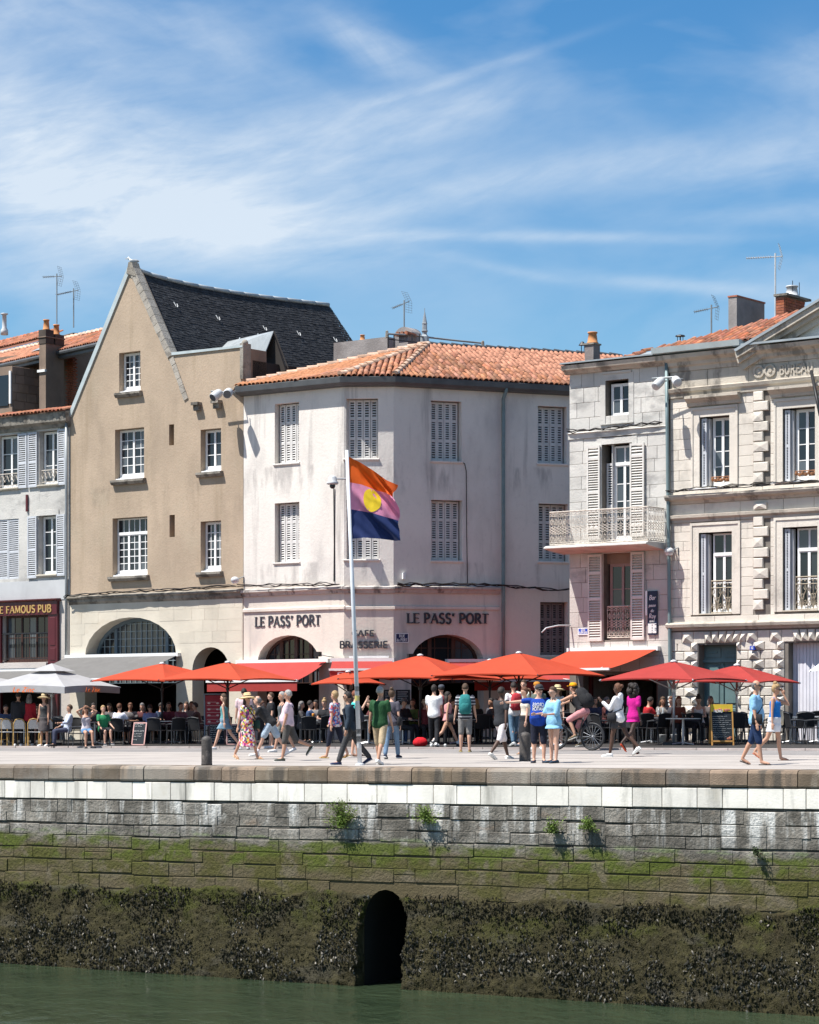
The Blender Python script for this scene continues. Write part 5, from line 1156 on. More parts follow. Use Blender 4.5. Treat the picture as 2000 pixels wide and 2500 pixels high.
# rusticated ground floor: flat stones and diamond-point stones in turn
door, gar = rE['door'], rE['gar']; vs = frange(-.3, V_(1566), 12); vou = (V_(1568), V_(1540))
for i, (a, c) in enumerate(zip(vs[:-1], vs[1:])):
    for s0, s1 in ((ue0 + .02, door[0] - .02), (door[1] + .02, gar[0] - .12), (gar[1] + .1, ue1)):
        L_ = s1 - s0; k = max(2, round(L_ / .42)); cuts = [s0 + L_ * j / k for j in range(k + 1)]
        if i % 2: cuts = [s0] + [s0 + L_ * (j + .5 - (.15 if k > 3 else 0)) / k for j in range(k)] + [s1]
        for j, (x, y) in enumerate(zip(cuts[:-1], cuts[1:])):
            di = (j + i) % 2 if k > 2 else (j == len(cuts) - 2)
            MB().stone(FA, x + .008, y - .008, a + .008, c - .008, -.03, .03 + random.uniform(-.004, .004), .02, peak=.13 if di else None).obj('rustic_stone', m_estone, Eb)
x = ue0 + .02; j = 0; cd = [(door[0] + door[1]) / 2, (gar[0] + gar[1]) / 2]
while x < ue1 - .2:
    near = min(cd, key=lambda c_: abs(c_ - x)); isv = abs(x - near) < (.78 if near == cd[0] else 1.1); w = .235 if isv else .40
    lean = max(-.09, min(.09, (x + w / 2 - near) * .14)) if isv else 0; a, c = vou; P = FA.P; q = .13 if (isv or j % 2) else .005
    A_ = [P(x + .008 - lean * .3, a, .03), P(x + w - .008 - lean * .3, a, .03), P(x + w - .008 + lean, c, .03), P(x + .008 + lean, c, .03)]; B_ = [p - FA.N * .06 for p in A_]; t_ = P(x + w / 2, (a + c) / 2 - (.0 if not isv else .06), .03 + q)
    MB().add(B_ + A_ + [t_], [(i, (i + 1) % 4, 4 + (i + 1) % 4, 4 + i) for i in range(4)] + [(4 + i, 4 + (i + 1) % 4, 8) for i in range(4)]).obj('voussoir', m_estone, Eb); x += w; j += 1
# green door with panelled leaves and a grille above
dr = MB(); u0, u1, v0, v1 = door; n_ = -.34; um_ = (u0 + u1) / 2; vt_ = Va(1750, 1617)
dr.box(FA, u0, u1, v0, v1, n_ - .06, n_); dr.box(FA, u0, u1, vt_, vt_ + .09, n_, n_ + .09); dr.box(FA, um_ - .04, um_ + .04, v0, vt_, n_, n_ + .04)
for s0, s1 in ((u0 + .05, um_ - .07), (um_ + .07, u1 - .04)):
    dr.box(FA, s0, s1, vt_ + .16, v1 - .08, n_, n_ + .025)
    for y0, y1 in ((vt_ - .40, vt_ - .08), (Va(1750, 1718), Va(1750, 1652)), (Va(1750, 1752), Va(1750, 1729)), (Va(1750, 1800), Va(1750, 1760))): dr.stone(FA, s0 + .04, s1 - .04, y0, y1, n_, n_ + .03, .02); dr.box(FA, s0, s1, y1 + .02, y1 + .05, n_, n_ + .02)
do = dr.obj('door', m_teal, Eb); g = MB()
for s0, s1 in ((u0 + .16, um_ - .18), (um_ + .18, u1 - .15)):
    y0, y1 = vt_ + .28, v1 - .2; g.cm = 0
    g.box(FA, s0, s1, y0, y1, n_ + .02, n_ + .028)
g.obj('grille_backing', m_black, do); g = MB()
for s0, s1 in ((u0 + .16, um_ - .18), (um_ + .18, u1 - .15)):
    y0, y1 = vt_ + .28, v1 - .2; k = 4; w_ = (s1 - s0) / k; h_ = (y1 - y0) / k
    for i in range(k):
        for j in range(k): g.tube([FA.P(s0 + w_ * i, y0 + h_ * j, n_ + .035), FA.P(s0 + w_ * (i + 1), y0 + h_ * (j + 1), n_ + .035)], .010, 4); g.tube([FA.P(s0 + w_ * (i + 1), y0 + h_ * j, n_ + .04), FA.P(s0 + w_ * i, y0 + h_ * (j + 1), n_ + .04)], .010, 4)
g.obj('grille', m_teal, do)
# pale boarded garage door
u0, u1, v0, v1 = gar; k = 16; gd = MB().box(FA, u0, u1, v0, v1, -.36, -.30).obj('garage_door', m_lilac, Eb)
for i in range(k): MB().stone(FA, u0 + (u1 - u0) * i / k + .004, u0 + (u1 - u0) * (i + 1) / k - .004, v0 + .35, v1 - .01, -.30, -.275 + random.uniform(-.003, .003), .008).obj('plank', m_lilac, gd)
MB().box(FA, u0, u1, v0, v0 + .34, -.30, -.2).obj('kick_board', m_bluegrey, gd)
plate('house_number', 'small blue number 10 plate beside the green door', FA, (1837.5, 1577, 1848.5, 1587), M('cobalt_enamel', (.03, .07, .42)), [('10', .25, .75, .22, .80)], .17, rim=False)
# tile roof behind the gutter of E
pe0, pe1 = FA.P(gu0, V_(834), .20), FA.P(Ua(1880), V_(834), .20)
e_ = (pe1 - pe0).normalized(); w_ = (-FA.N * .93 + Vector((0, 0, .36))).normalized(); Lr = (pe1 - pe0).length
tile_roof(Eb, pe0, e_, w_, [(0, 0), (Lr, 0), (Lr, 4.0), (2.0, 1.9)], mat=m_tileold, seed=21)
cable(FA, [(1640, 1203), (1760, 1193), (1900, 1183), (2010, 1175)], .32, 'cable_bundle', 'black cables along the ledge under the upper windows of the stone office', .014)
tube_thing([FA.P(*FA.uv(x, y), .34) for x, y in ((1695, 1197), (1780, 1191))], .022, 'conduit', m_white, 'left of two white conduits on the stone office ledge', 'conduit')
tube_thing([FA.P(*FA.uv(x, y), .34) for x, y in ((1895, 1182), (1985, 1175))], .022, 'conduit', m_white, 'right of two white conduits on the stone office ledge', 'conduit')
# blue-grey pipe that carries the lamps between D and E
pp = [FA.P(*FA.uv(1633 + (y - 900) * .012, y), .13) for y in (885, 1050, 1200, 1400, 1620, 1815)]
tube_thing(pp, .058, 'drainpipe', m_pipegreen, 'tall blue-grey drainpipe between the narrow stone house and the stone office', 'drainpipe', seg=8)
b = MB()
for i in range(9): y = 1700 + i * 8.5; x = 1643; b.box(FA, Ua(x) - .05, Ua(x) + .05, Va(x, y + 5), Va(x, y), .20, .212)
b.obj('stickers', m_whiteprint, None, label='torn white stickers on the pole beside the rustic stone wall', cat='stickers', loc=FA.P(Ua(1643), Va(1643, 1780)))
# flagpole arm at the right edge
tube_thing([PB(1981, 906, .25), PB(2003, 1015, 1.2)], .05, 'flagpole', m_black, 'dark slanting flagpole on the office wall at the far right', 'flagpole')

# ================================================================ roofs, chimneys and aerials behind the fronts
def fbox(b, pxc, n, w, d, yt, yb):
    """Box set square to the fronts: its near right corner seen at pxc, n behind the fronts, w wide, d deep."""
    u, vt = FA.uv(pxc, yt, n); vb = FA.uv(pxc, yb, n)[1]; b.box(FA, u - w, u, vb, vt, n - d, n); return u, vb, vt
R1 = E('rear_house', PB(60, 1000, -6), 'brown house with a tiled roof behind the white shuttered house', 'house')
b = MB(); fbox(b, 30, -4.4, 2.2, 1.9, 893, 1020); b.obj('wall', m_brownwall, R1)
u, vb, vt = fbox(MB(), 30, -4.4, 2.2, 1.9, 893, 1020)
rr_ = random.Random(2)
for j in range(6):
    y0, y1 = vb + (vt - vb) * j / 6, vb + (vt - vb) * (j + 1) / 6; q = -6.3
    while q < -4.42:
        w = rr_.uniform(.35, .7); e_ = min(-4.42, q + w); P = FA.P
        MB().hexa([P(u, y0 + .01, q + .01), P(u, y0 + .01, e_), P(u + .02, y0 + .02, e_ - .01), P(u + .02, y0 + .02, q + .02), P(u, y1 - .01, q + .01), P(u, y1 - .01, e_), P(u + .02, y1 - .02, e_ - .01), P(u + .02, y1 - .02, q + .02)]).obj('stone', M('brown_stone', (.27, .195, .15), .92, .15, 1.5, rnd=.2), R1); q += w
b = MB(); fbox(b, 178, -6.4, 6, 1.5, 850, 1015); b.obj('back_wall', m_brownwall, R1)
b = MB(); fbox(b, 26, -4.34, .10, .06, 905, 985); b.obj('window_post', m_wframe, R1); b = MB(); fbox(b, 20, -4.36, 1.5, .02, 915, 990); b.obj('window_pane', m_glass, R1)
b = MB()
for j in range(26):
    for i in range(3): u, v = FA.uv(158, 875 + j * 4.6, -6.3); b.box(FA, u + i * .19 + (j % 2) * .08, u + i * .19 + .17 + (j % 2) * .08, v - .05, v, -6.4, -6.37 + rr_.uniform(0, .03))
b.obj('brick_patch', m_brick, R1, kind='stuff')
FR = Fr(2.4e-4, 150, 62, 0)
def RP(x, y, n): u, v = FR.uv(x, y, n); return FR.P(u, v, n)
e0, e1 = RP(-130, 917, 0), RP(258, 831, 0); ee = (e1 - e0).normalized(); ww = (-FR.N * .90 + Vector((0, 0, .43))).normalized(); L1 = (e1 - e0).length
tile_roof(R1, e0, ee, ww, [(0, 0), (L1, 0), (L1, 2.1), (0, 2.1)], mat=m_tileold, seed=31, budget=230)
ridge_row(R1, e0 + ww * 2.1 + Vector((0, 0, .02)), e0 + ee * L1 + ww * 2.1 + Vector((0, 0, .02)), r=.10)
MB().tube([e0 + Vector((0, 0, -.1)) - FR.N * -.04, e0 + ee * L1 + Vector((0, 0, -.1)) + FR.N * .04], .09, 8).obj('gutter', m_gutter, R1)
MB().hexa([e0 + Vector((0, 0, -.3)), e1 + Vector((0, 0, -.3)), e1 - FR.N * .3 + Vector((0, 0, -.3)), e0 - FR.N * .3 + Vector((0, 0, -.3)), e0 + Vector((0, 0, -.03)), e1 + Vector((0, 0, -.03)), e1 - FR.N * .3 + Vector((0, 0, .0)), e0 - FR.N * .3 + Vector((0, 0, .0))]).obj('fascia', m_gutter, R1)
c = e0 + ee * 2.5 + ww * 1.0; nn = ee.cross(ww)
k0 = RP(48, 845, -.9); 
def on1(a, w_): return e0 + ee * a + ww * w_ + nn * .12
ux = (RP(75, 860, 0) - e0).dot(ee)
MB().add([on1(ux - .9, .55), on1(ux + .55, .55), on1(ux + .55, 1.25), on1(ux - .9, 1.25)], ((0, 1, 2, 3),)).obj('skylight', m_zinc, R1)
R2 = E('rear_house', RP(60, 900, -8), 'second tiled roof rising at the far left behind the first', 'house')
f0, f1 = RP(-170, 890, -4.2), RP(178, 806, -4.2); L2 = (f1 - f0).length; e2 = (f1 - f0).normalized()
rg0, rg1 = 0, (RP(146, 775, -6) - f0).dot(e2)
tile_roof(R2, f0, e2, ww, [(0, -.6), (L2, -.6), (rg1, 1.25), (0, 1.25)], mat=m_tileold, seed=33, budget=200)
ridge_row(R2, f0 + ww * 1.25, f0 + e2 * rg1 + ww * 1.25, m_tileold, r=.10)
MB().prism(FR, [FR.uv(-170, 905, -4.3), FR.uv(178, 812, -4.3), FR.uv(178, 1000, -4.3), FR.uv(-170, 1000, -4.3)], -7, -4.3).obj('wall', m_brownwall, R2)
ch = E('chimney', PB(112, 1003, -3.8), 'tall brown rendered chimney with two clay pots behind the shuttered house', 'chimney')
b = MB(); u, vb, vt = fbox(b, 112, -3.8, .36, 1.0, 838, 1012); b.obj('stack', m_brownwall, ch)
for q0, q1, dy in ((0, .42, 0), (.52, 1.0, .0)):
    b = MB(); b.box(FA, u - .38, u + .02, vt, vt + (.55 if q0 == 0 else .42), -3.8 - q1, -3.8 - q0 + .02); b.obj('pot_block', M('sooty_render', (.075, .06, .05), .95, .2, 2.), ch)
    b = MB(); b.box(FA, u - .42, u + .05, vt + .24, vt + .28, -3.8 - q1 - .03, -3.8 - q0 + .05); b.obj('course', m_brownwall, ch)
    chimney_pot(ch, FA.P(u - .18, vt + (.55 if q0 == 0 else .42), -3.8 - (q0 + q1) / 2), .13, .42)
MB().box(FA, u - .42, u - .0, vt - 1.12, vt - 1.02, -3.86, -3.74).obj('flashing', m_white, ch)
fl = pix(11, 812, 57); b = MB(); b.lathe(fl, [(.16, -.1), (.16, .1), (.10, .2), (.09, .75), (.16, .78), (.16, .82)], 12); b.obj('flue', m_lampgrey, None, True, 'shiny steel flue on the tiled roof at the far left', 'flue', loc=fl)
# aerials
def antenna(label, px, yb, yt, s, left, boom, grid=True, tilt=.0, ang=0., mat=m_pipe):
    p0, p1 = pix(px, yb, s), pix(px, yt, s); e = E('aerial', p0, label, 'aerial', 'television aerials on the roofs')
    MB().tube([p0, p1], .028, 6).obj('mast', mat, e); d = Vector((left * cos(ang), sin(ang), tilt)).normalized(); sd = d.cross(Vector((0, 0, 1))).normalized(); up = sd.cross(d)
    b = MB(); o = p1 - Vector((0, 0, .12)); b.tube([o - d * .25, o + d * boom], .018, 5); b.obj('boom', mat, e); b = MB(); k = int(boom / .085)
    for i in range(k): q = o + d * (.15 + (boom - .15) * i / (k - 1)); b.tube([q - sd * .12 + up * .0, q + sd * .12], .007, 4); b.tube([q - up * .06, q + up * .06], .008, 4)
    b.obj('elements', mat, e)
    if grid:
        b = MB()
        for sg in (1, -1):
            for i in range(5): z = sg * (.05 + .09 * i); b.tube([o - d * (.22 - .05 * i * .5) + up * z - sd * .22, o - d * (.22 - .05 * i * .5) + up * z + sd * .22], .006, 4)
            for w in (-.2, 0, .2): b.tube([o - d * .22 + sd * w, o - d * .12 + up * sg * .41 + sd * w], .006, 4)
        b.obj('reflector', mat, e)
antenna('left and taller of the pair of aerials above the tiled roofs', 139, 790, 668, 56, -1, .65, True, 0, .3)
antenna('right and lower of the pair of aerials above the tiled roofs', 180, 800, 704, 56, -1, .85, True, -.12, .4)
antenna('aerial on a thin mast behind the corner cafe roof', 987, 800, 733, 64, -1, .55, True, -.25, .6)
antenna('aerial between the narrow stone house and the broad chimney', 1737, 815, 744, 72, -1, .60, True, -.15, .4)
antenna('tallest aerial, beside the brick chimney', 1893, 790, 618, 74, -1, .95, True, .0, .3, m_lampgrey)
# behind the cafe
ch = E('rear_wall', PB(900, 880, -9), 'grey concrete party wall beside the slate roof with a small clay pot', 'wall')
b = MB(); u, vb, vt = fbox(b, 946, -9, 2.6, .5, 822, 900); b.obj('wall', m_concrete, ch); chimney_pot(ch, FA.P(u - 1.35, vt, -9.2), .10, .22)
dm = E('domed_dormer', PB(985, 845, -10), 'grey domed roof turret behind the tile-capped chimney', 'dormer'); u0 = FA.uv(961, HORY, -10)[0]; u1 = FA.uv(1008, HORY, -10)[0]; vb, vt = FA.uv(985, 860, -10)[1], FA.uv(985, 798, -10)[1]
MB().prism(FA, archpoly(u0, u1, vb, vt - .42, vt, 12), -10.6, -10).obj('body', m_concrete, dm)
ch = E('chimney', PB(996, 850, -8.4), 'small chimney with a tile cap behind the cafe roof ridge', 'chimney')
b = MB(); u, vb, vt = fbox(b, 996, -8.4, .42, .50, 818, 860); b.obj('stack', m_concrete, ch); b = MB(); b.box(FA, u - .55, u + .08, vt, vt + .04, -9.05, -8.28); b.obj('cap_slab', m_tileold, ch)
for i in range(3): MB().tube([FA.P(u - .5 + .2 * i, vt + .07, -9.0), FA.P(u - .45 + .2 * i, vt + .1, -8.35)], .07, 6).obj('cap_tile', m_tileold, ch)
sp = pix(1037, 842, 65); sc_ = 1 / 65; b = MB(); b.lathe(sp, [(.17, 0), (.16, 20 * sc_), (.09, 25 * sc_), (.085, 30 * sc_), (.12, 33 * sc_), (.12, 35 * sc_), (.095, 36 * sc_), (.09, 50 * sc_), (.105, 52 * sc_), (.09, 53 * sc_), (.012, 82 * sc_), (.01, 90 * sc_)], 6)
b.obj('roof_finial', m_zinc, None, False, 'pointed zinc finial on the ridge behind the corner cafe', 'finial', loc=sp)
rl = E('roof_railing', pix(1060, 850, 65), 'iron railing on the flat roof behind the cafe ridge', 'railing')
pts = [pix(946, 815, 66), pix(1000, 818, 65.5), pix(1040, 823, 65), pix(1110, 831, 64.5), pix(1180, 838, 64)]
MB().tube(pts, .035, 6).obj('top_rail', m_pipe, rl)
for a in (948, 962, 1006, 1024): MB().tube([pix(a, 816, 65.8), pix(a, 850, 65.8)], .022, 5).obj('baluster', m_black, rl)
MB().tube([pix(948, 828, 66), pix(1024, 836, 65.5)], .02, 5).obj('mid_rail', m_black, rl)
for a, y in ((945, 811), (1179, 836)): MB().lathe(pix(a, y + 14, 65.5), [(.07, 0), (.05, .25), (.02, .28)], 6).obj('rail_post', m_dirt, rl)
# on the narrow house
ch = E('chimney', PB(1447, 890, -3), 'stubby grey chimney with one clay pot on the narrow stone house', 'chimney')
b = MB(); u, vb, vt = fbox(b, 1449, -3, .34, .40, 840, 900); b.obj('stack', m_concrete, ch); b = MB(); b.box(FA, u - .38, u + .03, vt, vt + .05, -3.44, -2.96); b.obj('cap', m_dirt, ch); chimney_pot(ch, FA.P(u - .16, vt + .05, -3.2), .17, .38)
c = pix(1422, 864, 74); b = MB()
for q in range(3): b.tube([c + Vector((.05 * cos(q * 2.1), .05 * sin(q * 2.1), 0)), c + Vector((.07 * cos(q * 2.1), .07 * sin(q * 2.1), .28))], .012, 4)
b.lathe(c + Vector((0, 0, .28)), [(.13, 0), (.04, .12), (.01, .13)], 8); b.obj('chimney_cowl', m_black, None, label='small dark cowl just left of the stubby chimney', cat='cowl', loc=c)
sr = E('rear_roof', PB(1560, 880, -4), 'low zinc and tile roof between the narrow house and stone office', 'roof')
MB().add([PB(1525, 885, -3), PB(1606, 868, -3), PB(1598, 857, -4), PB(1560, 862, -4.4)], ((0, 1, 2, 3),)).obj('zinc_slope', m_zinc, sr)
ridge_row(sr, PB(1528, 880, -3.5), PB(1592, 857, -4.5), m_tileold, .12)
c = pix(1661, 838, 74); b = MB()
for q in range(4): b.tube([c + Vector((.09 * cos(q * 1.57), .09 * sin(q * 1.57), 0)), c + Vector((.09 * cos(q * 1.57), .09 * sin(q * 1.57), .22))], .014, 4)
b.lathe(c + Vector((0, 0, .22)), [(.17, 0), (.15, .04), (.02, .07)], 8); b.obj('chimney_cowl', m_black, None, label='black vent cowl at the left end of the office roof tiles', cat='cowl', loc=c)
ch = E('chimney', PB(1830, 815, -3.2), 'broad grey rendered chimney on the stone office roof', 'chimney')
b = MB(); u, vb, vt = fbox(b, 1799, -3.2, .30, 1.80, 724, 830); b.obj('stack', m_concrete, ch); b = MB(); b.box(FA, u - .32, u + .02, vt, vt + .05, -5.03, -3.18); b.obj('cap', m_brick, ch)
ch = E('chimney', PB(1940, 790, -4.2), 'red brick chimney with a metal pot beside the pediment', 'chimney')
b = MB(); u, vb, vt = fbox(b, 1915, -4.2, .30, 1.35, 722, 810); b.obj('mortar_core', m_concrete, ch); bh = .085
for j in range(int((vt - vb) / bh)):
    q = 0 if j % 2 else -.11
    while q < 1.33:
        a, c_ = max(0, q) + .006, min(1.35, q + .22) - .006
        if c_ > a + .03: MB().box(FA, u, u + .022, vb + j * bh + .006, vb + (j + 1) * bh - .006, -4.2 - c_, -4.2 - a).obj('brick', m_brick, ch)
        q += .22
    MB().box(FA, u - .29, u - .004, vb + j * bh + .006, vb + (j + 1) * bh - .006, -4.2, -4.18).obj('brick', m_brick, ch)
b = MB(); b.box(FA, u - .34, u + .14, vt, vt + .07, -5.75, -4.12); b.obj('cap_slab', m_dirt, ch); chimney_pot(ch, FA.P(u - .1, vt + .07, -4.9), .21, .34, m_lampgrey)
for q in (-4.75, -5.2): MB().tube([FA.P(u, vt + .07, q), FA.P(u, vt + .55, q)], .014, 4).obj('rod', m_black, ch)

# ================================================================ lamps and small fittings on the fronts
def floodlight(label, fr, px, py, n, dirv, s=1.):
    u, v = fr.uv(px, py, n); c = fr.P(u, v, n); e = E('floodlight', c, label, 'floodlight', 'barrel floodlights on the fronts'); d = Vector(dirv).normalized()
    b = MB(); b.lathe(c - d * .22 * s, [(.05, 0), (.12 * s, .02), (.155 * s, .12), (.165 * s, .30), (.155 * s, .42), (.14 * s, .43)], 16, d); b.obj('housing', m_lampgrey, e, True)
    b = MB(); b.lathe(c + d * .205 * s, [(.138 * s, 0), (.138 * s, .008)], 16, d); b.obj('lens', m_glass, e)
    MB().tube([c + Vector((0, 0, .0)), c - fr.N * .2 + Vector((0, 0, .05)), fr.P(u + .05, v + .08, n - .32)], .022, 6).obj('arm', m_pipe, e)
    return e
floodlight('left of two pale floodlights on the beige house corner', FA, 529, 964, .75, (-.6, -.55, -.55)); floodlight('right of two pale floodlights on the beige house corner', FA, 558, 959, .75, (-.15, -.9, -.35))
MB().tube([FA.P(Ua(540), Va(550, 958), .52), FA.P(Ua(590), Va(590, 962), .45), FA.P(Ua(592), Va(592, 962), .02)], .03, 6).obj('lamp_bracket', m_pipe, None, label='horizontal bracket carrying the floodlights on the beige house', cat='bracket', loc=FA.P(Ua(590), Va(590, 962)))
floodlight('left of two pale floodlights on the tall drainpipe', FA, 1610, 934, .8, (-.6, -.5, -.6), .85); floodlight('right of two pale floodlights on the tall drainpipe', FA, 1651, 929, .8, (.1, -.9, -.4), .85)
MB().tube([FA.P(Ua(1615), Va(1615, 929), .55), FA.P(Ua(1672), Va(1672, 924), .45), FA.P(Ua(1640), Va(1640, 927), .1)], .03, 6).obj('lamp_bracket', m_pipe, None, label='horizontal bracket carrying the floodlights on the tall drainpipe', cat='bracket', loc=FA.P(Ua(1634), Va(1634, 926)))
def globe(label, px, py, n=.3):
    u, v = FA.uv(px, py, n); c = FA.P(u, v, n); e = E('globe_lamp', c, label, 'lamp', 'small globe lamps'); b = MB(); b.ell(c, (.15, .15, .12), 14, 8); b.obj('globe', m_lampgrey, e, True)
    b = MB(); b.lathe(c - Vector((0, 0, .12)), [(.10, 0), (.12, .05)], 12); b.obj('lens', m_white, e); MB().tube([c, FA.P(u + .15, v + .12, .02), FA.P(u + .15, v - .1, .02)], .02, 5).obj('arm', m_pipe, e)
globe('round grey lamp at the foot of the beige house corner', 574, 1416); globe('round grey lamp on the tall drainpipe below the balcony', 1634, 1346)
# camera dome on its cable-clad arm
u, v = FA.uv(812, 1176, .7); c = FA.P(u, v, .7); e = E('street_camera', c, 'pale domed camera on a bracket beside the flag', 'camera')
b = MB(); b.lathe(c - Vector((0, 0, .1)), [(.16, 0), (.20, .03), (.20, .08), (.15, .12), (.14, .24), (.10, .29), (.02, .31)], 14); b.obj('hood', m_lampgrey, e, True)
b = MB(); b.ell(c - Vector((0, 0, .14)), (.10, .10, .10), 12, 8); b.obj('dome', m_glass, e, True); MB().tube([c + Vector((0, 0, .1)), FA.P(u + .3, v + .12, .02)], .03, 6).obj('arm', m_lampgrey, e)
tube_thing([FA.P(*FA.uv(817, y), .03 + .02 * sin(y)) for y in (1190, 1260, 1330, 1420)], .022, 'cable', m_cable, 'dark cable hanging down from the domed camera to the ledge', 'cable')
tube_thing([FA.P(*FA.uv(x, y), n) for x, y, n in ((1395, 1527, .05), (1385, 1528, .5), (1372, 1535, .9), (1366, 1546, 1.0))], .025, 'wall_lamp', m_lampgrey, 'thin swan-necked lamp at the edge of the narrow stone house', 'lamp')
for px, py, fr, lb in ((776, 1597, FA, 'small spotlight left of the word BRASSERIE'), (1003, 1602, CR, 'small spotlight on the shaded wall under RUE du PORT')):
    u, v = fr.uv(px, py, .5); c = fr.P(u, v, .5); e = E('spotlight', c, lb, 'spotlight'); MB().box(fr, u - .11, u + .11, v - .08, v + .08, .42, .58).obj('head', m_black, e); MB().tube([c, fr.P(u + .3, v - .08, .3), fr.P(u + .3, v - .1, .02)], .016, 5).obj('arm', m_pipe, e)
b = MB(); b.box(CH, *CH.rect(853, 1601, 950, 1606), .05, .15); b.obj('strip_light', m_white, None, label='white strip light above the small cafe awning', cat='lamp', loc=CH.P(*CH.uv(900, 1604)))

# seagull on the gable
gc = pix(322, 640, 67.2); gu = E('seagull', gc - Vector((0, 0, .18)), 'white and grey seagull standing on the gable peak', 'seagull')
b = MB(); b.loft([[gc + Vector((x, w * cos(a), h + r * sin(a))) for a in [2 * pi * i / 10 for i in range(10)]] for x, h, w, r in ((-.13, .10, .025, .03), (-.15, .13, .04, .045), (-.11, .15, .045, .05), (-.08, .09, .05, .06), (-.03, .03, .09, .085), (.07, .01, .09, .085), (.16, .03, .06, .05), (.24, .04, .03, .015), (.28, .04, .02, .008))])
b.obj('body', M('gull_white', (.78, .77, .75), .8, .05, 9.), gu, True)
for sg in (-1, 1): b = MB(); b.ell(gc + Vector((.09, sg * .075, .035)), (.17, .025, .06), 10, 6); b.obj('wing', M('gull_grey', (.32, .34, .36), .8, .1, 9.), gu, True); MB().tube([gc + Vector((.02, sg * .03, -.06)), gc + Vector((.02, sg * .03, -.17))], .008, 4).obj('leg', m_gold, gu)
MB().lathe(gc + Vector((-.18, 0, .125)), [(.014, 0), (.011, .03), (.002, .055)], 6, (-1, 0, -.15)).obj('beak', m_gold, gu)
for sg in (-1, 1): MB().ell(gc + Vector((-.165, sg * .032, .145)), (.007, .006, .007), 6, 4).obj('eye', m_black, gu)

# ================================================================ flag and bollards
fb = pix(879, 1866, 107.5); fb.z = gz(fb.x, fb.y); ft = pix(847, 1099, 107.5)
fp = E('flagpole', fb, 'tall white flagpole leaning left on the quay edge', 'flagpole')
MB().tube([fb, fb.lerp(ft, .5), ft], [.054, .047, .037], 12).obj('pole', M('pale_blue_pole', (.66, .68, .72), .4, .06, 4., spec=.5), fp, True); b = MB(); b.lathe(fb, [(.11, 0), (.10, .03), (.07, .05)], 12); b.obj('base_plate', m_lampgrey, fp)
b = MB(); r_ = random.Random(4)
for f, col in ((.205, 0), (.10, 1), (.075, 1), (.235, 1), (.055, 2)):
    p = fb.lerp(ft, f); bb = MB(); rad = .054 - .017 * f + .0012
    bb.lathe(p, [(rad, 0), (rad, .10 + .06 * r_.random())], 12, (ft - fb)); bb.obj('sticker', [M('yellow_sticker', (.65, .55, .10), .6), m_black, m_lampgrey][col], fp)
flag = E('flag', pix(849, 1115, 107), 'orange pink and navy flag with a yellow sun blowing right', 'flag')
cv = [[(848, 1113), (880, 1129), (912, 1149), (942, 1171), (968, 1181)], [(850, 1177), (882, 1183), (912, 1194), (942, 1203), (960, 1214)], [(852, 1243), (882, 1247), (910, 1253), (942, 1263), (971, 1270)], [(855, 1316), (890, 1313), (928, 1315), (958, 1318), (980, 1321)]]
def cpt(c, u):
    k = min(3, int(u * 4)); f = u * 4 - k; f2 = f * f * (3 - 2 * f) * .4 + f * .6; return c[k][0] + (c[k + 1][0] - c[k][0]) * f2, c[k][1] + (c[k + 1][1] - c[k][1]) * f2
def flagpt(u, w, off=0.):         # w 0..3 down the three bands
    k = min(2, int(w)); f = w - k; a, c = cpt(cv[k], u), cpt(cv[k + 1], u); x, y = a[0] + (c[0] - a[0]) * f, a[1] + (c[1] - a[1]) * f
    x += 10 * u * u * sin(pi * f) * (1 if k == 1 else .0)
    d = u * (.22 * sin(7.5 * u - 3.4 * w + .6) + .10 * sin(15 * u - 8 * w + 1.) + .05 * sin(27 * u - 13 * w)) + .10 * u * u * sin(w * 2.2 + 1)
    p = pix(x, y, 107.5); return p + Vector((.10 * d, d - off, 0))
for k, nm, col in ((0, 'orange_band', (.82, .125, .012)), (1, 'pink_band', (.78, .30, .46)), (2, 'navy_band', (.026, .045, .15))):
    b = MB(); nu_, nw = 26, 10
    for j in range(nw + 1):
        for i in range(nu_ + 1): b.v.append(tuple(flagpt(i / nu_, k + j / nw)))
    for j in range(nw):
        for i in range(nu_): a = j * (nu_ + 1) + i; b.f.append((a, a + nu_ + 1, a + nu_ + 2, a + 1)); b.mi.append(0)
    b.obj(nm, M('flag_' + nm, col, .75, .04, 6., transl=.28), flag, True)
b = MB(); cu_, cw = .47, 1.50; b.v.append(tuple(flagpt(cu_, cw, .012)))
for r_i in (.4, .75, 1.):
    for q in range(24): a = 2 * pi * q / 24; b.v.append(tuple(flagpt(cu_ + .165 * r_i * cos(a), cw + .47 * r_i * sin(a), .012)))
b.f = [(0, 1 + (q + 1) % 24, 1 + q) for q in range(24)] + [(1 + k * 24 + q, 1 + k * 24 + (q + 1) % 24, 25 + k * 24 + (q + 1) % 24, 25 + k * 24 + q) for k in (0, 1) for q in range(24)]; b.mi = [0] * len(b.f)
b.obj('sun_disc', M('flag_yellow', (.85, .62, .03), .75, .05, 7., transl=.2), flag, True)
m_bol = M('worn_bollard_iron', (.060, .052, .047), .6, .25, 4., layers=[dict(col=(.20, .17, .15), scale=6., lo=.58, hi=.7, amt=.6)], bump=.3, spec=.4)
for px, yb, w, lb in ((505, 1859, 26.5, 'left dark iron bollard on the pale quay paving'), (1282, 1864, 28, 'right dark iron bollard with a scuffed foot, before the couple in blue')):
    s = 105.; p = pix(px, yb, s); p.z = gz(p.x, p.y); r = w / 2 / s; b = MB(); b.lathe(p, [(r * 1.03, 0), (r * 1.02, .03), (r, .05), (r * .98, .58), (r * .93, .63), (r * .55, .665), (.01, .685)], 20)
    b.obj('bollard', m_bol, None, True, lb, 'bollard', 'bollards on the quay', loc=p)

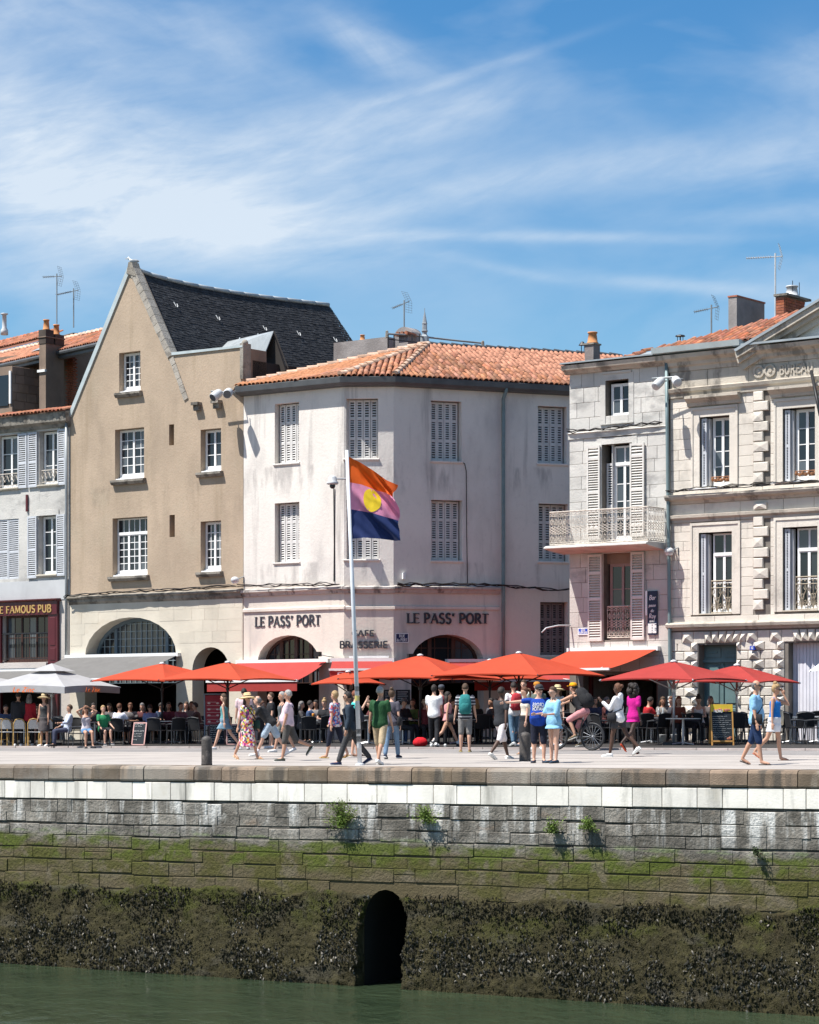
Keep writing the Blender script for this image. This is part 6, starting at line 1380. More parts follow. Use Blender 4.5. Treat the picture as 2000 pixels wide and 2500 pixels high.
# ================================================================ cafe terraces: awnings, parasols, tables, chairs, boards
m_red = M('red_canvas', (.42, .052, .020), .85, .05, 2.5, transl=.08)
m_redd = M('deep_red_canvas', (.31, .033, .028), .85, .06, 2.5, transl=.08)
m_reda = M('awning_red', (.36, .045, .038), .85, .06, 2.5, transl=.08)
m_greyc = M('pale_grey_canvas', (.36, .355, .36), .85, .06, 2.5, transl=.08)
m_greya = M('grey_awning_canvas', (.17, .165, .16), .85, .06, 2.5, transl=.2, layers=[dict(col=(.23, .225, .22), scale=(1.2, 1.2, 4.), lo=.58, hi=.66, amt=.4)])
m_awn_w = M('white_awning_metal', (.78, .78, .76), .35, .03, 2., spec=.5)
m_dgrey = M('dark_chair_metal', (.040, .042, .047), .45, .2, 5., spec=.4)
m_dweave = M('dark_chair_weave', (.018, .018, .020), .7, .3, 60.)
m_alu = M('aluminium', (.52, .53, .55), .35, .08, 4., metal=.6)
m_cane = M('cane_frame', (.46, .29, .10), .5, .2, 12.)
m_cweave = M('grey_white_weave', (.46, .46, .45), .7, .35, 70.)
m_parcel = M('black_parasol_metal', (.03, .03, .032), .45, .1, 4.)

def parasol(label, px, yap, yhem, half, s, mat, yaw=0., valance=.0, sag=.10, pole=m_parcel, vent=False, vtext=None, grp='square parasols on the terraces', white=False):
    """Square canopy: px, yap the apex in the photo, yhem the row of the corner tips, half the half-width of the canopy in pixels."""
    ap = pix(px, yap, s); zc = CAMZ - (yhem - HORY) / s; fl = gz(ap.x, ap.y); root = E('parasol', Vector((ap.x, ap.y, fl)), label, 'parasol', grp)
    R = half / s; ang0 = atan2(FA.U.y, FA.U.x) + pi / 4 + yaw; cor = [Vector((ap.x + R * cos(ang0 + k * pi / 2), ap.y + R * sin(ang0 + k * pi / 2), zc)) for k in range(4)]
    NU, NV = 8, 9; b = MB(); H = ap.z - zc
    for k in range(4):
        c0, c1 = cor[k], cor[(k + 1) % 4]; o = len(b.v)
        for j in range(NV + 1):
            t_ = j / NV
            for i in range(NU + 1):
                f = i / NU; e = c0.lerp(c1, f); p = ap.lerp(e, t_)
                hm = 4 * f * (1 - f)                                          # midway between two ribs the cloth sinks in and up from the hem line
                ins = .045 * hm * t_ ; p = p.lerp(Vector((ap.x, ap.y, p.z)), ins); p.z = ap.z - H * (t_ ** 1.12) - sag * hm * sin(pi * t_) * .55 + .05 * hm * t_ * t_
                b.v.append(tuple(p))
        for j in range(NV):
            for i in range(NU): a = o + j * (NU + 1) + i; b.f.append((a, a + NU + 1, a + NU + 2, a + 1)); b.mi.append(0)
    can = b.obj('canopy', mat, root, True)
    hem = MB()
    for k in range(4):
        o = k * (NU + 1) * (NV + 1) + NV * (NU + 1); A_ = [Vector(b.v[o + i]) for i in range(NU + 1)]; dz = Vector((0, 0, max(.035, valance)))
        hem.add(A_ + [p - dz for p in A_], [(i, NU + 1 + i, NU + 2 + i, i + 1) for i in range(NU)])
    hem.obj('valance', mat, root)
    for c in cor:
        MB().tube([ap.lerp(c, .02) - Vector((0, 0, .06)), ap.lerp(c, .99) - Vector((0, 0, .035))], .016, 5).obj('rib', pole, root)
        m_ = ap.lerp(c, .52); MB().tube([Vector((ap.x, ap.y, ap.z - H - .28)), m_ - Vector((0, 0, .05))], .018, 5).obj('strut', pole, root)
        MB().tube([c + (ap - c).normalized() * .03, c - (ap - c).normalized() * .03 - Vector((0, 0, .015))], .018, 5).obj('rib_tip', pole, root)
    MB().tube([Vector((ap.x, ap.y, fl)), ap + Vector((0, 0, .03))], .034, 8).obj('pole', pole, root, True)
    bb = MB(); bb.lathe(ap + Vector((0, 0, .0)), [(.10, -.02), (.09, .02), (.03, .05)], 10); bb.obj('finial', m_lampgrey, root, True)
    bb = MB(); bb.lathe(Vector((ap.x, ap.y, ap.z - H - .34)), [(.06, 0), (.06, .10)], 10); bb.obj('collar', pole, root)
    bb = MB(); bb.bx((ap.x - .3, ap.y - .3, fl), (ap.x + .3, ap.y + .3, fl + .08)); bb.obj('foot', m_dgrey, root)
    if vent:
        bb = MB(); q = [ap + Vector((0, 0, .17))] + [ap.lerp(c, .34) + Vector((0, 0, .12)) for c in cor]
        bb.add(q, ((0, 1, 2), (0, 2, 3), (0, 3, 4), (0, 4, 1))); bb.obj('vent_cap', mat, root)
    if vtext:
        for k in (2, 3):
            c0, c1 = cor[k], cor[(k + 1) % 4]; d = (c1 - c0).normalized(); nn = Vector((d.y, -d.x, 0)); 
            if nn.y > 0: nn = -nn
            if d.x < 0: c0, d = c1, -d
            L_ = (c1 - cor[k]).length; w_ = .85; P_ = lambda u, v, n: c0 + d * u + Vector((0, 0, v)) + nn * n
            bb = MB(); text(bb, P_, vtext, L_ * .5 - w_ / 2, -valance + .05, valance * .72, w_, .004, .012, .15, .15, False, .25); bb.obj('lettering', M('orange_print', (.75, .16, .03), .7), root)
    return root
parasol('large grey parasol with orange Le Zinc lettering at the left', 127, 1632, 1677, 168, 73.5, m_greyc, .18, .22, .06, m_alu, True, 'Le Zinc', 'grey parasols on the left terrace')
parasol('grey parasol cut off by the left edge', -58, 1646, 1673, 150, 71, m_greyc, .1, .2, .06, m_alu, True, None, 'grey parasols on the left terrace')
parasol('leftmost red parasol, overlapped by the next one', 396, 1620, 1662, 172, 74, m_red, .0)
parasol('second red parasol from the left, above the crimson menu board', 556, 1617, 1660, 170, 77, m_red, .12)
parasol('smallest red parasol, standing back by the cafe corner', 850, 1640, 1670, 92, 74, m_red, .0)
parasol('red parasol right of the flagpole under the right LE PASS PORT lettering', 1026, 1600, 1657, 212, 81, m_red, .22)
parasol('red parasol behind the joining edges of its two big neighbours', 1196, 1612, 1660, 150, 75, m_red, .0)
parasol('broadest red parasol, below the shuttered ground floor window', 1267, 1594, 1649, 216, 83, m_red, .02)
parasol('deep red parasol on a pale pole before the green door', 1645, 1615, 1660, 183, 88, m_redd, .0, pole=m_alu)
parasol('rightmost deep red parasol, before the pale garage door', 1799, 1624, 1666, 162, 85, m_redd, .05, pole=m_alu)
parasol('white parasol just entering at the right edge', 2062, 1578, 1637, 86, 88, m_white, .0, pole=m_alu)

def awning(label, fr, x0, x1, yt, n1, yfront, xf, mat, val=.25, cass=m_awn_w, vtext=None, n0=.12, arms=True, valmat=None, ref=None):
    """A folding awning: cassette on the wall between photo columns x0 and x1 at row yt, front bar n1 out whose row at column xf is yfront."""
    xm = (x0 + x1) / 2; u0, u1 = fr.uv(x0, HORY)[0], fr.uv(x1, HORY)[0]; vt = fr.uv(xm, yt)[1]; uf, vf = fr.uv(xf, yfront, n1); P = fr.P
    e = E('awning', P((u0 + u1) / 2, vt, n0), label, 'awning', 'awnings over the terraces')
    MB().box(fr, u0 - .06, u1 + .06, vt - .02, vt + .11, .02, n0 + .08).obj('cassette', cass, e)
    b = MB(); k = 8
    for j in range(k + 1):
        f = j / k; n = n0 + .05 + (n1 - n0 - .05) * f; v = vt + .02 + (vf - vt - .02) * f - .05 * sin(pi * f)
        for i in range(9): b.v.append(tuple(P(u0 + (u1 - u0) * i / 8, v - .02 * sin(pi * i / 8) * f, n)))
    for j in range(k):
        for i in range(8): a = j * 9 + i; b.f.append((a, a + 9, a + 10, a + 1)); b.mi.append(0)
    b.obj('canvas', mat, e, True)
    MB().box(fr, u0 - .03, u1 + .03, vf - .04, vf + .03, n1 - .03, n1 + .04).obj('front_bar', cass, e)
    if val: MB().box(fr, u0, u1, vf - .05 - val, vf - .05, n1 - .005, n1 + .008).obj('valance', valmat or mat, e)
    if arms:
        for uu in (u0 + .3, u1 - .3):
            el = P(uu + (.6 if uu < (u0 + u1) / 2 else -.6), (vt + vf) / 2 - .18, (n0 + n1) / 2); MB().tube([P(uu, vt - .05, n0), el, P(uu, vf, n1)], .03, 6).obj('arm', cass, e)
    if vtext: b = MB(); text(b, P, vtext, u0 + .25, vf - .05 - val * .85, val * .6, .9, n1 + .008, n1 + .014); b.obj('lettering', m_whiteprint, e)
    return e
awning('grey striped awning over the beige house arcade', FA, 170, 440, 1604, 3.0, 1657, 290, m_greya, .0)
awning('grey awning over the pub at the far left', FA, -140, 128, 1640, 1.9, 1668, 40, m_greya, .15)
awning('red awning with deep valance left of the cafe corner', FA, 588, 806, 1618, 1.75, 1663, 570, m_reda, .30)
awning('small red awning on the cut corner with white bars', CH, 812, 959, 1615, 1.0, 1634, 885, m_reda, .22, vtext='BAR')
awning('long red awning on the shaded side of the cafe', CR, 1090, 1340, 1617, 2.3, 1661, 1320, m_reda, .28, n0=.15)
awning('bright red awning on the narrow stone house', FA, 1396, 1610, 1589, 2.9, 1633, 1455, m_red, .0)
# dark side cheek of the stone house awning
# glazed wall and pale piers
def prop_chair():
    e = E('terrace_chair', (0, 0, 0)); b = MB()
    for x in (-.24, .24):
        for p in ([(x, .24, 0), (x * .96, .22, .45), (x * .98, .18, .64)], [(x, -.26, 0), (x * .96, -.21, .45), (x * .92, -.28, .84)]): MB().tube(p, .014, 5).obj('leg', m_dgrey, e)
        MB().tube([(x * .98, .20, .64), (x * 1.02, -.02, .665), (x * .95, -.24, .66)], .020, 5).obj('armrest', m_dgrey, e)
    b = MB(); b.bx((-.23, -.22, .435), (.23, .23, .46)); b.obj('seat', m_dweave, e)
    b = MB(); n = 8
    for j, (y, z) in enumerate(((-.215, .47), (-.25, .68), (-.29, .84))):
        for i in range(n + 1): f = i / n * 2 - 1; b.v.append((.235 * f, y - .05 * (1 - f * f), z + (.03 * (1 - f * f) if j == 2 else 0)))
    for j in range(2):
        for i in range(n): a = j * (n + 1) + i; b.f.append((a, a + 1, a + n + 2, a + n + 1)); b.mi.append(0)
    b.obj('backrest', m_dweave, e); b = MB(); b.tube([(-.235, -.29, .83), (-.12, -.325, .86), (0, -.34, .87), (.12, -.325, .86), (.235, -.29, .83)], .016, 5); b.obj('back_rail', m_dgrey, e)
    return e
def cane_chair():
    e = E('cane_chair', (0, 0, 0))
    for x in (-.2, .2):
        MB().tube([(x, .22, 0), (x * .95, .19, .45)], .015, 5).obj('leg', m_cane, e); MB().tube([(x, -.25, 0), (x * .98, -.20, .45), (x * .95, -.27, .74), (x * .6, -.30, .87)], .016, 5).obj('leg', m_cane, e)
        MB().tube([(x * .97, .20, .2), (x * .98, -.22, .2)], .010, 4).obj('stretcher', m_cane, e)
    MB().tube([(-.12, -.30, .87), (0, -.315, .90), (.12, -.30, .87)], .016, 5).obj('top_rail', m_cane, e)
    b = MB(); b.bx((-.21, -.21, .44), (.21, .21, .47)); b.obj('seat', m_cweave, e)
    b = MB(); b.add([(-.17, -.245, .56), (.17, -.245, .56), (.165, -.285, .76), (.09, -.305, .86), (-.09, -.305, .86), (-.165, -.285, .76), (-.17, -.265, .56), (.17, -.265, .56), (.165, -.305, .76), (.09, -.325, .86), (-.09, -.325, .86), (-.165, -.305, .76)],
                    ((0, 1, 2, 3, 4, 5), (11, 10, 9, 8, 7, 6), (0, 6, 7, 1), (1, 7, 8, 2), (2, 8, 9, 3), (3, 9, 10, 4), (4, 10, 11, 5), (5, 11, 6, 0))); b.obj('backrest', m_cweave, e)
    return e
def table_proto():
    e = E('cafe_table', (0, 0, 0)); b = MB(); b.bx((-.34, -.34, .715), (.34, .34, .74)); b.obj('tabletop', m_alu, e)
    MB().tube([(0, 0, .02), (0, 0, .715)], .035, 8).obj('column', m_alu, e); b = MB()
    for k in range(4): a = k * pi / 2 + pi / 4; b.tube([(0, 0, .07), (.30 * cos(a), .30 * sin(a), .02)], .022, 5)
    b.obj('base', m_alu, e); return e
PR = dict(chair=prop_chair(), cane=cane_chair(), table=table_proto()); USED = {}
def ground_at(px, s, q=1.): p = pix(px, HORY, s * q); p.z = gz(p.x, p.y); return p
def put(kind, px, s, rz, label, group, cat=None, p=None):
    """Copy a chair or table to the terrace at photo column px, scale s, turned rz (0 faces away from the water)."""
    first = kind not in USED; USED[kind] = 1; o = PR[kind] if first else copy_tree(PR[kind])
    o.location = p or ground_at(px, s, .957); o.rotation_euler = (0, 0, rz); T(o, label, cat or ('table' if kind == 'table' else 'chair'), group); return o
AW = pi / 2 - 0      # helper angles: a chair's own front is +y
gC, gT, gK = 'dark chairs of the cafe terraces', 'cafe tables on the terraces', 'cane bistro chairs'
for i, (px, lb) in enumerate(((6, 'leftmost cane bistro chair, cut by the left edge'), (24, 'second cane bistro chair from the left'), (50, 'third cane bistro chair, broad white woven back'), (84, 'fourth cane bistro chair from the left'), (112, 'rightmost cane bistro chair beside the grey parasol pole'))):
    put('cane', px, 76.5 + .4 * i, radians(8 * (-1) ** i + (12 if i > 2 else -6)), lb, gK)
ch_spec = [(138, 78, 12, 'dark chair under the grey parasol pole'), (190, 80, 80, 'dark chair turned sideways beside the sunbathing woman'), (291, 78.5, -14, 'dark chair holding the man in white'), (325, 77, 40, 'dark chair just left of the leaning chalkboard'), (384, 79, -20, 'dark chair just right of the leaning chalkboard'),
           (365, 76, 150, 'dark chair behind the leaning chalkboard'), (430, 79.5, 25, 'dark chair left of the brown shirted man'), (485, 79.5, -35, 'dark chair right behind the left bollard'), (455, 77, 170, 'dark chair beyond the left bollard facing the quay'), (640, 82, 10, 'dark chair behind the stooping man in denim shorts'),
           (752, 82.5, 8, 'dark chair right of the man in the pink polo'), (790, 81, 30, 'dark chair behind the curly haired woman'), (905, 83.5, -15, 'dark chair behind the man in the green shirt'), (1030, 83, 60, 'dark chair beside the red bag'), (1172, 85, 14, 'dark chair left of the man in white shorts'),
           (1196, 84, -30, 'dark chair partly behind the man in the black shirt'), (1226, 83, 160, 'dark chair far behind the man in white shorts'), (1432, 86, 20, 'dark chair behind the rear bicycle wheel'), (1472, 88.5, -60, 'dark chair between the bicycle and the white hoodie'), (1500, 87, 150, 'dark chair behind the white hoodie'),
           (1570, 89.5, 15, 'dark chair just right of the magenta dress'), (1600, 88, 165, 'dark chair opposite the man in red'), (1690, 90.5, 5, 'dark chair under the woman with the bun'), (1716, 90, -20, 'dark chair left of the yellow topped menu board'), (1792, 92, 14, 'dark chair just right of the yellow topped menu board'),
           (1822, 91, -70, 'dark chair half hidden by the man in blue'), (1905, 93, 20, 'dark chair behind the woman in white shorts'), (1945, 94, -80, 'dark chair right of the woman in white shorts'), (1985, 94.5, 75, 'dark chair at the right edge of the terrace'), (1962, 91.5, 165, 'dark chair behind the tables at the right edge'),
           (250, 76, 170, 'dark chair behind the child in green'), (405, 77.5, 100, 'dark chair in the shade of the leftmost red parasol'), (1110, 84, 100, 'dark chair in the shade behind the woman in pink'), (1540, 87, 90, 'dark chair in the shade between hoodie and magenta dress')]
rbk = random.Random(9)
for i in range(64):
    px = 130 + i * 29.5 + rbk.uniform(-8, 8)
    if 560 < px < 600 or 1215 < px < 1250: continue
    ch_spec.append((px, (68.5 + px * .0095) + (i % 3) * 2.4 + (1.5 if px > 1400 else 0), rbk.uniform(0, 360), 'dark chair in the deep shade of the rear terrace rows'))
for px, s, rz, lb in ch_spec: put('chair', px, s, radians(rz), lb, gC)
tb_spec = [(60, 74, 10, 'small table behind the cane bistro chairs'), (232, 77, 0, 'small table between the sunbathing woman and the child'), (345, 77, 5, 'small table hidden behind the leaning chalkboard'), (425, 77.6, 20, 'small table of the group in the left shade'), (505, 78, 0, 'small table beside the brown shirted man'),
           (785, 80.5, 0, 'small table with a glass of beer'), (900, 84, 0, 'grey table edge between flagpole and green shirt'), (984, 84.5, 8, 'grey table of the couple with the cap and green top'), (1122, 85.5, 4, 'grey table beside the teal backpack'), (1590, 88.5, 10, 'grey table of the reader in red'),
           (1668, 92.5, 0, 'bright grey pedestal table left of the yellow topped board'), (1760, 89, 0, 'grey table behind the yellow topped menu board'), (1930, 92.5, 0, 'grey table right of the woman in white shorts'), (1998, 92, 0, 'grey table cut by the right edge')]
for px, s, rz, lb in tb_spec: put('table', px, s, radians(rz) + .6, lb, gT)
# things on the tables
def lath(name, label, cat, px, s, prof, mat, dx=0., dy=0., z=.74, group=None):
    p = ground_at(px, s, .957) + Vector((dx, dy, z)); b = MB(); b.lathe(p, prof, 10); return b.obj(name, mat, None, True, label, cat, group, loc=p)
m_beer = M('beer', (.55, .22, .03), .2, .1, 9.); m_clear = M('clear_glass_grey', (.30, .33, .34), .1, .1, 9., spec=.6)
lath('beer_glass', 'stemmed glass of amber beer on the small table', 'glass', 765, 82, [(.035, 0), (.008, .01), (.008, .06), (.04, .10), (.045, .17), (.038, .21)], m_beer, z=.745, dy=.0)
lath('tumbler', 'clear tumbler on the table by the couple', 'glass', 974, 84.5, [(.03, 0), (.04, .12)], m_clear, z=.742)
for i, px in enumerate((1608, 1619)): lath('carafe', ('left' if i == 0 else 'right') + ' of two clear carafes on the table of the reader in red', 'carafe', px, 88.5, [(.05, 0), (.055, .10), (.02, .17), (.02, .27)], m_clear, z=.742)
lath('salt_shaker', 'small pale shaker on the bright grey pedestal table', 'shaker', 1652, 92.5, [(.03, 0), (.03, .07), (.02, .08)], M('shaker', (.6, .5, .4)), z=.742)
for px, lb in ((1618, 'left'), (1648, 'right')): lath('bucket', lb + ' of two pale buckets under the pedestal table', 'bucket', px, 89, [(.09, 0), (.12, .24), (.125, .25)], m_lampgrey, z=.0)
lath('plate', 'round white plate held out at the grey table by the teal backpack', 'plate', 1124, 86.2, [(.02, 0), (.11, .02)], m_white, z=.75)
# boards
def board(name, label, px, s, w, h, rz, lean, faces, frame, legs=.0, mat=None, back=True, cat='menu board'):
    p = ground_at(px, s, .965); e = E(name, p, label, cat); e.rotation_euler = (0, 0, rz); e2 = Vector((0, sin(lean), cos(lean))); P = lambda u, v, n: Vector((u, 0, 0)) + e2 * v + Vector((0, -cos(lean), sin(lean))) * n
    class _f: pass
    f = _f(); f.P = P; e.location = (0, 0, 0)
    MB().box(f, -w / 2, w / 2, legs, h, -.012, .0).obj('panel', mat or M('slate_board', (.018, .024, .030), .8, .2, 6.), e); b = MB(); k = .035
    for q in ((-w / 2 - .0, w / 2, h - k, h), (-w / 2, w / 2, legs, legs + k), (-w / 2, -w / 2 + k, 0, h - k), (w / 2 - k, w / 2, 0, h - k)): b.box(f, *q, -.02, .015)
    b.obj('frame', frame, e)
    if back:
        Pb = lambda u, v, n: Vector((u, 0, 0)) + Vector((0, (h * sin(lean)) * 2 - v * sin(lean), v * cos(lean))) + Vector((0, -n, 0)); g = _f(); g.P = Pb; bb = MB(); bb.box(g, -w / 2, w / 2, .05, h, -.012, .012); bb.obj('rear_panel', frame if back == 2 else M('slate_board', (.018, .024, .03)), e)
    for nm, mt, fn in faces: b = MB(); fn(b, P, w, h); b.obj(nm, mt, e)
    e.location = p; return e
m_chalk = M('chalk', (.62, .62, .60), .9, .1, 20.); m_pinkw = M('pink_wood', (.58, .34, .31), .7, .1, 6.); m_orangew = M('orange_wood', (.55, .28, .08), .6, .15, 6.)
def scrawl(b, P, x0, x1, y, h, seed):
    r = random.Random(seed); x = x0
    while x < x1: 
        w = r.uniform(.02, .07); q = [P(x + w * i / 4, y + (h * .5 * r.random()), .006) for i in range(5)]; b.tube(q, h * .13, 4); x += w + (.03 if r.random() < .3 else .006)
def chalk_l(b, P, w, h):
    for i, (f, l, hh) in enumerate(((.90, .8, .07), (.82, .62, .05), (.60, .85, .06), (.48, .7, .05), (.38, .72, .05), (.22, .35, .06))): scrawl(b, P, -w * .40, -w * .40 + w * .8 * l, h * f, hh, i)
board('chalkboard', 'leaning black chalkboard with a pink frame on the left terrace', 337, 79, .46, .76, -.30, .28, [('chalk_writing', m_chalk, chalk_l)], m_pinkw)
def red_dots(b, P, w, h):
    for i in range(2):
        for j in range(4): b.ell(P(-w * .25 + w * .42 * i, h * (.45 + .12 * j), .006), (.05, .012, .032), 8, 4)
    for j in range(7): b.box(type('f', (), {'P': staticmethod(P)}), -w * .36, w * (.1 + .25 * (j % 2)), h * (.42 + .068 * j), h * (.42 + .068 * j) + .010, .003, .007)
def redboard(b, P, w, h): b.box(type('f', (), {'P': staticmethod(P)}), -w / 2 + .05, w / 2 - .05, h * .38, h - .06, .001, .004)
board('menu_board', 'tall crimson menu board with a blue-grey frame behind the woman in denim', 524, 79.5, .66, 1.62, .25, .06, [('poster', M('crimson_print', (.30, .028, .045), .5, .1, 4.), redboard), ('print', M('pale_print', (.62, .5, .48), .7), red_dots)], M('blue_grey_frame', (.20, .25, .30), .5), legs=.58, back=False)
def chalk_m(b, P, w, h):
    for i in range(8): scrawl(b, P, -w * .42, w * random.Random(i).uniform(.0, .42), h * (.90 - .105 * i), .05, 20 + i)
for px, lb, sd in ((530, 'left of the two low chalkboards beneath the crimson menu board', 0), (572, 'right of the two low chalkboards, behind the walking woman in denim', 1)):
    board('chalkboard', lb, px, 80.3 + sd * .4, .50, .66, .1, .16, [('chalk_writing', m_chalk, chalk_m)], M('plum_wood', (.10, .06, .06), .6) if sd == 0 else m_pinkw)
def yel(b, P, w, h): b.box(type('f', (), {'P': staticmethod(P)}), -w / 2 + .01, w / 2 - .01, h * .82, h - .01, .004, .018)
def pics(b, P, w, h):
    for x, y, r in ((-.16, .845, .06), (-.05, .86, .07), (.12, .85, .075), (.19, .86, .05), (.17, .16, .06), (.22, .19, .05)): b.ell(P(x, h * y, .02), (r, .008, r * .6), 8, 5)
def yl(b, P, w, h):
    text(b, P, 'MENU', -w * .36, h * .80, .075, .24, .02, .026, .2, .2)
    for i in range(11): scrawl(b, P, -w * .42, w * random.Random(i + 50).uniform(.05, .44), h * (.70 - .05 * i), .028, 60 + i)
board('menu_board', 'black A-frame menu board with a yellow top and orange sides', 1765, 93.5, .62, 1.13, .10, .16, [('yellow_header', M('yellow_print', (.66, .46, .04), .6), yel), ('food_pictures', M('food_print', (.55, .20, .12), .7, .5, 14.), pics), ('chalk_writing', m_chalk, yl)], m_orangew, legs=.10, back=2)
# dark wall menus on the corner pier
for px, w_, lb in ((983, 34, 'black wall menu on the pale pier behind the green shirt'), (946, 18, 'narrow black wall menu beside the green shirt')):
    r = CR.rect(px - w_ / 2, 1684, px + w_ / 2, 1720) if px > 961 else CH.rect(px - w_ / 2, 1684, px + w_ / 2, 1720); fr = CR if px > 961 else CH; e = E('wall_menu', fr.P(r[0], r[2]), lb, 'menu board'); MB().box(fr, *r, .01, .05).obj('panel', m_black, e); b = MB()
    for i in range(5): b.box(fr, r[0] + .05, r[1] - .08 - .05 * (i % 2), r[3] - .08 - .07 * i, r[3] - .065 - .07 * i, .05, .055)
    b.obj('writing', m_chalk, e)

# ================================================================ people
def pattern(name, cols, scale, rough=.85):
    if name in _mats: return _mats[name]
    mt = bpy.data.materials.new(name); mt.use_nodes = True; k = Nodes(mt); b = k.N['Principled BSDF']
    v = k.N.new('ShaderNodeTexVoronoi'); v.inputs['Scale'].default_value = scale; k.L.new(k.pos(), v.inputs['Vector'])
    sp_ = k.N.new('ShaderNodeSeparateColor'); k.L.new(v.outputs['Color'], sp_.inputs[0]); r = k.N.new('ShaderNodeValToRGB'); r.color_ramp.interpolation = 'CONSTANT'
    while len(r.color_ramp.elements) < len(cols): r.color_ramp.elements.new(.5)
    for i, (e, c) in enumerate(zip(r.color_ramp.elements, cols)): e.position = i / len(cols); e.color = (*c, 1)
    k.L.new(sp_.outputs[0], r.inputs[0]); k.L.new(r.outputs[0], b.inputs['Base Color']); b.inputs['Roughness'].default_value = rough; _mats[name] = mt
    return mt
def stripes(name, c1, c2, per):
    if name in _mats: return _mats[name]
    mt = bpy.data.materials.new(name); mt.use_nodes = True; k = Nodes(mt); b = k.N['Principled BSDF']
    f = k.m('GREATER_THAN', k.m('FRACT', k.m('MULTIPLY', k.z(), 1 / per)), .6); k.L.new(k.mix(f, c1, c2), b.inputs['Base Color']); b.inputs['Roughness'].default_value = .85; _mats[name] = mt
    return mt
FLORAL = lambda: pattern('floral_print', [(.70, .66, .60), (.55, .05, .16), (.62, .12, .02), (.22, .02, .20), (.70, .55, .08), (.06, .05, .08), (.70, .30, .38), (.10, .16, .10), (.72, .68, .62)], 21)
BLUEFL = lambda: pattern('blue_floral_print', [(.05, .09, .30), (.55, .10, .10), (.45, .45, .52), (.10, .16, .42), (.40, .14, .16), (.55, .53, .55)], 22)
STRIPE = lambda: stripes('striped_jersey', (.020, .022, .035), (.40, .40, .42), .085)
def cloth(c):
    if callable(c): return c()
    return M('cloth_%02x%02x%02x' % tuple(int(max(0, min(1, x)) * 255) for x in c), c, .88, .13, 7., bump=.35, bscale=16, spec=.2)
SKIN = dict(l=(.56, .33, .235), m=(.46, .255, .17), t=(.37, .19, .12), d=(.075, .038, .025), k=(.045, .024, .017))
HAIR = dict(dark=(.022, .016, .013), brown=(.075, .042, .022), blond=(.36, .235, .11), grey=(.36, .345, .32), dgrey=(.16, .15, .145), red=(.20, .06, .025), auburn=(.12, .05, .025))
def capsule(b, p0, r0, p1, r1, seg=10):
    p0, p1 = Vector(p0), Vector(p1); d = (p1 - p0); L = d.length or 1e-6; prof = [(.01, -r0), (r0 * .7, -r0 * .72), (r0, 0)]
    for i in (1, 2, 3): prof.append((r0 + (r1 - r0) * i / 4, L * i / 4))
    prof += [(r1, L), (r1 * .7, L + r1 * .72), (.01, L + r1)]
    b.lathe(p0, prof, seg, d)
BAGS = []
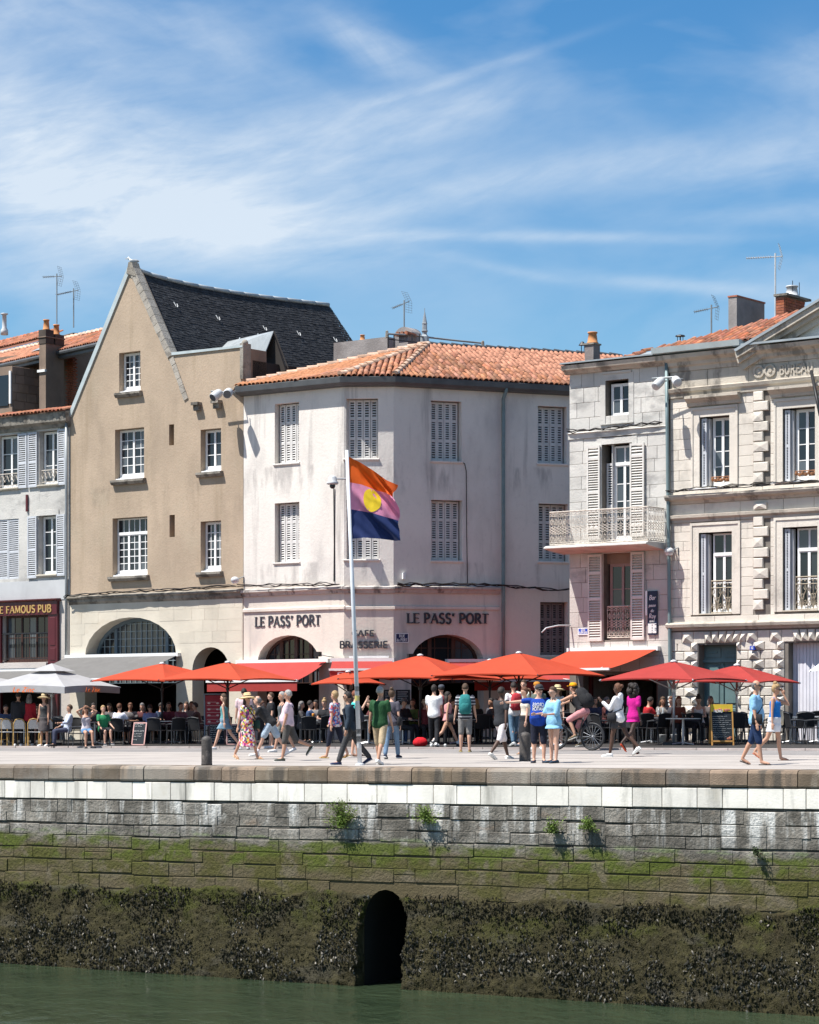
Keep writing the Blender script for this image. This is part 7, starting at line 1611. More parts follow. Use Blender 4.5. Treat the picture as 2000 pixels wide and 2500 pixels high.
def person(label, px, s, H, face, sex='m', skin='l', hair=('short', 'brown'), top=None, bot=None, dress=None, shoes=((.7, .7, .7), 'low'), L=(0, 0), R=(0, 0), aL=(5, 6, 10), aR=(5, 6, 10),
           lean=0, hy=0, hp=0, hat=None, glasses=0, seat=None, belly=0., at=None, vox=.0155, fat=1., socks=None, group=None, extra=None, hipz=None, bags=()):
    k = H / 1.75; g = radians(face); Fw = Vector((cos(g), sin(g), 0)); Rt = Vector((sin(g), -cos(g), 0)); UP = Vector((0, 0, 1)); base = at if at is not None else ground_at(px, s)
    hz = hipz if hipz else (.555 if seat else .92 * k); f_ = sex == 'f'
    lean_ = radians(lean); T_ = Vector((0, sin(lean_), cos(lean_))); F2 = Vector((0, cos(lean_), -sin(lean_)))
    hip = Vector((0, 0, hz)); X = Vector((1, 0, 0)); w = fat
    prof = ([(-.13, .09, .08, 0), (-.09, .150, .112, -.008), (-.02, .175, .125, -.012), (.05, .165, .115, 0), (.15, .128, .098, 0), (.24, .130, .10, .004), (.33, .146, .115, .012), (.40, .156, .100, .004), (.455, .145, .078, -.006), (.495, .085, .060, -.008), (.54, .05, .05, 0)] if f_ else
            [(-.13, .09, .08, 0), (-.09, .145, .105, -.004), (-.02, .165, .118, -.006), (.05, .162, .115, .0), (.15, .156, .112, .004), (.24, .164, .116, .006), (.33, .176, .122, .008), (.40, .190, .115, 0), (.455, .178, .088, -.006), (.495, .10, .065, -.008), (.54, .055, .055, 0)])
    def ring(d, rx, ry, fo, inf=0., n=16):
        by = belly * math.exp(-((d - .10) / .12) ** 2); c = hip + T_ * (d * k) + F2 * (fo * k + by * .5)
        return [c + X * ((rx * w * k + inf + by * .25) * cos(2 * pi * i / n)) + F2 * ((ry * w * k + inf + by * .5) * sin(2 * pi * i / n)) for i in range(n)]
    J = {}; shx = (.150 if f_ else .183) * w
    for sd, leg, arm in ((-1, L, aL), (1, R, aR)):
        h = hip + X * (sd * .088 * k * w) + Vector((0, 0, -.03 * k)); ab = leg[2] if len(leg) > 2 else 2
        dr = lambda fl, abd: Vector((sd * sin(radians(abd)), sin(radians(fl)) * cos(radians(abd)), -cos(radians(fl)) * cos(radians(abd))))
        kn = h + dr(leg[0], ab) * (.43 * k); an = kn + dr(leg[0] - leg[1], ab * .5) * (.425 * k); ft_p = radians(min(0, (leg[0] - leg[1])) * .75) if not seat else 0
        if len(leg) > 3: ft_p = radians(leg[3])
        J[sd, 'leg'] = (h, kn, an, ft_p)
        sh = hip + T_ * (.452 * k) + X * (sd * shx * k); fl, abd, el = arm[:3]; fl2 = fl + lean * 0
        e_ = sh + dr(fl2, abd) * (.285 * k); inw = arm[3] if len(arm) > 3 else 0
        dd = dr(fl2 + el, abd); dd = (dd + X * (-sd * inw)).normalized(); ha = e_ + dd * (.25 * k)
        J[sd, 'arm'] = (sh, e_, ha, dd)
    nb = hip + T_ * (.50 * k); hyv = radians(hy); hpv = radians(hp); 
    hF = Vector((sin(hyv), cos(hyv) * cos(hpv), -sin(hpv))).normalized(); hR = hF.cross(UP).normalized(); hU = hR.cross(hF)
    hc = nb + (T_ * .7 + UP * .3).normalized() * (.085 * k) + hU * (.105 * k) + hF * (.018 * k)
    kk = k ** .5                                        # heads vary less than bodies
    HP = lambda x, y, z: hc + hR * x + hF * y + hU * z
    # lowest point of the feet sets the height of the whole figure
    def footpts(sd, lift=0.):
        h, kn, an, fp = J[sd, 'leg']; fd = Vector((sd * .12, cos(fp), sin(fp))).normalized(); fu = Vector((0, -sin(fp), cos(fp))); sr = X * 1.0
        return fd, fu, an
    dz = 0.
    zmin = min((an - Vector((0, 0, .075 * k)) + fd * t_ - Vector((0, 0, .0))).z for sd in (-1, 1) for fd, fu, an in [footpts(sd)] for t_ in (0, .16 * k))
    dz = -zmin if not (seat or hipz) else 0.
    def Wp(p): return base + Rt * p.x + Fw * p.y + UP * (p.z + dz)
    root = E('person', base, label, 'person', group)
    def emit(b, name, mat, remesh=None, smooth=True):
        b.v = [tuple(Wp(Vector(p))) for p in b.v]; o = b.obj(name, mat, root, smooth)
        if remesh:
            m_ = o.modifiers.new('r', 'REMESH'); m_.mode = 'VOXEL'; m_.voxel_size = remesh; m_.use_smooth_shade = True
            s_ = o.modifiers.new('s', 'SMOOTH'); s_.factor = .5; s_.iterations = 2; REMESH.append(o)
        return o
    sk = SKIN[skin]; ms = M('skin_' + skin, sk, .55, .06, 14., spec=.35)
    b = MB(); b.loft([ring(*p, inf=-.006) for p in prof])
    capsule(b, nb - T_ * .03 * k, .056 * k * (.88 if f_ else 1), hc - hU * .07 * k - hF * .01, .050 * k * (.88 if f_ else 1))
    ax = (hR, hF, hU); b.ell(HP(0, -.008, .012), (.076 * kk, .094 * kk, .108 * kk), 14, 10, ax); b.ell(HP(0, .022, -.055), (.056 * kk, .062 * kk, .062 * kk), 12, 8, ax)
    b.ell(HP(0, .096 * kk, -.018), (.013, .020, .022), 8, 6, ax)
    for sd in (-1, 1): b.ell(HP(sd * .077 * kk, -.005, -.008), (.012, .022, .032), 8, 6, ax)
    for sd in (-1, 1):
        h, kn, an, fp = J[sd, 'leg']; q = .96 if f_ else 1.; m1 = kn.lerp(an, .3) + Vector((0, -.012 * k, 0))
        capsule(b, h, .084 * k * q * w, kn, .053 * k * q); capsule(b, kn, .052 * k * q, m1, .055 * k * q); capsule(b, m1, .055 * k * q, an, .034 * k)
        fd, fu, an = footpts(sd); capsule(b, an - UP * .02 * k, .036 * k, an + fd * .12 * k - UP * .045 * k, .032 * k); capsule(b, an + fd * .10 * k - UP * .048 * k, .032 * k, an + fd * .17 * k - UP * .052 * k, .022 * k)
        sh, e_, ha, dd = J[sd, 'arm']; q = .86 if f_ else 1.
        capsule(b, sh, .052 * k * q, e_, .038 * k * q); capsule(b, e_, .039 * k * q, ha, .027 * k * q)
        side = dd.cross(Vector((sd, 0, .01))).normalized(); pm = ha + dd * .075 * k
        b.ell(ha + dd * .055 * k, (.017 * k, .040 * k, .055 * k), 8, 6, (X, side, dd))
        for i, ln in enumerate((.062, .074, .070, .055)):                                                # four bent fingers and a thumb
            o = ha + dd * .095 * k + side * ((i - 1.5) * .019 * k); mid = o + (dd + X * (-sd * .15)).normalized() * ln * .55 * k; capsule(b, o, .0105 * k, mid, .010 * k, 6); capsule(b, mid, .010 * k, mid + (dd * .75 - X * sd * .6).normalized() * ln * .5 * k, .009 * k, 6)
        capsule(b, ha + dd * .03 * k + side * -.03 * k, .013 * k, ha + dd * .075 * k + side * -.058 * k - X * sd * .012, .010 * k, 6)
    emit(b, 'body', ms, vox)
    # clothes
    inf = .016
    def trunk(b, d0, d1, inf=inf, flare=0.):
        pr = [p for p in prof if d0 - 1e-6 <= p[0] <= d1 + 1e-6]; rs = [ring(*p, inf=inf + flare * max(0, .1 - p[0])) for p in pr]; b.loft(rs)
    def sleeves(b, f, inf=.016, only=None):
        for sd in (-1, 1):
            sh, e_, ha, dd = J[sd, 'arm']; q = .9 if f_ else 1.
            if f <= 1: capsule(b, sh, .054 * k * q + inf, sh.lerp(e_, f), .047 * k * q + inf * 1.3)
            else: capsule(b, sh, .054 * k * q + inf, e_, .042 * k * q + inf); capsule(b, e_, .042 * k * q + inf, e_.lerp(ha, f - 1), .032 * k * q + inf)
    def legsleeve(b, f, inf, inf2=None):
        inf2 = inf if inf2 is None else inf2
        for sd in (-1, 1):
            h, kn, an, fp = J[sd, 'leg']
            if f <= 1: capsule(b, h, .086 * k * w + inf * .6, h.lerp(kn, f), .062 * k + inf2)
            else: capsule(b, h, .086 * k * w + inf * .6, kn, .056 * k + inf); capsule(b, kn, .056 * k + inf, kn.lerp(an, f - 1), .044 * k + inf2)
    def skirt(b, d0, zh, rx, ry, inf=.02):
        cy = (J[-1, 'leg'][1].y + J[1, 'leg'][1].y) / 2 * (1 if zh < .75 else .5); rs = []; top_ = [p for p in prof if p[0] >= -.10 and p[0] <= d0]
        n = 16; z0 = (hip + T_ * (-.10 * k)).z; low = zh - dz
        for i in range(5):
            f = i / 5; z = low + (z0 - low) * f; qx, qy = rx + (.165 * w * k + inf - rx) * f, ry + (.125 * w * k + inf - ry) * f; c = Vector((0, cy * (1 - f), z))
            rs.append([c + X * (qx * (1 + .03 * sin(5 * a)) * cos(a)) + Vector((0, 1, 0)) * (qy * (1 + .03 * sin(5 * a)) * sin(a)) for a in [2 * pi * j / n for j in range(n)]])
        b.loft(rs + [ring(*p, inf=inf) for p in top_])
    cv_ = .019 if vox < .02 else .026
    if bot:
        b = MB(); kd = bot[0]
        if kd == 'skirt': skirt(b, .06, bot[2] * k, bot[3], bot[4])
        else:
            trunk(b, -.13, .05, .013); fr_, i1, i2 = dict(shorts=(.82, .022, .036), short=(.42, .02, .03), long=(1.05, .024, .034), capri=(1.42, .014, .016), trousers=(1.93, .016, .02), jeans=(1.93, .012, .014), wide=(1.9, .02, .04))[kd]; legsleeve(b, fr_, i1, i2)
        emit(b, {'skirt': 'skirt', 'shorts': 'shorts', 'short': 'shorts', 'long': 'shorts'}.get(kd, 'trousers'), cloth(bot[1]), cv_)
    if dress:
        b = MB(); skirt(b, .455, dress[1] * k, dress[2], dress[3]); (sleeves(b, dress[4], .02) if dress[4] else None)
        if not dress[4]:
            for sd in (-1, 1): b.tube([hip + T_ * .43 * k + X * sd * .075 * k + F2 * .09 * k, hip + T_ * .505 * k + X * sd * .085 * k, hip + T_ * .43 * k + X * sd * .075 * k - F2 * .085 * k], .014, 6)
        emit(b, 'dress', cloth(dress[0]), cv_)
    if top:
        b = MB(); kd = top[0]
        if kd == 'tank':
            trunk(b, -.09, .40, .012)
            for sd in (-1, 1): b.tube([hip + T_ * .38 * k + X * sd * .085 * k + F2 * .10 * k, hip + T_ * .50 * k + X * sd * .095 * k, hip + T_ * .38 * k + X * sd * .085 * k - F2 * .09 * k], .020, 6)
        elif kd == 'crop': trunk(b, .05, .495, .014); sleeves(b, .5, .014)
        else:
            trunk(b, -.13 if kd != 'polo' else -.09, .495, .020 if kd in ('jacket', 'hoodie') else .016, .10 if kd in ('tee', 'loose') else .05); sleeves(b, dict(tee=.58, loose=.75, polo=.62, jacket=1.9, hoodie=1.88, long=1.9, shirt=1.5, vest=.10)[kd], .020 if kd in ('jacket', 'hoodie') else .015)
            if kd == 'hoodie': b.ell(nb - F2 * .07 * k + T_ * .02, (.10, .06, .08), 10, 6)
        emit(b, {'tank': 'tank_top', 'jacket': 'jacket', 'hoodie': 'hoodie', 'polo': 'polo_shirt'}.get(kd, 'shirt'), cloth(top[1]), cv_)
        if kd in ('polo', 'jacket'): b = MB(); b.lathe(nb - T_ * .015, [(.075 * k, 0), (.066 * k, .035), (.060 * k, .035)], 12, T_); emit(b, 'collar', cloth(top[1]))
    # shoes
    sc, sty = shoes
    if sc is not None:
        for sd in (-1, 1):
            fd, fu, an = footpts(sd); side = fd.cross(fu).normalized(); b = MB(); bt = an - UP * .075 * k
            if sty == 'heel':
                q = an - UP * .02; b.loft([[c_ + side * (r_ * cos(a)) + fu * (h_ * sin(a)) for a in [2 * pi * i / 10 for i in range(10)]] for c_, r_, h_ in ((q - fd * .04 - UP * .03, .03, .012), (q + fd * .06 - UP * .05, .034, .012), (q + fd * .14 - UP * .075, .036, .010), (q + fd * .19 - UP * .078, .02, .008))]); b.tube([q - fd * .035 - UP * .03, q - fd * .03 - UP * .085], .010, 5)
            elif sty in ('flip', 'sandal'):
                b.loft([[bt + fd * t_ + side * (r_ * cos(a)) + fu * (.012 * sin(a)) for a in [2 * pi * i / 10 for i in range(10)]] for t_, r_ in ((-.06, .012), (-.05, .036), (.05, .040), (.15, .046), (.20, .03), (.215, .008))])
                for t_ in ((.12,) if sty == 'flip' else (.13, .03)): b.tube([bt + fd * t_ - side * .043, bt + fd * (t_ - .01) + fu * .055, bt + fd * t_ + side * .043], .009, 5)
            else:
                hh = .085 if sty == 'high' else .068
                for t_ in (0,): b.loft([[bt + fd * t_ * k + side * (r_ * cos(a)) + fu * (max(-.0, .5 + .5 * sin(a)) * h_ - .002) for a in [2 * pi * i / 12 for i in range(12)]] for t_, r_, h_ in ((-.075, .015, .05), (-.065, .038, hh), (-.01, .044, hh + .02), (.05, .045, hh), (.12, .049, .058), (.18, .043, .045), (.205, .018, .03))])
                sb = MB(); sb.loft([[bt + fd * t_ * k + side * (r_ * cos(a)) + fu * (.012 * sin(a) - .002) for a in [2 * pi * i / 10 for i in range(10)]] for t_, r_ in ((-.08, .012), (-.07, .042), (.05, .047), (.13, .052), (.19, .044), (.212, .014))]); emit(sb, 'sole', cloth((.62, .62, .60)) if sty != 'dark' else cloth((.03, .03, .035)))
            emit(b, 'shoe' if sty not in ('flip', 'sandal', 'heel') else 'sandal', cloth(sc))
    if socks:
        for sd in (-1, 1): h, kn, an, fp = J[sd, 'leg']; b = MB(); b.tube([an - UP * .02, an.lerp(kn, .25)], .044 * k, 8); emit(b, 'sock', cloth(socks))
    # hair, hats, glasses
    if hair:
        st, hc_ = hair; mh = M('hair_' + hc_, HAIR[hc_], .55, .3, 30., bump=.5, bscale=60, spec=.35); b = MB(); rn = random.Random(int(px)); n0 = len(b.v)
        b.ell(HP(0, -.016, .022), (.087 * kk, .102 * kk, .115 * kk), 18, 14, ax)
        for i in range(n0, len(b.v)):
            d_ = Vector(b.v[i]) - HP(0, -.016, .022); y_, z_ = d_.dot(hF), d_.dot(hU); x_ = d_.dot(hR)
            lim = .052 - (.03 if y_ < .05 else 0); a_ = max(0., min(1., (y_ - .0) / .03)) * max(0., min(1., (lim - z_) / .03)); lo = max(0., min(1., (-.045 - z_) / .02)) if st == 'short' else 0
            f = 1 - .30 * max(a_, lo); f *= 1 + (.10 if st == 'curly' else .025) * mnoise.noise(Vector(b.v[i]) * (34 if st == 'curly' else 22))
            if st == 'fringe' and z_ > .03: f = .80
            b.v[i] = tuple(HP(0, -.016, .022) + d_ * f)
        if st in ('long', 'mid'):
            Lh = (.42 if st == 'long' else .20) * k; rs = []
            for t_, rx, ry in ((-.02, .088, .07), (.25, .098, .055), (.6, .11, .05), (1., .085, .03)):
                c = HP(0, -.055, .0) - (hU * (1 - t_ * .8) + UP * t_ * .8).normalized() * Lh * t_ - F2 * .03 * t_; rs.append([c + hR * rx * kk * cos(a) + hF * ry * kk * sin(a) for a in [2 * pi * i / 12 for i in range(12)]])
            b.loft(rs)
        if st == 'bun': b.ell(HP(0, -.05, .135), (.05, .05, .045), 10, 8, ax)
        if st == 'lowbun': b.ell(HP(0, -.12, .06), (.045, .045, .045), 10, 8, ax)
        if st == 'pony': b.tube([HP(0, -.11, .06), HP(0, -.16, .03), HP(0, -.16, -.08), HP(0, -.13, -.17)], [.025, .036, .03, .008], 8)
        if st == 'afro':
            for i in range(60): v = Vector((rn.gauss(0, 1), rn.gauss(0, 1), rn.gauss(0, 1))).normalized(); p = HP(0, -.06, -.035) + (hR * v.x * .12 + hF * v.y * .10 + hU * v.z * .155); b.ell(p, (.055, .055, .055), 7, 5)
        if st == 'beard': b.ell(HP(0, .055, -.085), (.055, .045, .05), 10, 7, ax)
        emit(b, 'hair', mh)
    if hat:
        kd, c = hat; b = MB(); mc = cloth(c)
        if kd == 'cap':
            b.lathe(HP(0, -.008, .035), [(.094 * kk, 0), (.096 * kk, .03), (.082 * kk, .075), (.045 * kk, .098), (.008, .102)], 16, hU, 1.12)
            q = [HP(x, .09 * kk + y, .045 - .12 * x * x * 8 - y * .18) for y in (-.02, .075) for x in (-.07, -.035, 0, .035, .07)]; q[5], q[9] = q[5] - hF * .04, q[9] - hF * .04
            b.add(q + [p - hU * .008 for p in q], [(i, i + 1, i + 6, i + 5) for i in range(4)] + [(i + 10, i + 15, i + 16, i + 11) for i in range(4)] + [(5 + i, 6 + i, 16 + i, 15 + i) for i in range(4)])
        elif kd == 'straw': b.lathe(HP(0, -.01, .035), [(.21, -.035), (.215, -.03), (.15, .0), (.095, .012), (.092, .09), (.07, .115), (.01, .12)], 20, hU - hF * .12, 1.05)
        else: b.lathe(HP(0, -.01, .02), [(.135, -.02), (.138, -.015), (.096, .035), (.085, .095), (.01, .10)], 16, hU, 1.1)
        emit(b, 'cap' if kd == 'cap' else 'hat', mc)
        if kd == 'straw': b = MB(); b.lathe(HP(0, -.01, .046), [(.097, 0), (.096, .03)], 16, hU - hF * .12, 1.05); emit(b, 'hat_band', cloth((.12, .09, .06)))
    b = MB()
    if glasses:
        for sd in (-1, 1): b.ell(HP(sd * .034, .086 * kk, .008), (.027, .014, .020), 10, 6, ax); b.tube([HP(sd * .058, .078, .012), HP(sd * .08, .0, .012)], .005, 4)
        b.tube([HP(-.01, .096, .014), HP(.01, .096, .014)], .005, 4); emit(b, 'glasses', m_black if glasses == 1 else cloth((.25, .2, .18)))
    else:
        for sd in (-1, 1): b.ell(HP(sd * .031, .081 * kk, .010), (.012, .010, .007), 8, 5, ax)
        emit(b, 'eyes', cloth((.03, .022, .02)))
    b = MB(); b.ell(HP(0, .082 * kk, -.066), (.022, .009, .007), 8, 5, ax); emit(b, 'mouth', cloth(tuple(x * .7 for x in (sk[0], sk[1] * .6, sk[2] * .65))))
    # bags are things of their own
    def wobj(b, name, mat, par, smooth=True): b.v = [tuple(Wp(Vector(p))) for p in b.v]; return b.obj(name, mat, par, smooth)
    for bg in bags:
        kd, c, lb = bg[:3]
        if kd == 'backpack':
            cpos = hip + T_ * .27 * k - F2 * (.115 * w * k + .10); e = E('backpack', Wp(cpos), lb, 'backpack'); sc_ = bg[3] if len(bg) > 3 else 1.; b = MB()
            b.loft([[cpos + T_ * d_ * sc_ + X * (rx * sc_ * (abs(cos(a)) ** .6) * (1 if cos(a) > 0 else -1)) + F2 * (ry * sc_ * (abs(sin(a)) ** .6) * (1 if sin(a) > 0 else -1)) for a in [2 * pi * i / 16 for i in range(16)]] for d_, rx, ry in ((-.24, .09, .06), (-.22, .14, .10), (-.05, .155, .115), (.12, .145, .10), (.22, .11, .07), (.25, .05, .03))]); wobj(b, 'sack', cloth(c), e)
            b = MB(); q = cpos - F2 * .10 * sc_ - T_ * .08; b.loft([[q + T_ * d_ * sc_ + X * rx * sc_ * cos(a) + F2 * ry * sc_ * sin(a) for a in [2 * pi * i / 12 for i in range(12)]] for d_, rx, ry in ((-.12, .08, .03), (-.10, .11, .05), (.06, .11, .05), (.10, .07, .02))]); wobj(b, 'front_pocket', cloth(tuple(x * .8 for x in c)), e)
            b = MB(); b.tube([cpos + T_ * .24 * sc_, cpos + T_ * .29 * sc_ + F2 * .02, cpos + T_ * .24 * sc_ + F2 * .04], .010, 5); wobj(b, 'grab_loop', cloth((.03, .03, .03)), e)
            for sd in (-1, 1): b = MB(); b.tube([cpos + T_ * .20 + X * sd * .09 + F2 * .08, hip + T_ * .50 * k + X * sd * .10 * k, hip + T_ * .40 * k + X * sd * .115 * k + F2 * .135 * k, hip + T_ * .18 * k + X * sd * .14 * k + F2 * .10 * k, cpos - T_ * .16 + X * sd * .13 + F2 * .08], .020, 5); wobj(b, 'strap', cloth(tuple(x * .6 for x in c)), e)
        elif kd in ('cross', 'tote', 'hand'):
            sd = bg[3]; e = None
            if kd == 'cross':
                pos = hip + X * sd * (.19 * w * k + .03) + F2 * (bg[4] if len(bg) > 4 else .03) + T_ * .0; e = E('shoulder_bag', Wp(pos), lb, 'bag'); a_, c_ = -sd, sd; b = MB()
                b.tube([pos + T_ * .10, hip + T_ * .25 * k + X * c_ * .06 + F2 * (.135 * w * k + .012), hip + T_ * .42 * k - X * c_ * .09 * k + F2 * (.112 * w * k + .014), hip + T_ * .515 * k - X * c_ * .10 * k, hip + T_ * .40 * k - X * c_ * .09 * k - F2 * (.10 * w * k + .022), hip + T_ * .2 * k + X * c_ * .06 - F2 * (.12 * w * k + .02), pos + T_ * .10], .013, 6); wobj(b, 'strap', cloth(tuple(x * .9 for x in (.03, .03, .035))), e); hh, ww_ = (.11, .12)
            elif kd == 'tote':
                pos = hip + X * sd * (.20 * k + .05) - F2 * .02 + T_ * (.04 * k); e = E('tote_bag', Wp(pos), lb, 'bag'); b = MB(); b.tube([pos + T_ * .14 + F2 * .08, hip + T_ * .50 * k + X * sd * .13 * k, pos + T_ * .14 - F2 * .08], .012, 5); wobj(b, 'strap', cloth(c), e); hh, ww_ = .17, .15
            else:
                pos = J[sd, 'arm'][2] + J[sd, 'arm'][3] * .10 - UP * .18; e = E('handbag', Wp(pos), lb, 'bag'); b = MB(); b.tube([pos + UP * .08 + F2 * .06, pos + UP * .20, pos + UP * .08 - F2 * .06], .008, 5); wobj(b, 'strap', cloth(c), e); hh, ww_ = .09, .11
            b = MB(); b.loft([[pos + T_ * d_ * hh + X * rx * cos(a) + F2 * ww_ * ry * (abs(sin(a)) ** .6) * (1 if sin(a) > 0 else -1) for a in [2 * pi * i / 14 for i in range(14)]] for d_, rx, ry in ((-1.05, .02, .8), (-.95, .05, .95), (0, .06, 1.), (.85, .04, .9), (1., .01, .85))]); wobj(b, 'pouch', cloth(c), e)
    if extra: extra(root, Wp, hip, T_, F2, X, k, J, HP)
    return root
WK1, WK2 = dict(L=(24, 4), R=(-16, 22), aL=(-18, 6, 8), aR=(18, 6, 14)), dict(L=(-16, 24), R=(24, 4), aL=(18, 6, 14), aR=(-18, 6, 8))
WHITE, BLK = (.74, .74, .73), (.022, .022, .025)
def tee_print(root, Wp, hip, T_, F2, X, k, J, HP):
    b = MB(); P = lambda u, v, n: Wp(hip + X * u + T_ * (.27 * k + v) + F2 * (.168 + n - u * u * 1.6))
    text(b, P, 'CROSS', -.13, .05, .075, .26, .0, .006, .2, .2); text(b, P, 'MATCH', -.13, -.045, .075, .26, .0, .006, .2, .2); text(b, P, 'rally', -.08, -.11, .05, .16, .0, .006, .16, .16)
    b.obj('shirt_print', m_whiteprint, root)
# along the quay, from left to right
person('long haired woman in teal top and denim skirt walking left past the crimson board', 548, 82.5, 1.67, 165, 'f', 'l', ('long', 'brown'), ('tank', (.10, .26, .27)), ('skirt', (.16, .26, .33), .62, .20, .26), shoes=((.5, .5, .52), 'low'), L=(22, 4), R=(-24, 16), aL=(-10, 6, 6), aR=(-16, 8, 6), hp=8)
person('person in a pale pink shirt with dark hair standing behind the straw hat woman', 596, 83, 1.76, 95, 'm', 'l', ('short', 'dark'), ('tee', (.62, .46, .48)), ('shorts', (.06, .07, .09)), L=(4, 2), R=(-4, 4), socks=WHITE)
person('woman in straw hat and long floral dress walking right', 604, 97.5, 1.64, 318, 'f', 'm', ('long', 'dark'), dress=(FLORAL, .34, .20, .25, .55), shoes=((.50, .34, .20), 'sandal'), L=(20, 6), R=(-18, 14), aL=(12, 10, 6), aR=(-14, 10, 6), hat=('straw', (.62, .46, .25)), glasses=1, hy=8, fat=1.05, bags=(('cross', (.02, .05, .04), 'dark green bag at the hip of the floral dress', -1, .10),))
person('stooping bald man in black t-shirt and pale denim shorts reaching down to the left', 661, 94, 1.72, 178, 'm', 'l', ('fringe', 'dgrey'), ('tee', (.028, .028, .03)), ('shorts', (.36, .44, .52)), shoes=(WHITE, 'low'), L=(28, 6), R=(-26, 10), aL=(38, 6, 4), aR=(42, 6, 4), lean=38, hp=-6, socks=(.7, .66, .7))
person('dark haired person half hidden behind the stooping man', 662, 82.5, 1.62, 200, 'm', 'l', ('short', 'brown'), ('tee', BLK), ('shorts', (.1, .1, .12)), L=(5, 0), R=(-5, 0))
person('grey haired woman in a grey tank top behind the man in the pink polo', 689, 88, 1.66, 200, 'f', 'm', ('pony', 'grey'), ('tank', (.10, .11, .115)), ('shorts', (.20, .22, .22)), L=(-18, 10), R=(14, 2), aL=(10, 6, 14))
person('grey haired man in a pale pink polo and grey shorts walking left', 704, 100.5, 1.71, 175, 'm', 'm', ('short', 'grey'), ('polo', (.60, .47, .53)), ('long', (.085, .08, .075)), shoes=((.06, .065, .05), 'low'), L=(10, 2), R=(-24, 44), aL=(4, 6, 12), aR=(-6, 8, 8), glasses=2, belly=.10, fat=1.06, hy=10, bags=(('cross', (.03, .03, .035), 'thin black strap bag across the pink polo', 1, -.02),))
person('curly blond woman in blue floral top and navy capri trousers walking left', 818, 97.5, 1.67, 150, 'f', 'm', ('curly', 'blond'), ('tee', BLUEFL), ('capri', (.018, .020, .035)), shoes=((.42, .28, .10), 'sandal'), L=(14, 4), R=(-16, 12), aL=(-6, 8, 6), aR=(20, 6, 20), fat=1.1)
person('man in dark navy jacket with sunglasses striding left by the flagpole', 856, 106.5, 1.70, 186, 'm', 'm', ('short', 'dark'), ('jacket', (.030, .045, .065)), ('trousers', (.055, .055, .058)), shoes=((.03, .04, .09), 'low'), L=(22, 4), R=(-26, 14), aL=(2, 6, 12), aR=(-8, 8, 10), glasses=1, hy=14, lean=6, bags=(('backpack', (.05, .055, .075), 'dark backpack with a pale pocket worn by the man in the navy jacket', .85),))
person('person in teal t-shirt raising a hand behind the flagpole', 868, 95.5, 1.65, 15, 'm', 'l', ('short', 'red'), ('tee', (.05, .38, .36)), ('shorts', (.44, .33, .27)), shoes=((.12, .07, .05), 'sandal'), L=(6, 2), R=(-6, 4), aL=(60, 10, 90), aR=(-4, 8, 6))
person('grey haired man in green t-shirt and beige shorts walking away', 928, 107, 1.76, 62, 'm', 'm', ('short', 'grey'), ('tee', (.022, .075, .030)), ('long', (.46, .36, .23)), shoes=(WHITE, 'low'), L=(12, 2), R=(-15, 12), aL=(-4, 8, 6), aR=(6, 8, 8), fat=1.04)
person('woman with hair in a bun, grey top and jeans, beside the green shirted man', 957, 99.5, 1.68, 75, 'f', 'l', ('bun', 'brown'), ('tee', (.085, .08, .10)), ('jeans', (.13, .20, .29)), shoes=((.03, .035, .06), 'low'), L=(-12, 8), R=(14, 2), aL=(4, 6, 10), aR=(-10, 8, 12), bags=(('cross', (.02, .02, .025), 'black bag of the woman in jeans', 1, -.05),))
person('young man in white t-shirt and black trousers seen from behind', 1060, 86, 1.74, 80, 'm', 'l', ('mid', 'dark') if 0 else ('curly', 'dark'), ('tee', WHITE), ('trousers', BLK), shoes=(WHITE, 'low'), L=(14, 2), R=(-12, 14), aL=(14, 4, 40), aR=(10, 4, 30))
person('person in a dark grey cap close beyond the white t-shirt', 1078, 85, 1.74, 100, 'm', 'l', ('short', 'dark'), ('tee', (.22, .05, .06)), ('trousers', BLK), hat=('cap', (.06, .065, .08)))
person('woman in pink dress with a black waist bag walking right', 1093, 86, 1.62, 12, 'f', 'm', ('long', 'dark'), dress=((.56, .27, .27), .82, .175, .19, 0), shoes=((.05, .05, .055), 'high'), L=(28, 4), R=(-26, 22), aL=(14, 4, 14), aR=(-12, 8, 8), socks=WHITE, bags=(('cross', BLK, 'black bag slung across the pink dress', 1, .10),))
person('man in striped shirt and grey shorts seen from behind', 1136, 91.5, 1.79, 88, 'm', 'l', ('short', 'brown'), ('tee', STRIPE), ('long', (.20, .19, .18)), shoes=((.5, .42, .2), 'sandal'), L=(2, 0), R=(-2, 0), aL=(2, 10, 10), aR=(8, 10, 14), bags=(('backpack', (.03, .19, .19), 'teal backpack on the man in the striped shirt', 1.08),))
person('man in black t-shirt and white shorts walking right', 1224, 102, 1.76, 40, 'm', 'd', ('short', 'dark'), ('tee', (.030, .031, .036)), ('long', (.66, .60, .60)), shoes=((.74, .72, .66), 'low'), L=(26, 8), R=(-20, 24), aL=(20, 12, 6), aR=(-20, 14, 4), fat=1.12)
person('person in a red vest over white sleeves and jeans', 1254, 86.5, 1.77, 110, 'm', 'l', ('short', 'dark'), ('tee', WHITE), ('jeans', (.10, .17, .24)), shoes=((.6, .6, .58), 'low'), L=(-12, 10), R=(14, 2), aL=(0, 6, 10), aR=(6, 6, 8), bags=(('backpack', (.36, .03, .04), 'red backpack on the person in white sleeves and jeans', 1.0),))
person('tall dark haired man in a pale shirt behind the cream top', 1279, 86, 1.84, 250, 'm', 'l', ('short', 'brown'), ('tee', (.55, .56, .50)), ('jeans', (.06, .08, .12)))
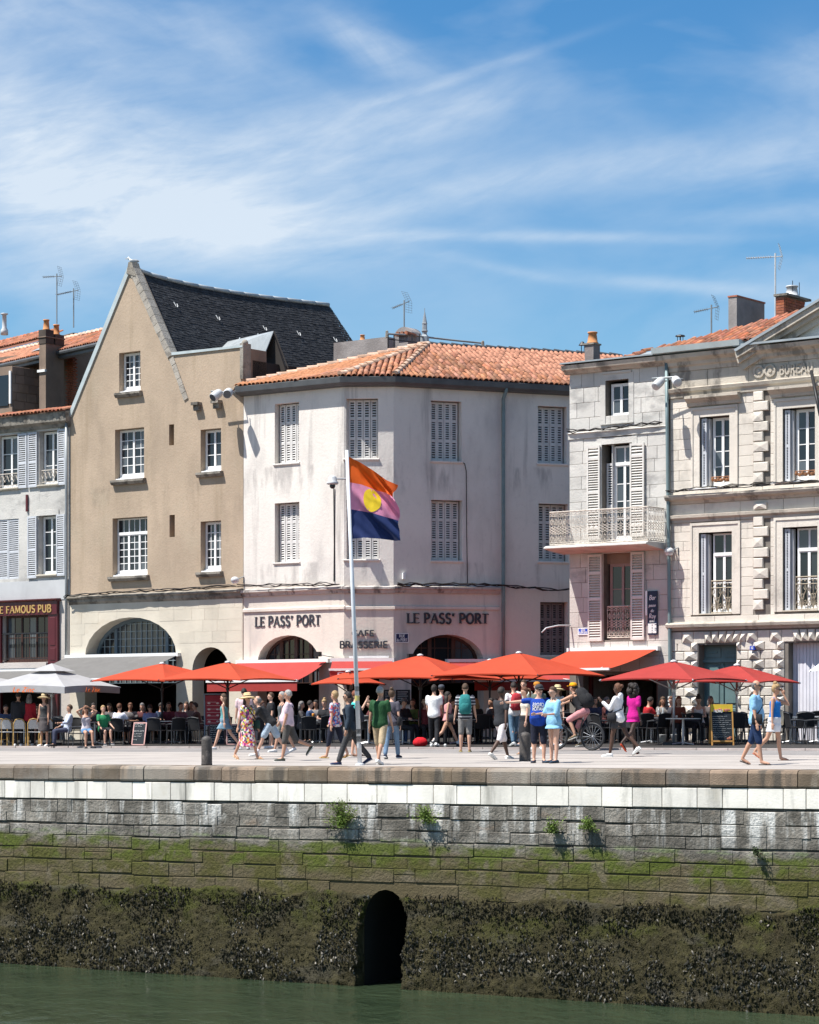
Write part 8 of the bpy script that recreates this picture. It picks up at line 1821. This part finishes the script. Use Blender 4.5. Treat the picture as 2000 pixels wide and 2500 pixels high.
person('fair woman in cream top and black skirt with hair tied back', 1283, 96.5, 1.67, 200, 'f', 'l', ('pony', 'auburn'), ('crop', (.66, .60, .50)), ('skirt', BLK, .42, .19, .22), shoes=((.36, .24, .14), 'sandal'), L=(6, 0), R=(-8, 6), aL=(4, 6, 8), aR=(-2, 6, 6), hp=10)
person('person in an orange and grey cap behind the man pointing', 1311, 90, 1.80, 270, 'm', 'l', ('short', 'brown'), ('tee', (.10, .12, .10)), ('shorts', (.1, .1, .1)), hat=('cap', (.45, .19, .03)))
person('man in blue lettered t-shirt and dark cap pointing left', 1316, 107.5, 1.75, 262, 'm', 'l', ('short', 'grey'), ('tee', (.012, .050, .30)), ('long', (.018, .020, .032)), shoes=((.03, .035, .055), 'dark'), L=(2, 0), R=(-2, 0), aL=(4, 6, 8), aR=(62, 78, 6), glasses=1, hat=('cap', (.05, .05, .055)), belly=.10, fat=1.06, hy=-32, extra=tee_print)
person('short haired woman with glasses in a pale blue tunic dress', 1352, 108, 1.70, 215, 'f', 'l', ('short', 'brown'), dress=((.22, .44, .62), .80, .235, .20, 1.1), shoes=((.03, .05, .08), 'dark'), L=(2, 0), R=(-2, 0), aL=(20, 6, 66, .1), aR=(24, 6, 62, .1), glasses=2, fat=1.16, hp=6)
person('person in a straw hat half hidden behind the blue dress', 1362, 87, 1.66, 250, 'f', 'l', ('mid', 'brown'), ('tee', (.45, .42, .38)), ('skirt', (.3, .05, .06), .5, .2, .22), hat=('straw', (.55, .45, .25)))
person('woman in a white hooded jacket with bare legs walking left', 1509, 101.5, 1.76, 150, 'f', 'd', ('short', 'red') if 0 else ('lowbun', 'auburn'), ('hoodie', (.72, .71, .72)), ('short', (.05, .05, .055)), shoes=(WHITE, 'high'), L=(14, 6), R=(-26, 20), aL=(26, 8, 108), aR=(0, 8, 10), bags=(('cross', BLK, 'small black quilted bag against the white hoodie', -1, .06),))
person('woman in magenta dress with big black curls walking right in heels', 1548, 98.5, 1.74, 40, 'f', 'k', ('afro', 'dark'), dress=((.48, .012, .21), .80, .185, .18, .6), shoes=((.50, .07, .03), 'heel'), L=(12, 4), R=(-28, 26), aL=(6, 8, 14), aR=(-8, 8, 16), fat=1.04)
person('man in a sky blue t-shirt and navy shorts with flip-flops', 1845, 114, 1.80, 340, 'm', 'm', ('fringe', 'dgrey'), ('loose', (.24, .46, .68)), ('long', (.015, .032, .085)), shoes=((.035, .03, .03), 'flip'), L=(-14, 14), R=(12, 4), aL=(0, 8, 8), aR=(4, 8, 8), glasses=1, belly=.06, hy=10, bags=(('cross', BLK, 'black shoulder bag on the man in sky blue', 1, .08),))
person('blond woman in blue tank top and white shorts touching her face', 1892, 109.5, 1.70, 335, 'f', 'm', ('bun', 'blond'), ('tank', (.015, .16, .50)), ('skirt', (.68, .68, .72), .66, .19, .165), shoes=((.35, .10, .05), 'sandal'), L=(8, 2), R=(-20, 24), aL=(66, 14, 138, .35), aR=(-2, 8, 6), glasses=1, hp=10, fat=1.06, bags=(('tote', (.60, .52, .38), 'pale tote bag on the shoulder of the blond woman', -1),))
# the cyclist
bp_ = ground_at(1404, 92.5); ba = radians(146); bike = E('bicycle', bp_, 'dark bicycle ridden left by the man in the yellow cap', 'bicycle'); bf = Vector((cos(ba), sin(ba), 0)); br_ = Vector((sin(ba), -cos(ba), 0))
BP = lambda x, y, z: bp_ + br_ * x + bf * y + Vector((0, 0, z)); WR = .37
for yy in (-.53, .57):
    w_ = MB(); w_.lathe(BP(0, yy, WR), [(.02, -.02), (.028, 0), (.02, .02)], 8, br_); wo = w_.obj('wheel', m_alu, bike); c = BP(0, yy, WR); ring_ = lambda r, n=32: [c + bf * (r * cos(2 * pi * i / n)) + Vector((0, 0, r * sin(2 * pi * i / n))) for i in range(n + 1)]
    MB().tube(ring_(WR - .026), .027, 7, False).obj('tyre', m_black, wo, True); MB().tube(ring_(WR - .06), .012, 5, False).obj('rim', m_dgrey, wo)
    for i in range(16): a = 2 * pi * i / 16; MB().tube([c, c + bf * ((WR - .06) * cos(a)) + Vector((0, 0, (WR - .06) * sin(a)))], .0035, 3).obj('spoke', m_alu, wo)
b = MB(); bb_, st_, hd, hb = BP(0, -.09, .30), BP(0, -.24, .82), BP(0, .40, .86), BP(0, .36, .68)
for p, q, r in ((bb_, st_, .020), (st_, hd, .020), (bb_, hb, .026), (hd, hb, .024)): b.tube([p, q], r, 7)
for sd in (-.06, .06): b.tube([bb_, BP(sd, -.53, WR)], .012, 5); b.tube([st_, BP(sd, -.53, WR)], .010, 5); b.tube([hb, BP(sd, .42, .64), BP(sd, .57, WR)], .016, 6)
b.obj('frame', M('bike_black_paint', (.02, .024, .026), .35, .1, 4., spec=.5), bike); MB().tube([st_, BP(0, -.265, .95)], .015, 6).obj('seat_post', m_alu, bike)
b = MB(); b.ell(BP(0, -.28, .97), (.075, .13, .03), 12, 6, (br_, bf, Vector((0, 0, 1)))); b.obj('saddle', m_black, bike, True)
MB().tube([hd, BP(0, .44, 1.00), BP(-.30, .38, 1.05)], .013, 6).obj('handlebar', m_black, bike); MB().tube([BP(0, .44, 1.00), BP(.30, .38, 1.05)], .013, 6).obj('handlebar', m_black, bike)
b = MB(); b.lathe(BP(.06, -.09, .30), [(.09, 0), (.09, .008)], 16, br_); b.obj('chainring', m_alu, bike)
for sg, dy, dz_ in ((1, .06, -.16), (-1, -.06, .16)): b = MB(); b.tube([BP(.08 * sg, -.09, .30), BP(.10 * sg, -.09 + dy, .30 + dz_)], .011, 5); o = b.obj('crank', m_alu, bike); MB().hexa([BP(.10 * sg + x * sg, -.09 + dy + y, .30 + dz_ + z) for z in (-.012, .012) for x, y in ((0, -.05), (.10, -.05), (.10, .05), (0, .05))]).obj('pedal', m_black, o)
person('cyclist in yellow cap, black vest and pink shorts riding left', 1404, 92.5, 1.80, 146, 'm', 'm', ('short', 'dark'), ('tank', BLK), ('long', (.56, .25, .26)), shoes=((.14, .11, .07), 'low'), L=(62, 88), R=(32, 46), aL=(66, 12, 8), aR=(66, 12, 8), lean=34, hp=-4, hat=('cap', (.72, .30, .01)), hipz=1.045, at=BP(0, -.27, 0), bags=(('backpack', (.024, .024, .026), 'big black backpack on the cyclist', 1.2),))
# red bag on the ground
rb = ground_at(1026, 84.5); b = MB(); b.ell(rb + Vector((0, 0, .10)), (.21, .16, .17), 14, 8)
for i, p in enumerate(b.v): v = Vector(p); b.v[i] = tuple(v + (v - rb) * .12 * mnoise.noise(v * 7)) if v.z > rb.z + .03 else (v.x, v.y, rb.z + .002)
b.obj('bag', cloth((.50, .012, .02)), None, True, 'soft red bag lying on the ground by the grey table', 'bag', loc=rb)
# at the tables
SIT = dict(shoes=((.05, .045, .045), 'dark'), L=(86, 80), R=(84, 86), seat=True, vox=.021)
def sitter(label, px, s, face, sex, skin, hair, top, bot, H=1.70, **kw):
    p = ground_at(px, s, .957); d = dict(SIT); d.update(kw); person(label, px, s, H, face, sex, skin, hair, top, bot, at=p, **d)
    if kw.get('chair', 1): pass
sitter('man in a light blue shirt sitting sideways under the grey parasol', 165, 79, 200, 'm', 'm', ('short', 'brown'), ('shirt', (.46, .50, .60)), ('trousers', (.05, .055, .09)), aL=(30, 10, 60), aR=(20, 10, 40), lean=-8)
sitter('sunbathing woman with both hands behind her head', 211, 80.5, 290, 'f', 'm', ('mid', 'auburn'), ('tank', (.45, .40, .42)), ('short', (.10, .20, .34)), aL=(140, 40, 60, 2.0), aR=(140, 40, 60, 2.0), glasses=1, lean=-10, hp=-10)
sitter('blond child in a green and yellow jersey on a terrace chair', 252, 80, 300, 'm', 'l', ('short', 'blond'), ('tee', (.03, .22, .09)), ('shorts', BLK), H=1.58, aL=(20, 6, 40), aR=(20, 6, 40), shoes=((.05, .05, .06), 'low'))
sitter('man in white t-shirt seen from behind on a dark chair', 290, 78.5, 60, 'm', 'm', ('short', 'auburn'), ('tee', (.66, .66, .74)), ('shorts', BLK), aL=(10, 20, 70), aR=(30, 25, 60), lean=4)
sitter('seated person in blue shirt bent low behind the leaning chalkboard', 368, 77.5, 100, 'm', 'm', ('short', 'dark'), ('tee', (.22, .26, .44)), ('shorts', (.05, .06, .08)), lean=24, hp=20)
sitter('brown shirted man with glasses leaning over the table', 487, 78.5, 185, 'm', 'm', ('short', 'dark'), ('shirt', (.10, .055, .05)), ('trousers', BLK), aL=(46, 8, 30), aR=(46, 8, 34), lean=14, glasses=1)
sitter('person in dark red at the left shaded table', 412, 76.5, 270, 'f', 'm', ('mid', 'dark'), ('tee', (.12, .03, .05)), ('trousers', BLK), aL=(30, 8, 60), aR=(30, 8, 60))
sitter('dark haired person in mauve in the shade of the leftmost red parasol', 436, 77, 320, 'm', 'm', ('short', 'dark'), ('tee', (.20, .09, .12)), ('trousers', BLK), aL=(40, 8, 50), aR=(40, 8, 50), lean=10)
sitter('person in pale grey in the shade at the back of the left arcade', 455, 75, 255, 'f', 'l', ('mid', 'brown'), ('tee', (.20, .19, .19)), ('trousers', BLK), aL=(30, 8, 60), aR=(30, 8, 60))
sitter('woman with dark glasses between the cane chairs', 92, 76, 280, 'f', 'l', ('mid', 'dark'), ('tee', (.06, .06, .07)), ('short', (.10, .10, .12)), glasses=1)
sitter('person in shade behind the leftmost cane chairs', 14, 75, 290, 'm', 'm', ('short', 'dark'), ('tee', (.05, .07, .13)), ('trousers', BLK))
person('person in a red jacket standing at the left terrace', 72, 74, 1.68, 90, 'f', 'l', ('mid', 'dgrey'), ('jacket', (.34, .02, .03)), ('trousers', BLK), vox=.021)
person('waiter in black standing left of the red jacket', 45, 74, 1.74, 80, 'm', 'm', ('short', 'dark'), ('jacket', (.02, .02, .025)), ('trousers', BLK), vox=.021)
person('woman in a straw hat standing under the grey parasol', 108, 75, 1.66, 250, 'f', 'm', ('long', 'brown'), ('tank', (.05, .05, .05)), ('skirt', (.08, .07, .07), .5, .2, .2), hat=('straw', (.50, .38, .22)), vox=.021)
sitter('blond waitress in black behind the beer glass', 793, 80, 250, 'f', 'l', ('bun', 'blond'), ('tee', BLK), ('trousers', BLK), hp=14, aL=(30, 8, 50), aR=(30, 8, 50), H=1.8)
sitter('person in dark blue behind the beer glass', 757, 80.5, 10, 'm', 'l', ('short', 'dark'), ('tee', (.05, .08, .16)), ('trousers', BLK), aL=(40, 8, 40), aR=(40, 8, 40))
sitter('man in a grey flat cap talking at the grey table', 986, 84.5, 320, 'm', 'm', ('short', 'dark'), ('jacket', (.022, .022, .025)), ('trousers', BLK), hat=('cap', (.10, .10, .105)), H=1.78, aL=(20, 8, 60), aR=(30, 8, 60))
sitter('smiling woman in a green top at the grey table', 1008, 84, 255, 'f', 'm', ('mid', 'dark'), ('long', (.09, .14, .04)), ('jeans', (.06, .09, .17)), H=1.74, aL=(24, 12, 60, .3), aR=(30, 10, 60, .3))
sitter('person in a cream bucket hat and dark red top', 1038, 84.5, 280, 'f', 'l', ('mid', 'brown'), ('tee', (.14, .03, .035)), ('trousers', BLK), hat=('bucket', (.44, .38, .26)), H=1.72, glasses=1)
sitter('fair haired person in black resting an arm at the table', 1164, 84.5, 100, 'f', 'l', ('mid', 'blond'), ('tee', BLK), ('trousers', BLK), lean=10, aR=(60, 20, 30))
sitter('seated person in dark grey beyond the white shorts', 1200, 83, 210, 'm', 'm', ('short', 'dark'), ('tee', (.06, .06, .07)), ('trousers', BLK))
sitter('man in red with a white collar reading at the table', 1578, 88.5, 20, 'm', 'm', ('short', 'dark'), ('tee', (.32, .015, .02)), ('trousers', BLK), lean=8, hp=24, aL=(40, 8, 50), aR=(40, 8, 50))
sitter('red haired woman in dark top beside the pale parasol pole', 1657, 90, 280, 'f', 'l', ('mid', 'red'), ('tee', (.20, .06, .04)), ('trousers', BLK), hp=10)
sitter('woman with a dark topknot bending over the pedestal table', 1706, 90.5, 260, 'f', 'l', ('bun', 'dark'), ('tank', (.62, .58, .56)), ('trousers', BLK), hp=26, H=1.76, aL=(30, 10, 60, .3), aR=(30, 10, 60, .3))
sitter('person in black in the shade before the dark shopfront', 1540, 87, 200, 'm', 'd', ('short', 'dark'), ('tee', (.03, .03, .035)), ('trousers', BLK))
sitter('person in navy at the back table before the dark shopfront', 1452, 86, 300, 'm', 'm', ('short', 'dark'), ('tee', (.03, .035, .07)), ('trousers', BLK))
rbp = random.Random(12); SHD = ((.05, .05, .06), (.10, .09, .09), (.16, .15, .15), (.09, .03, .03), (.04, .06, .10), (.22, .20, .18))
for i, px in enumerate((228, 268, 318, 348, 392, 468, 640, 735, 772, 905, 945, 1070, 1105, 1212, 1425, 1480, 1500, 1618, 1640, 1735)):
    sitter('person sitting half seen in the deep shade of the rear terrace', px, (70.5 + px * .0098) + 2.5 * rbp.random(), rbp.uniform(180, 360), 'mf'[i % 2], 'lmt'[i % 3], (('short', 'mid')[i % 2], ('dark', 'brown', 'auburn', 'dgrey')[i % 4]), ('tee', SHD[i % 6]), ('trousers', BLK), vox=.026, H=1.64 + .12 * rbp.random(), aL=(36, 10, 55), aR=(30, 10, 60), hp=rbp.uniform(0, 14), group='people in the shade of the terraces')
# settle the bodies and clothes into single skins
bpy.context.view_layer.update(); _dg = bpy.context.evaluated_depsgraph_get(); _new = [(o, bpy.data.meshes.new_from_object(o.evaluated_get(_dg))) for o in REMESH]
for o, me in _new: o.modifiers.clear(); o.data = me; me.name = o.name; me.polygons.foreach_set('use_smooth', [True] * len(me.polygons))
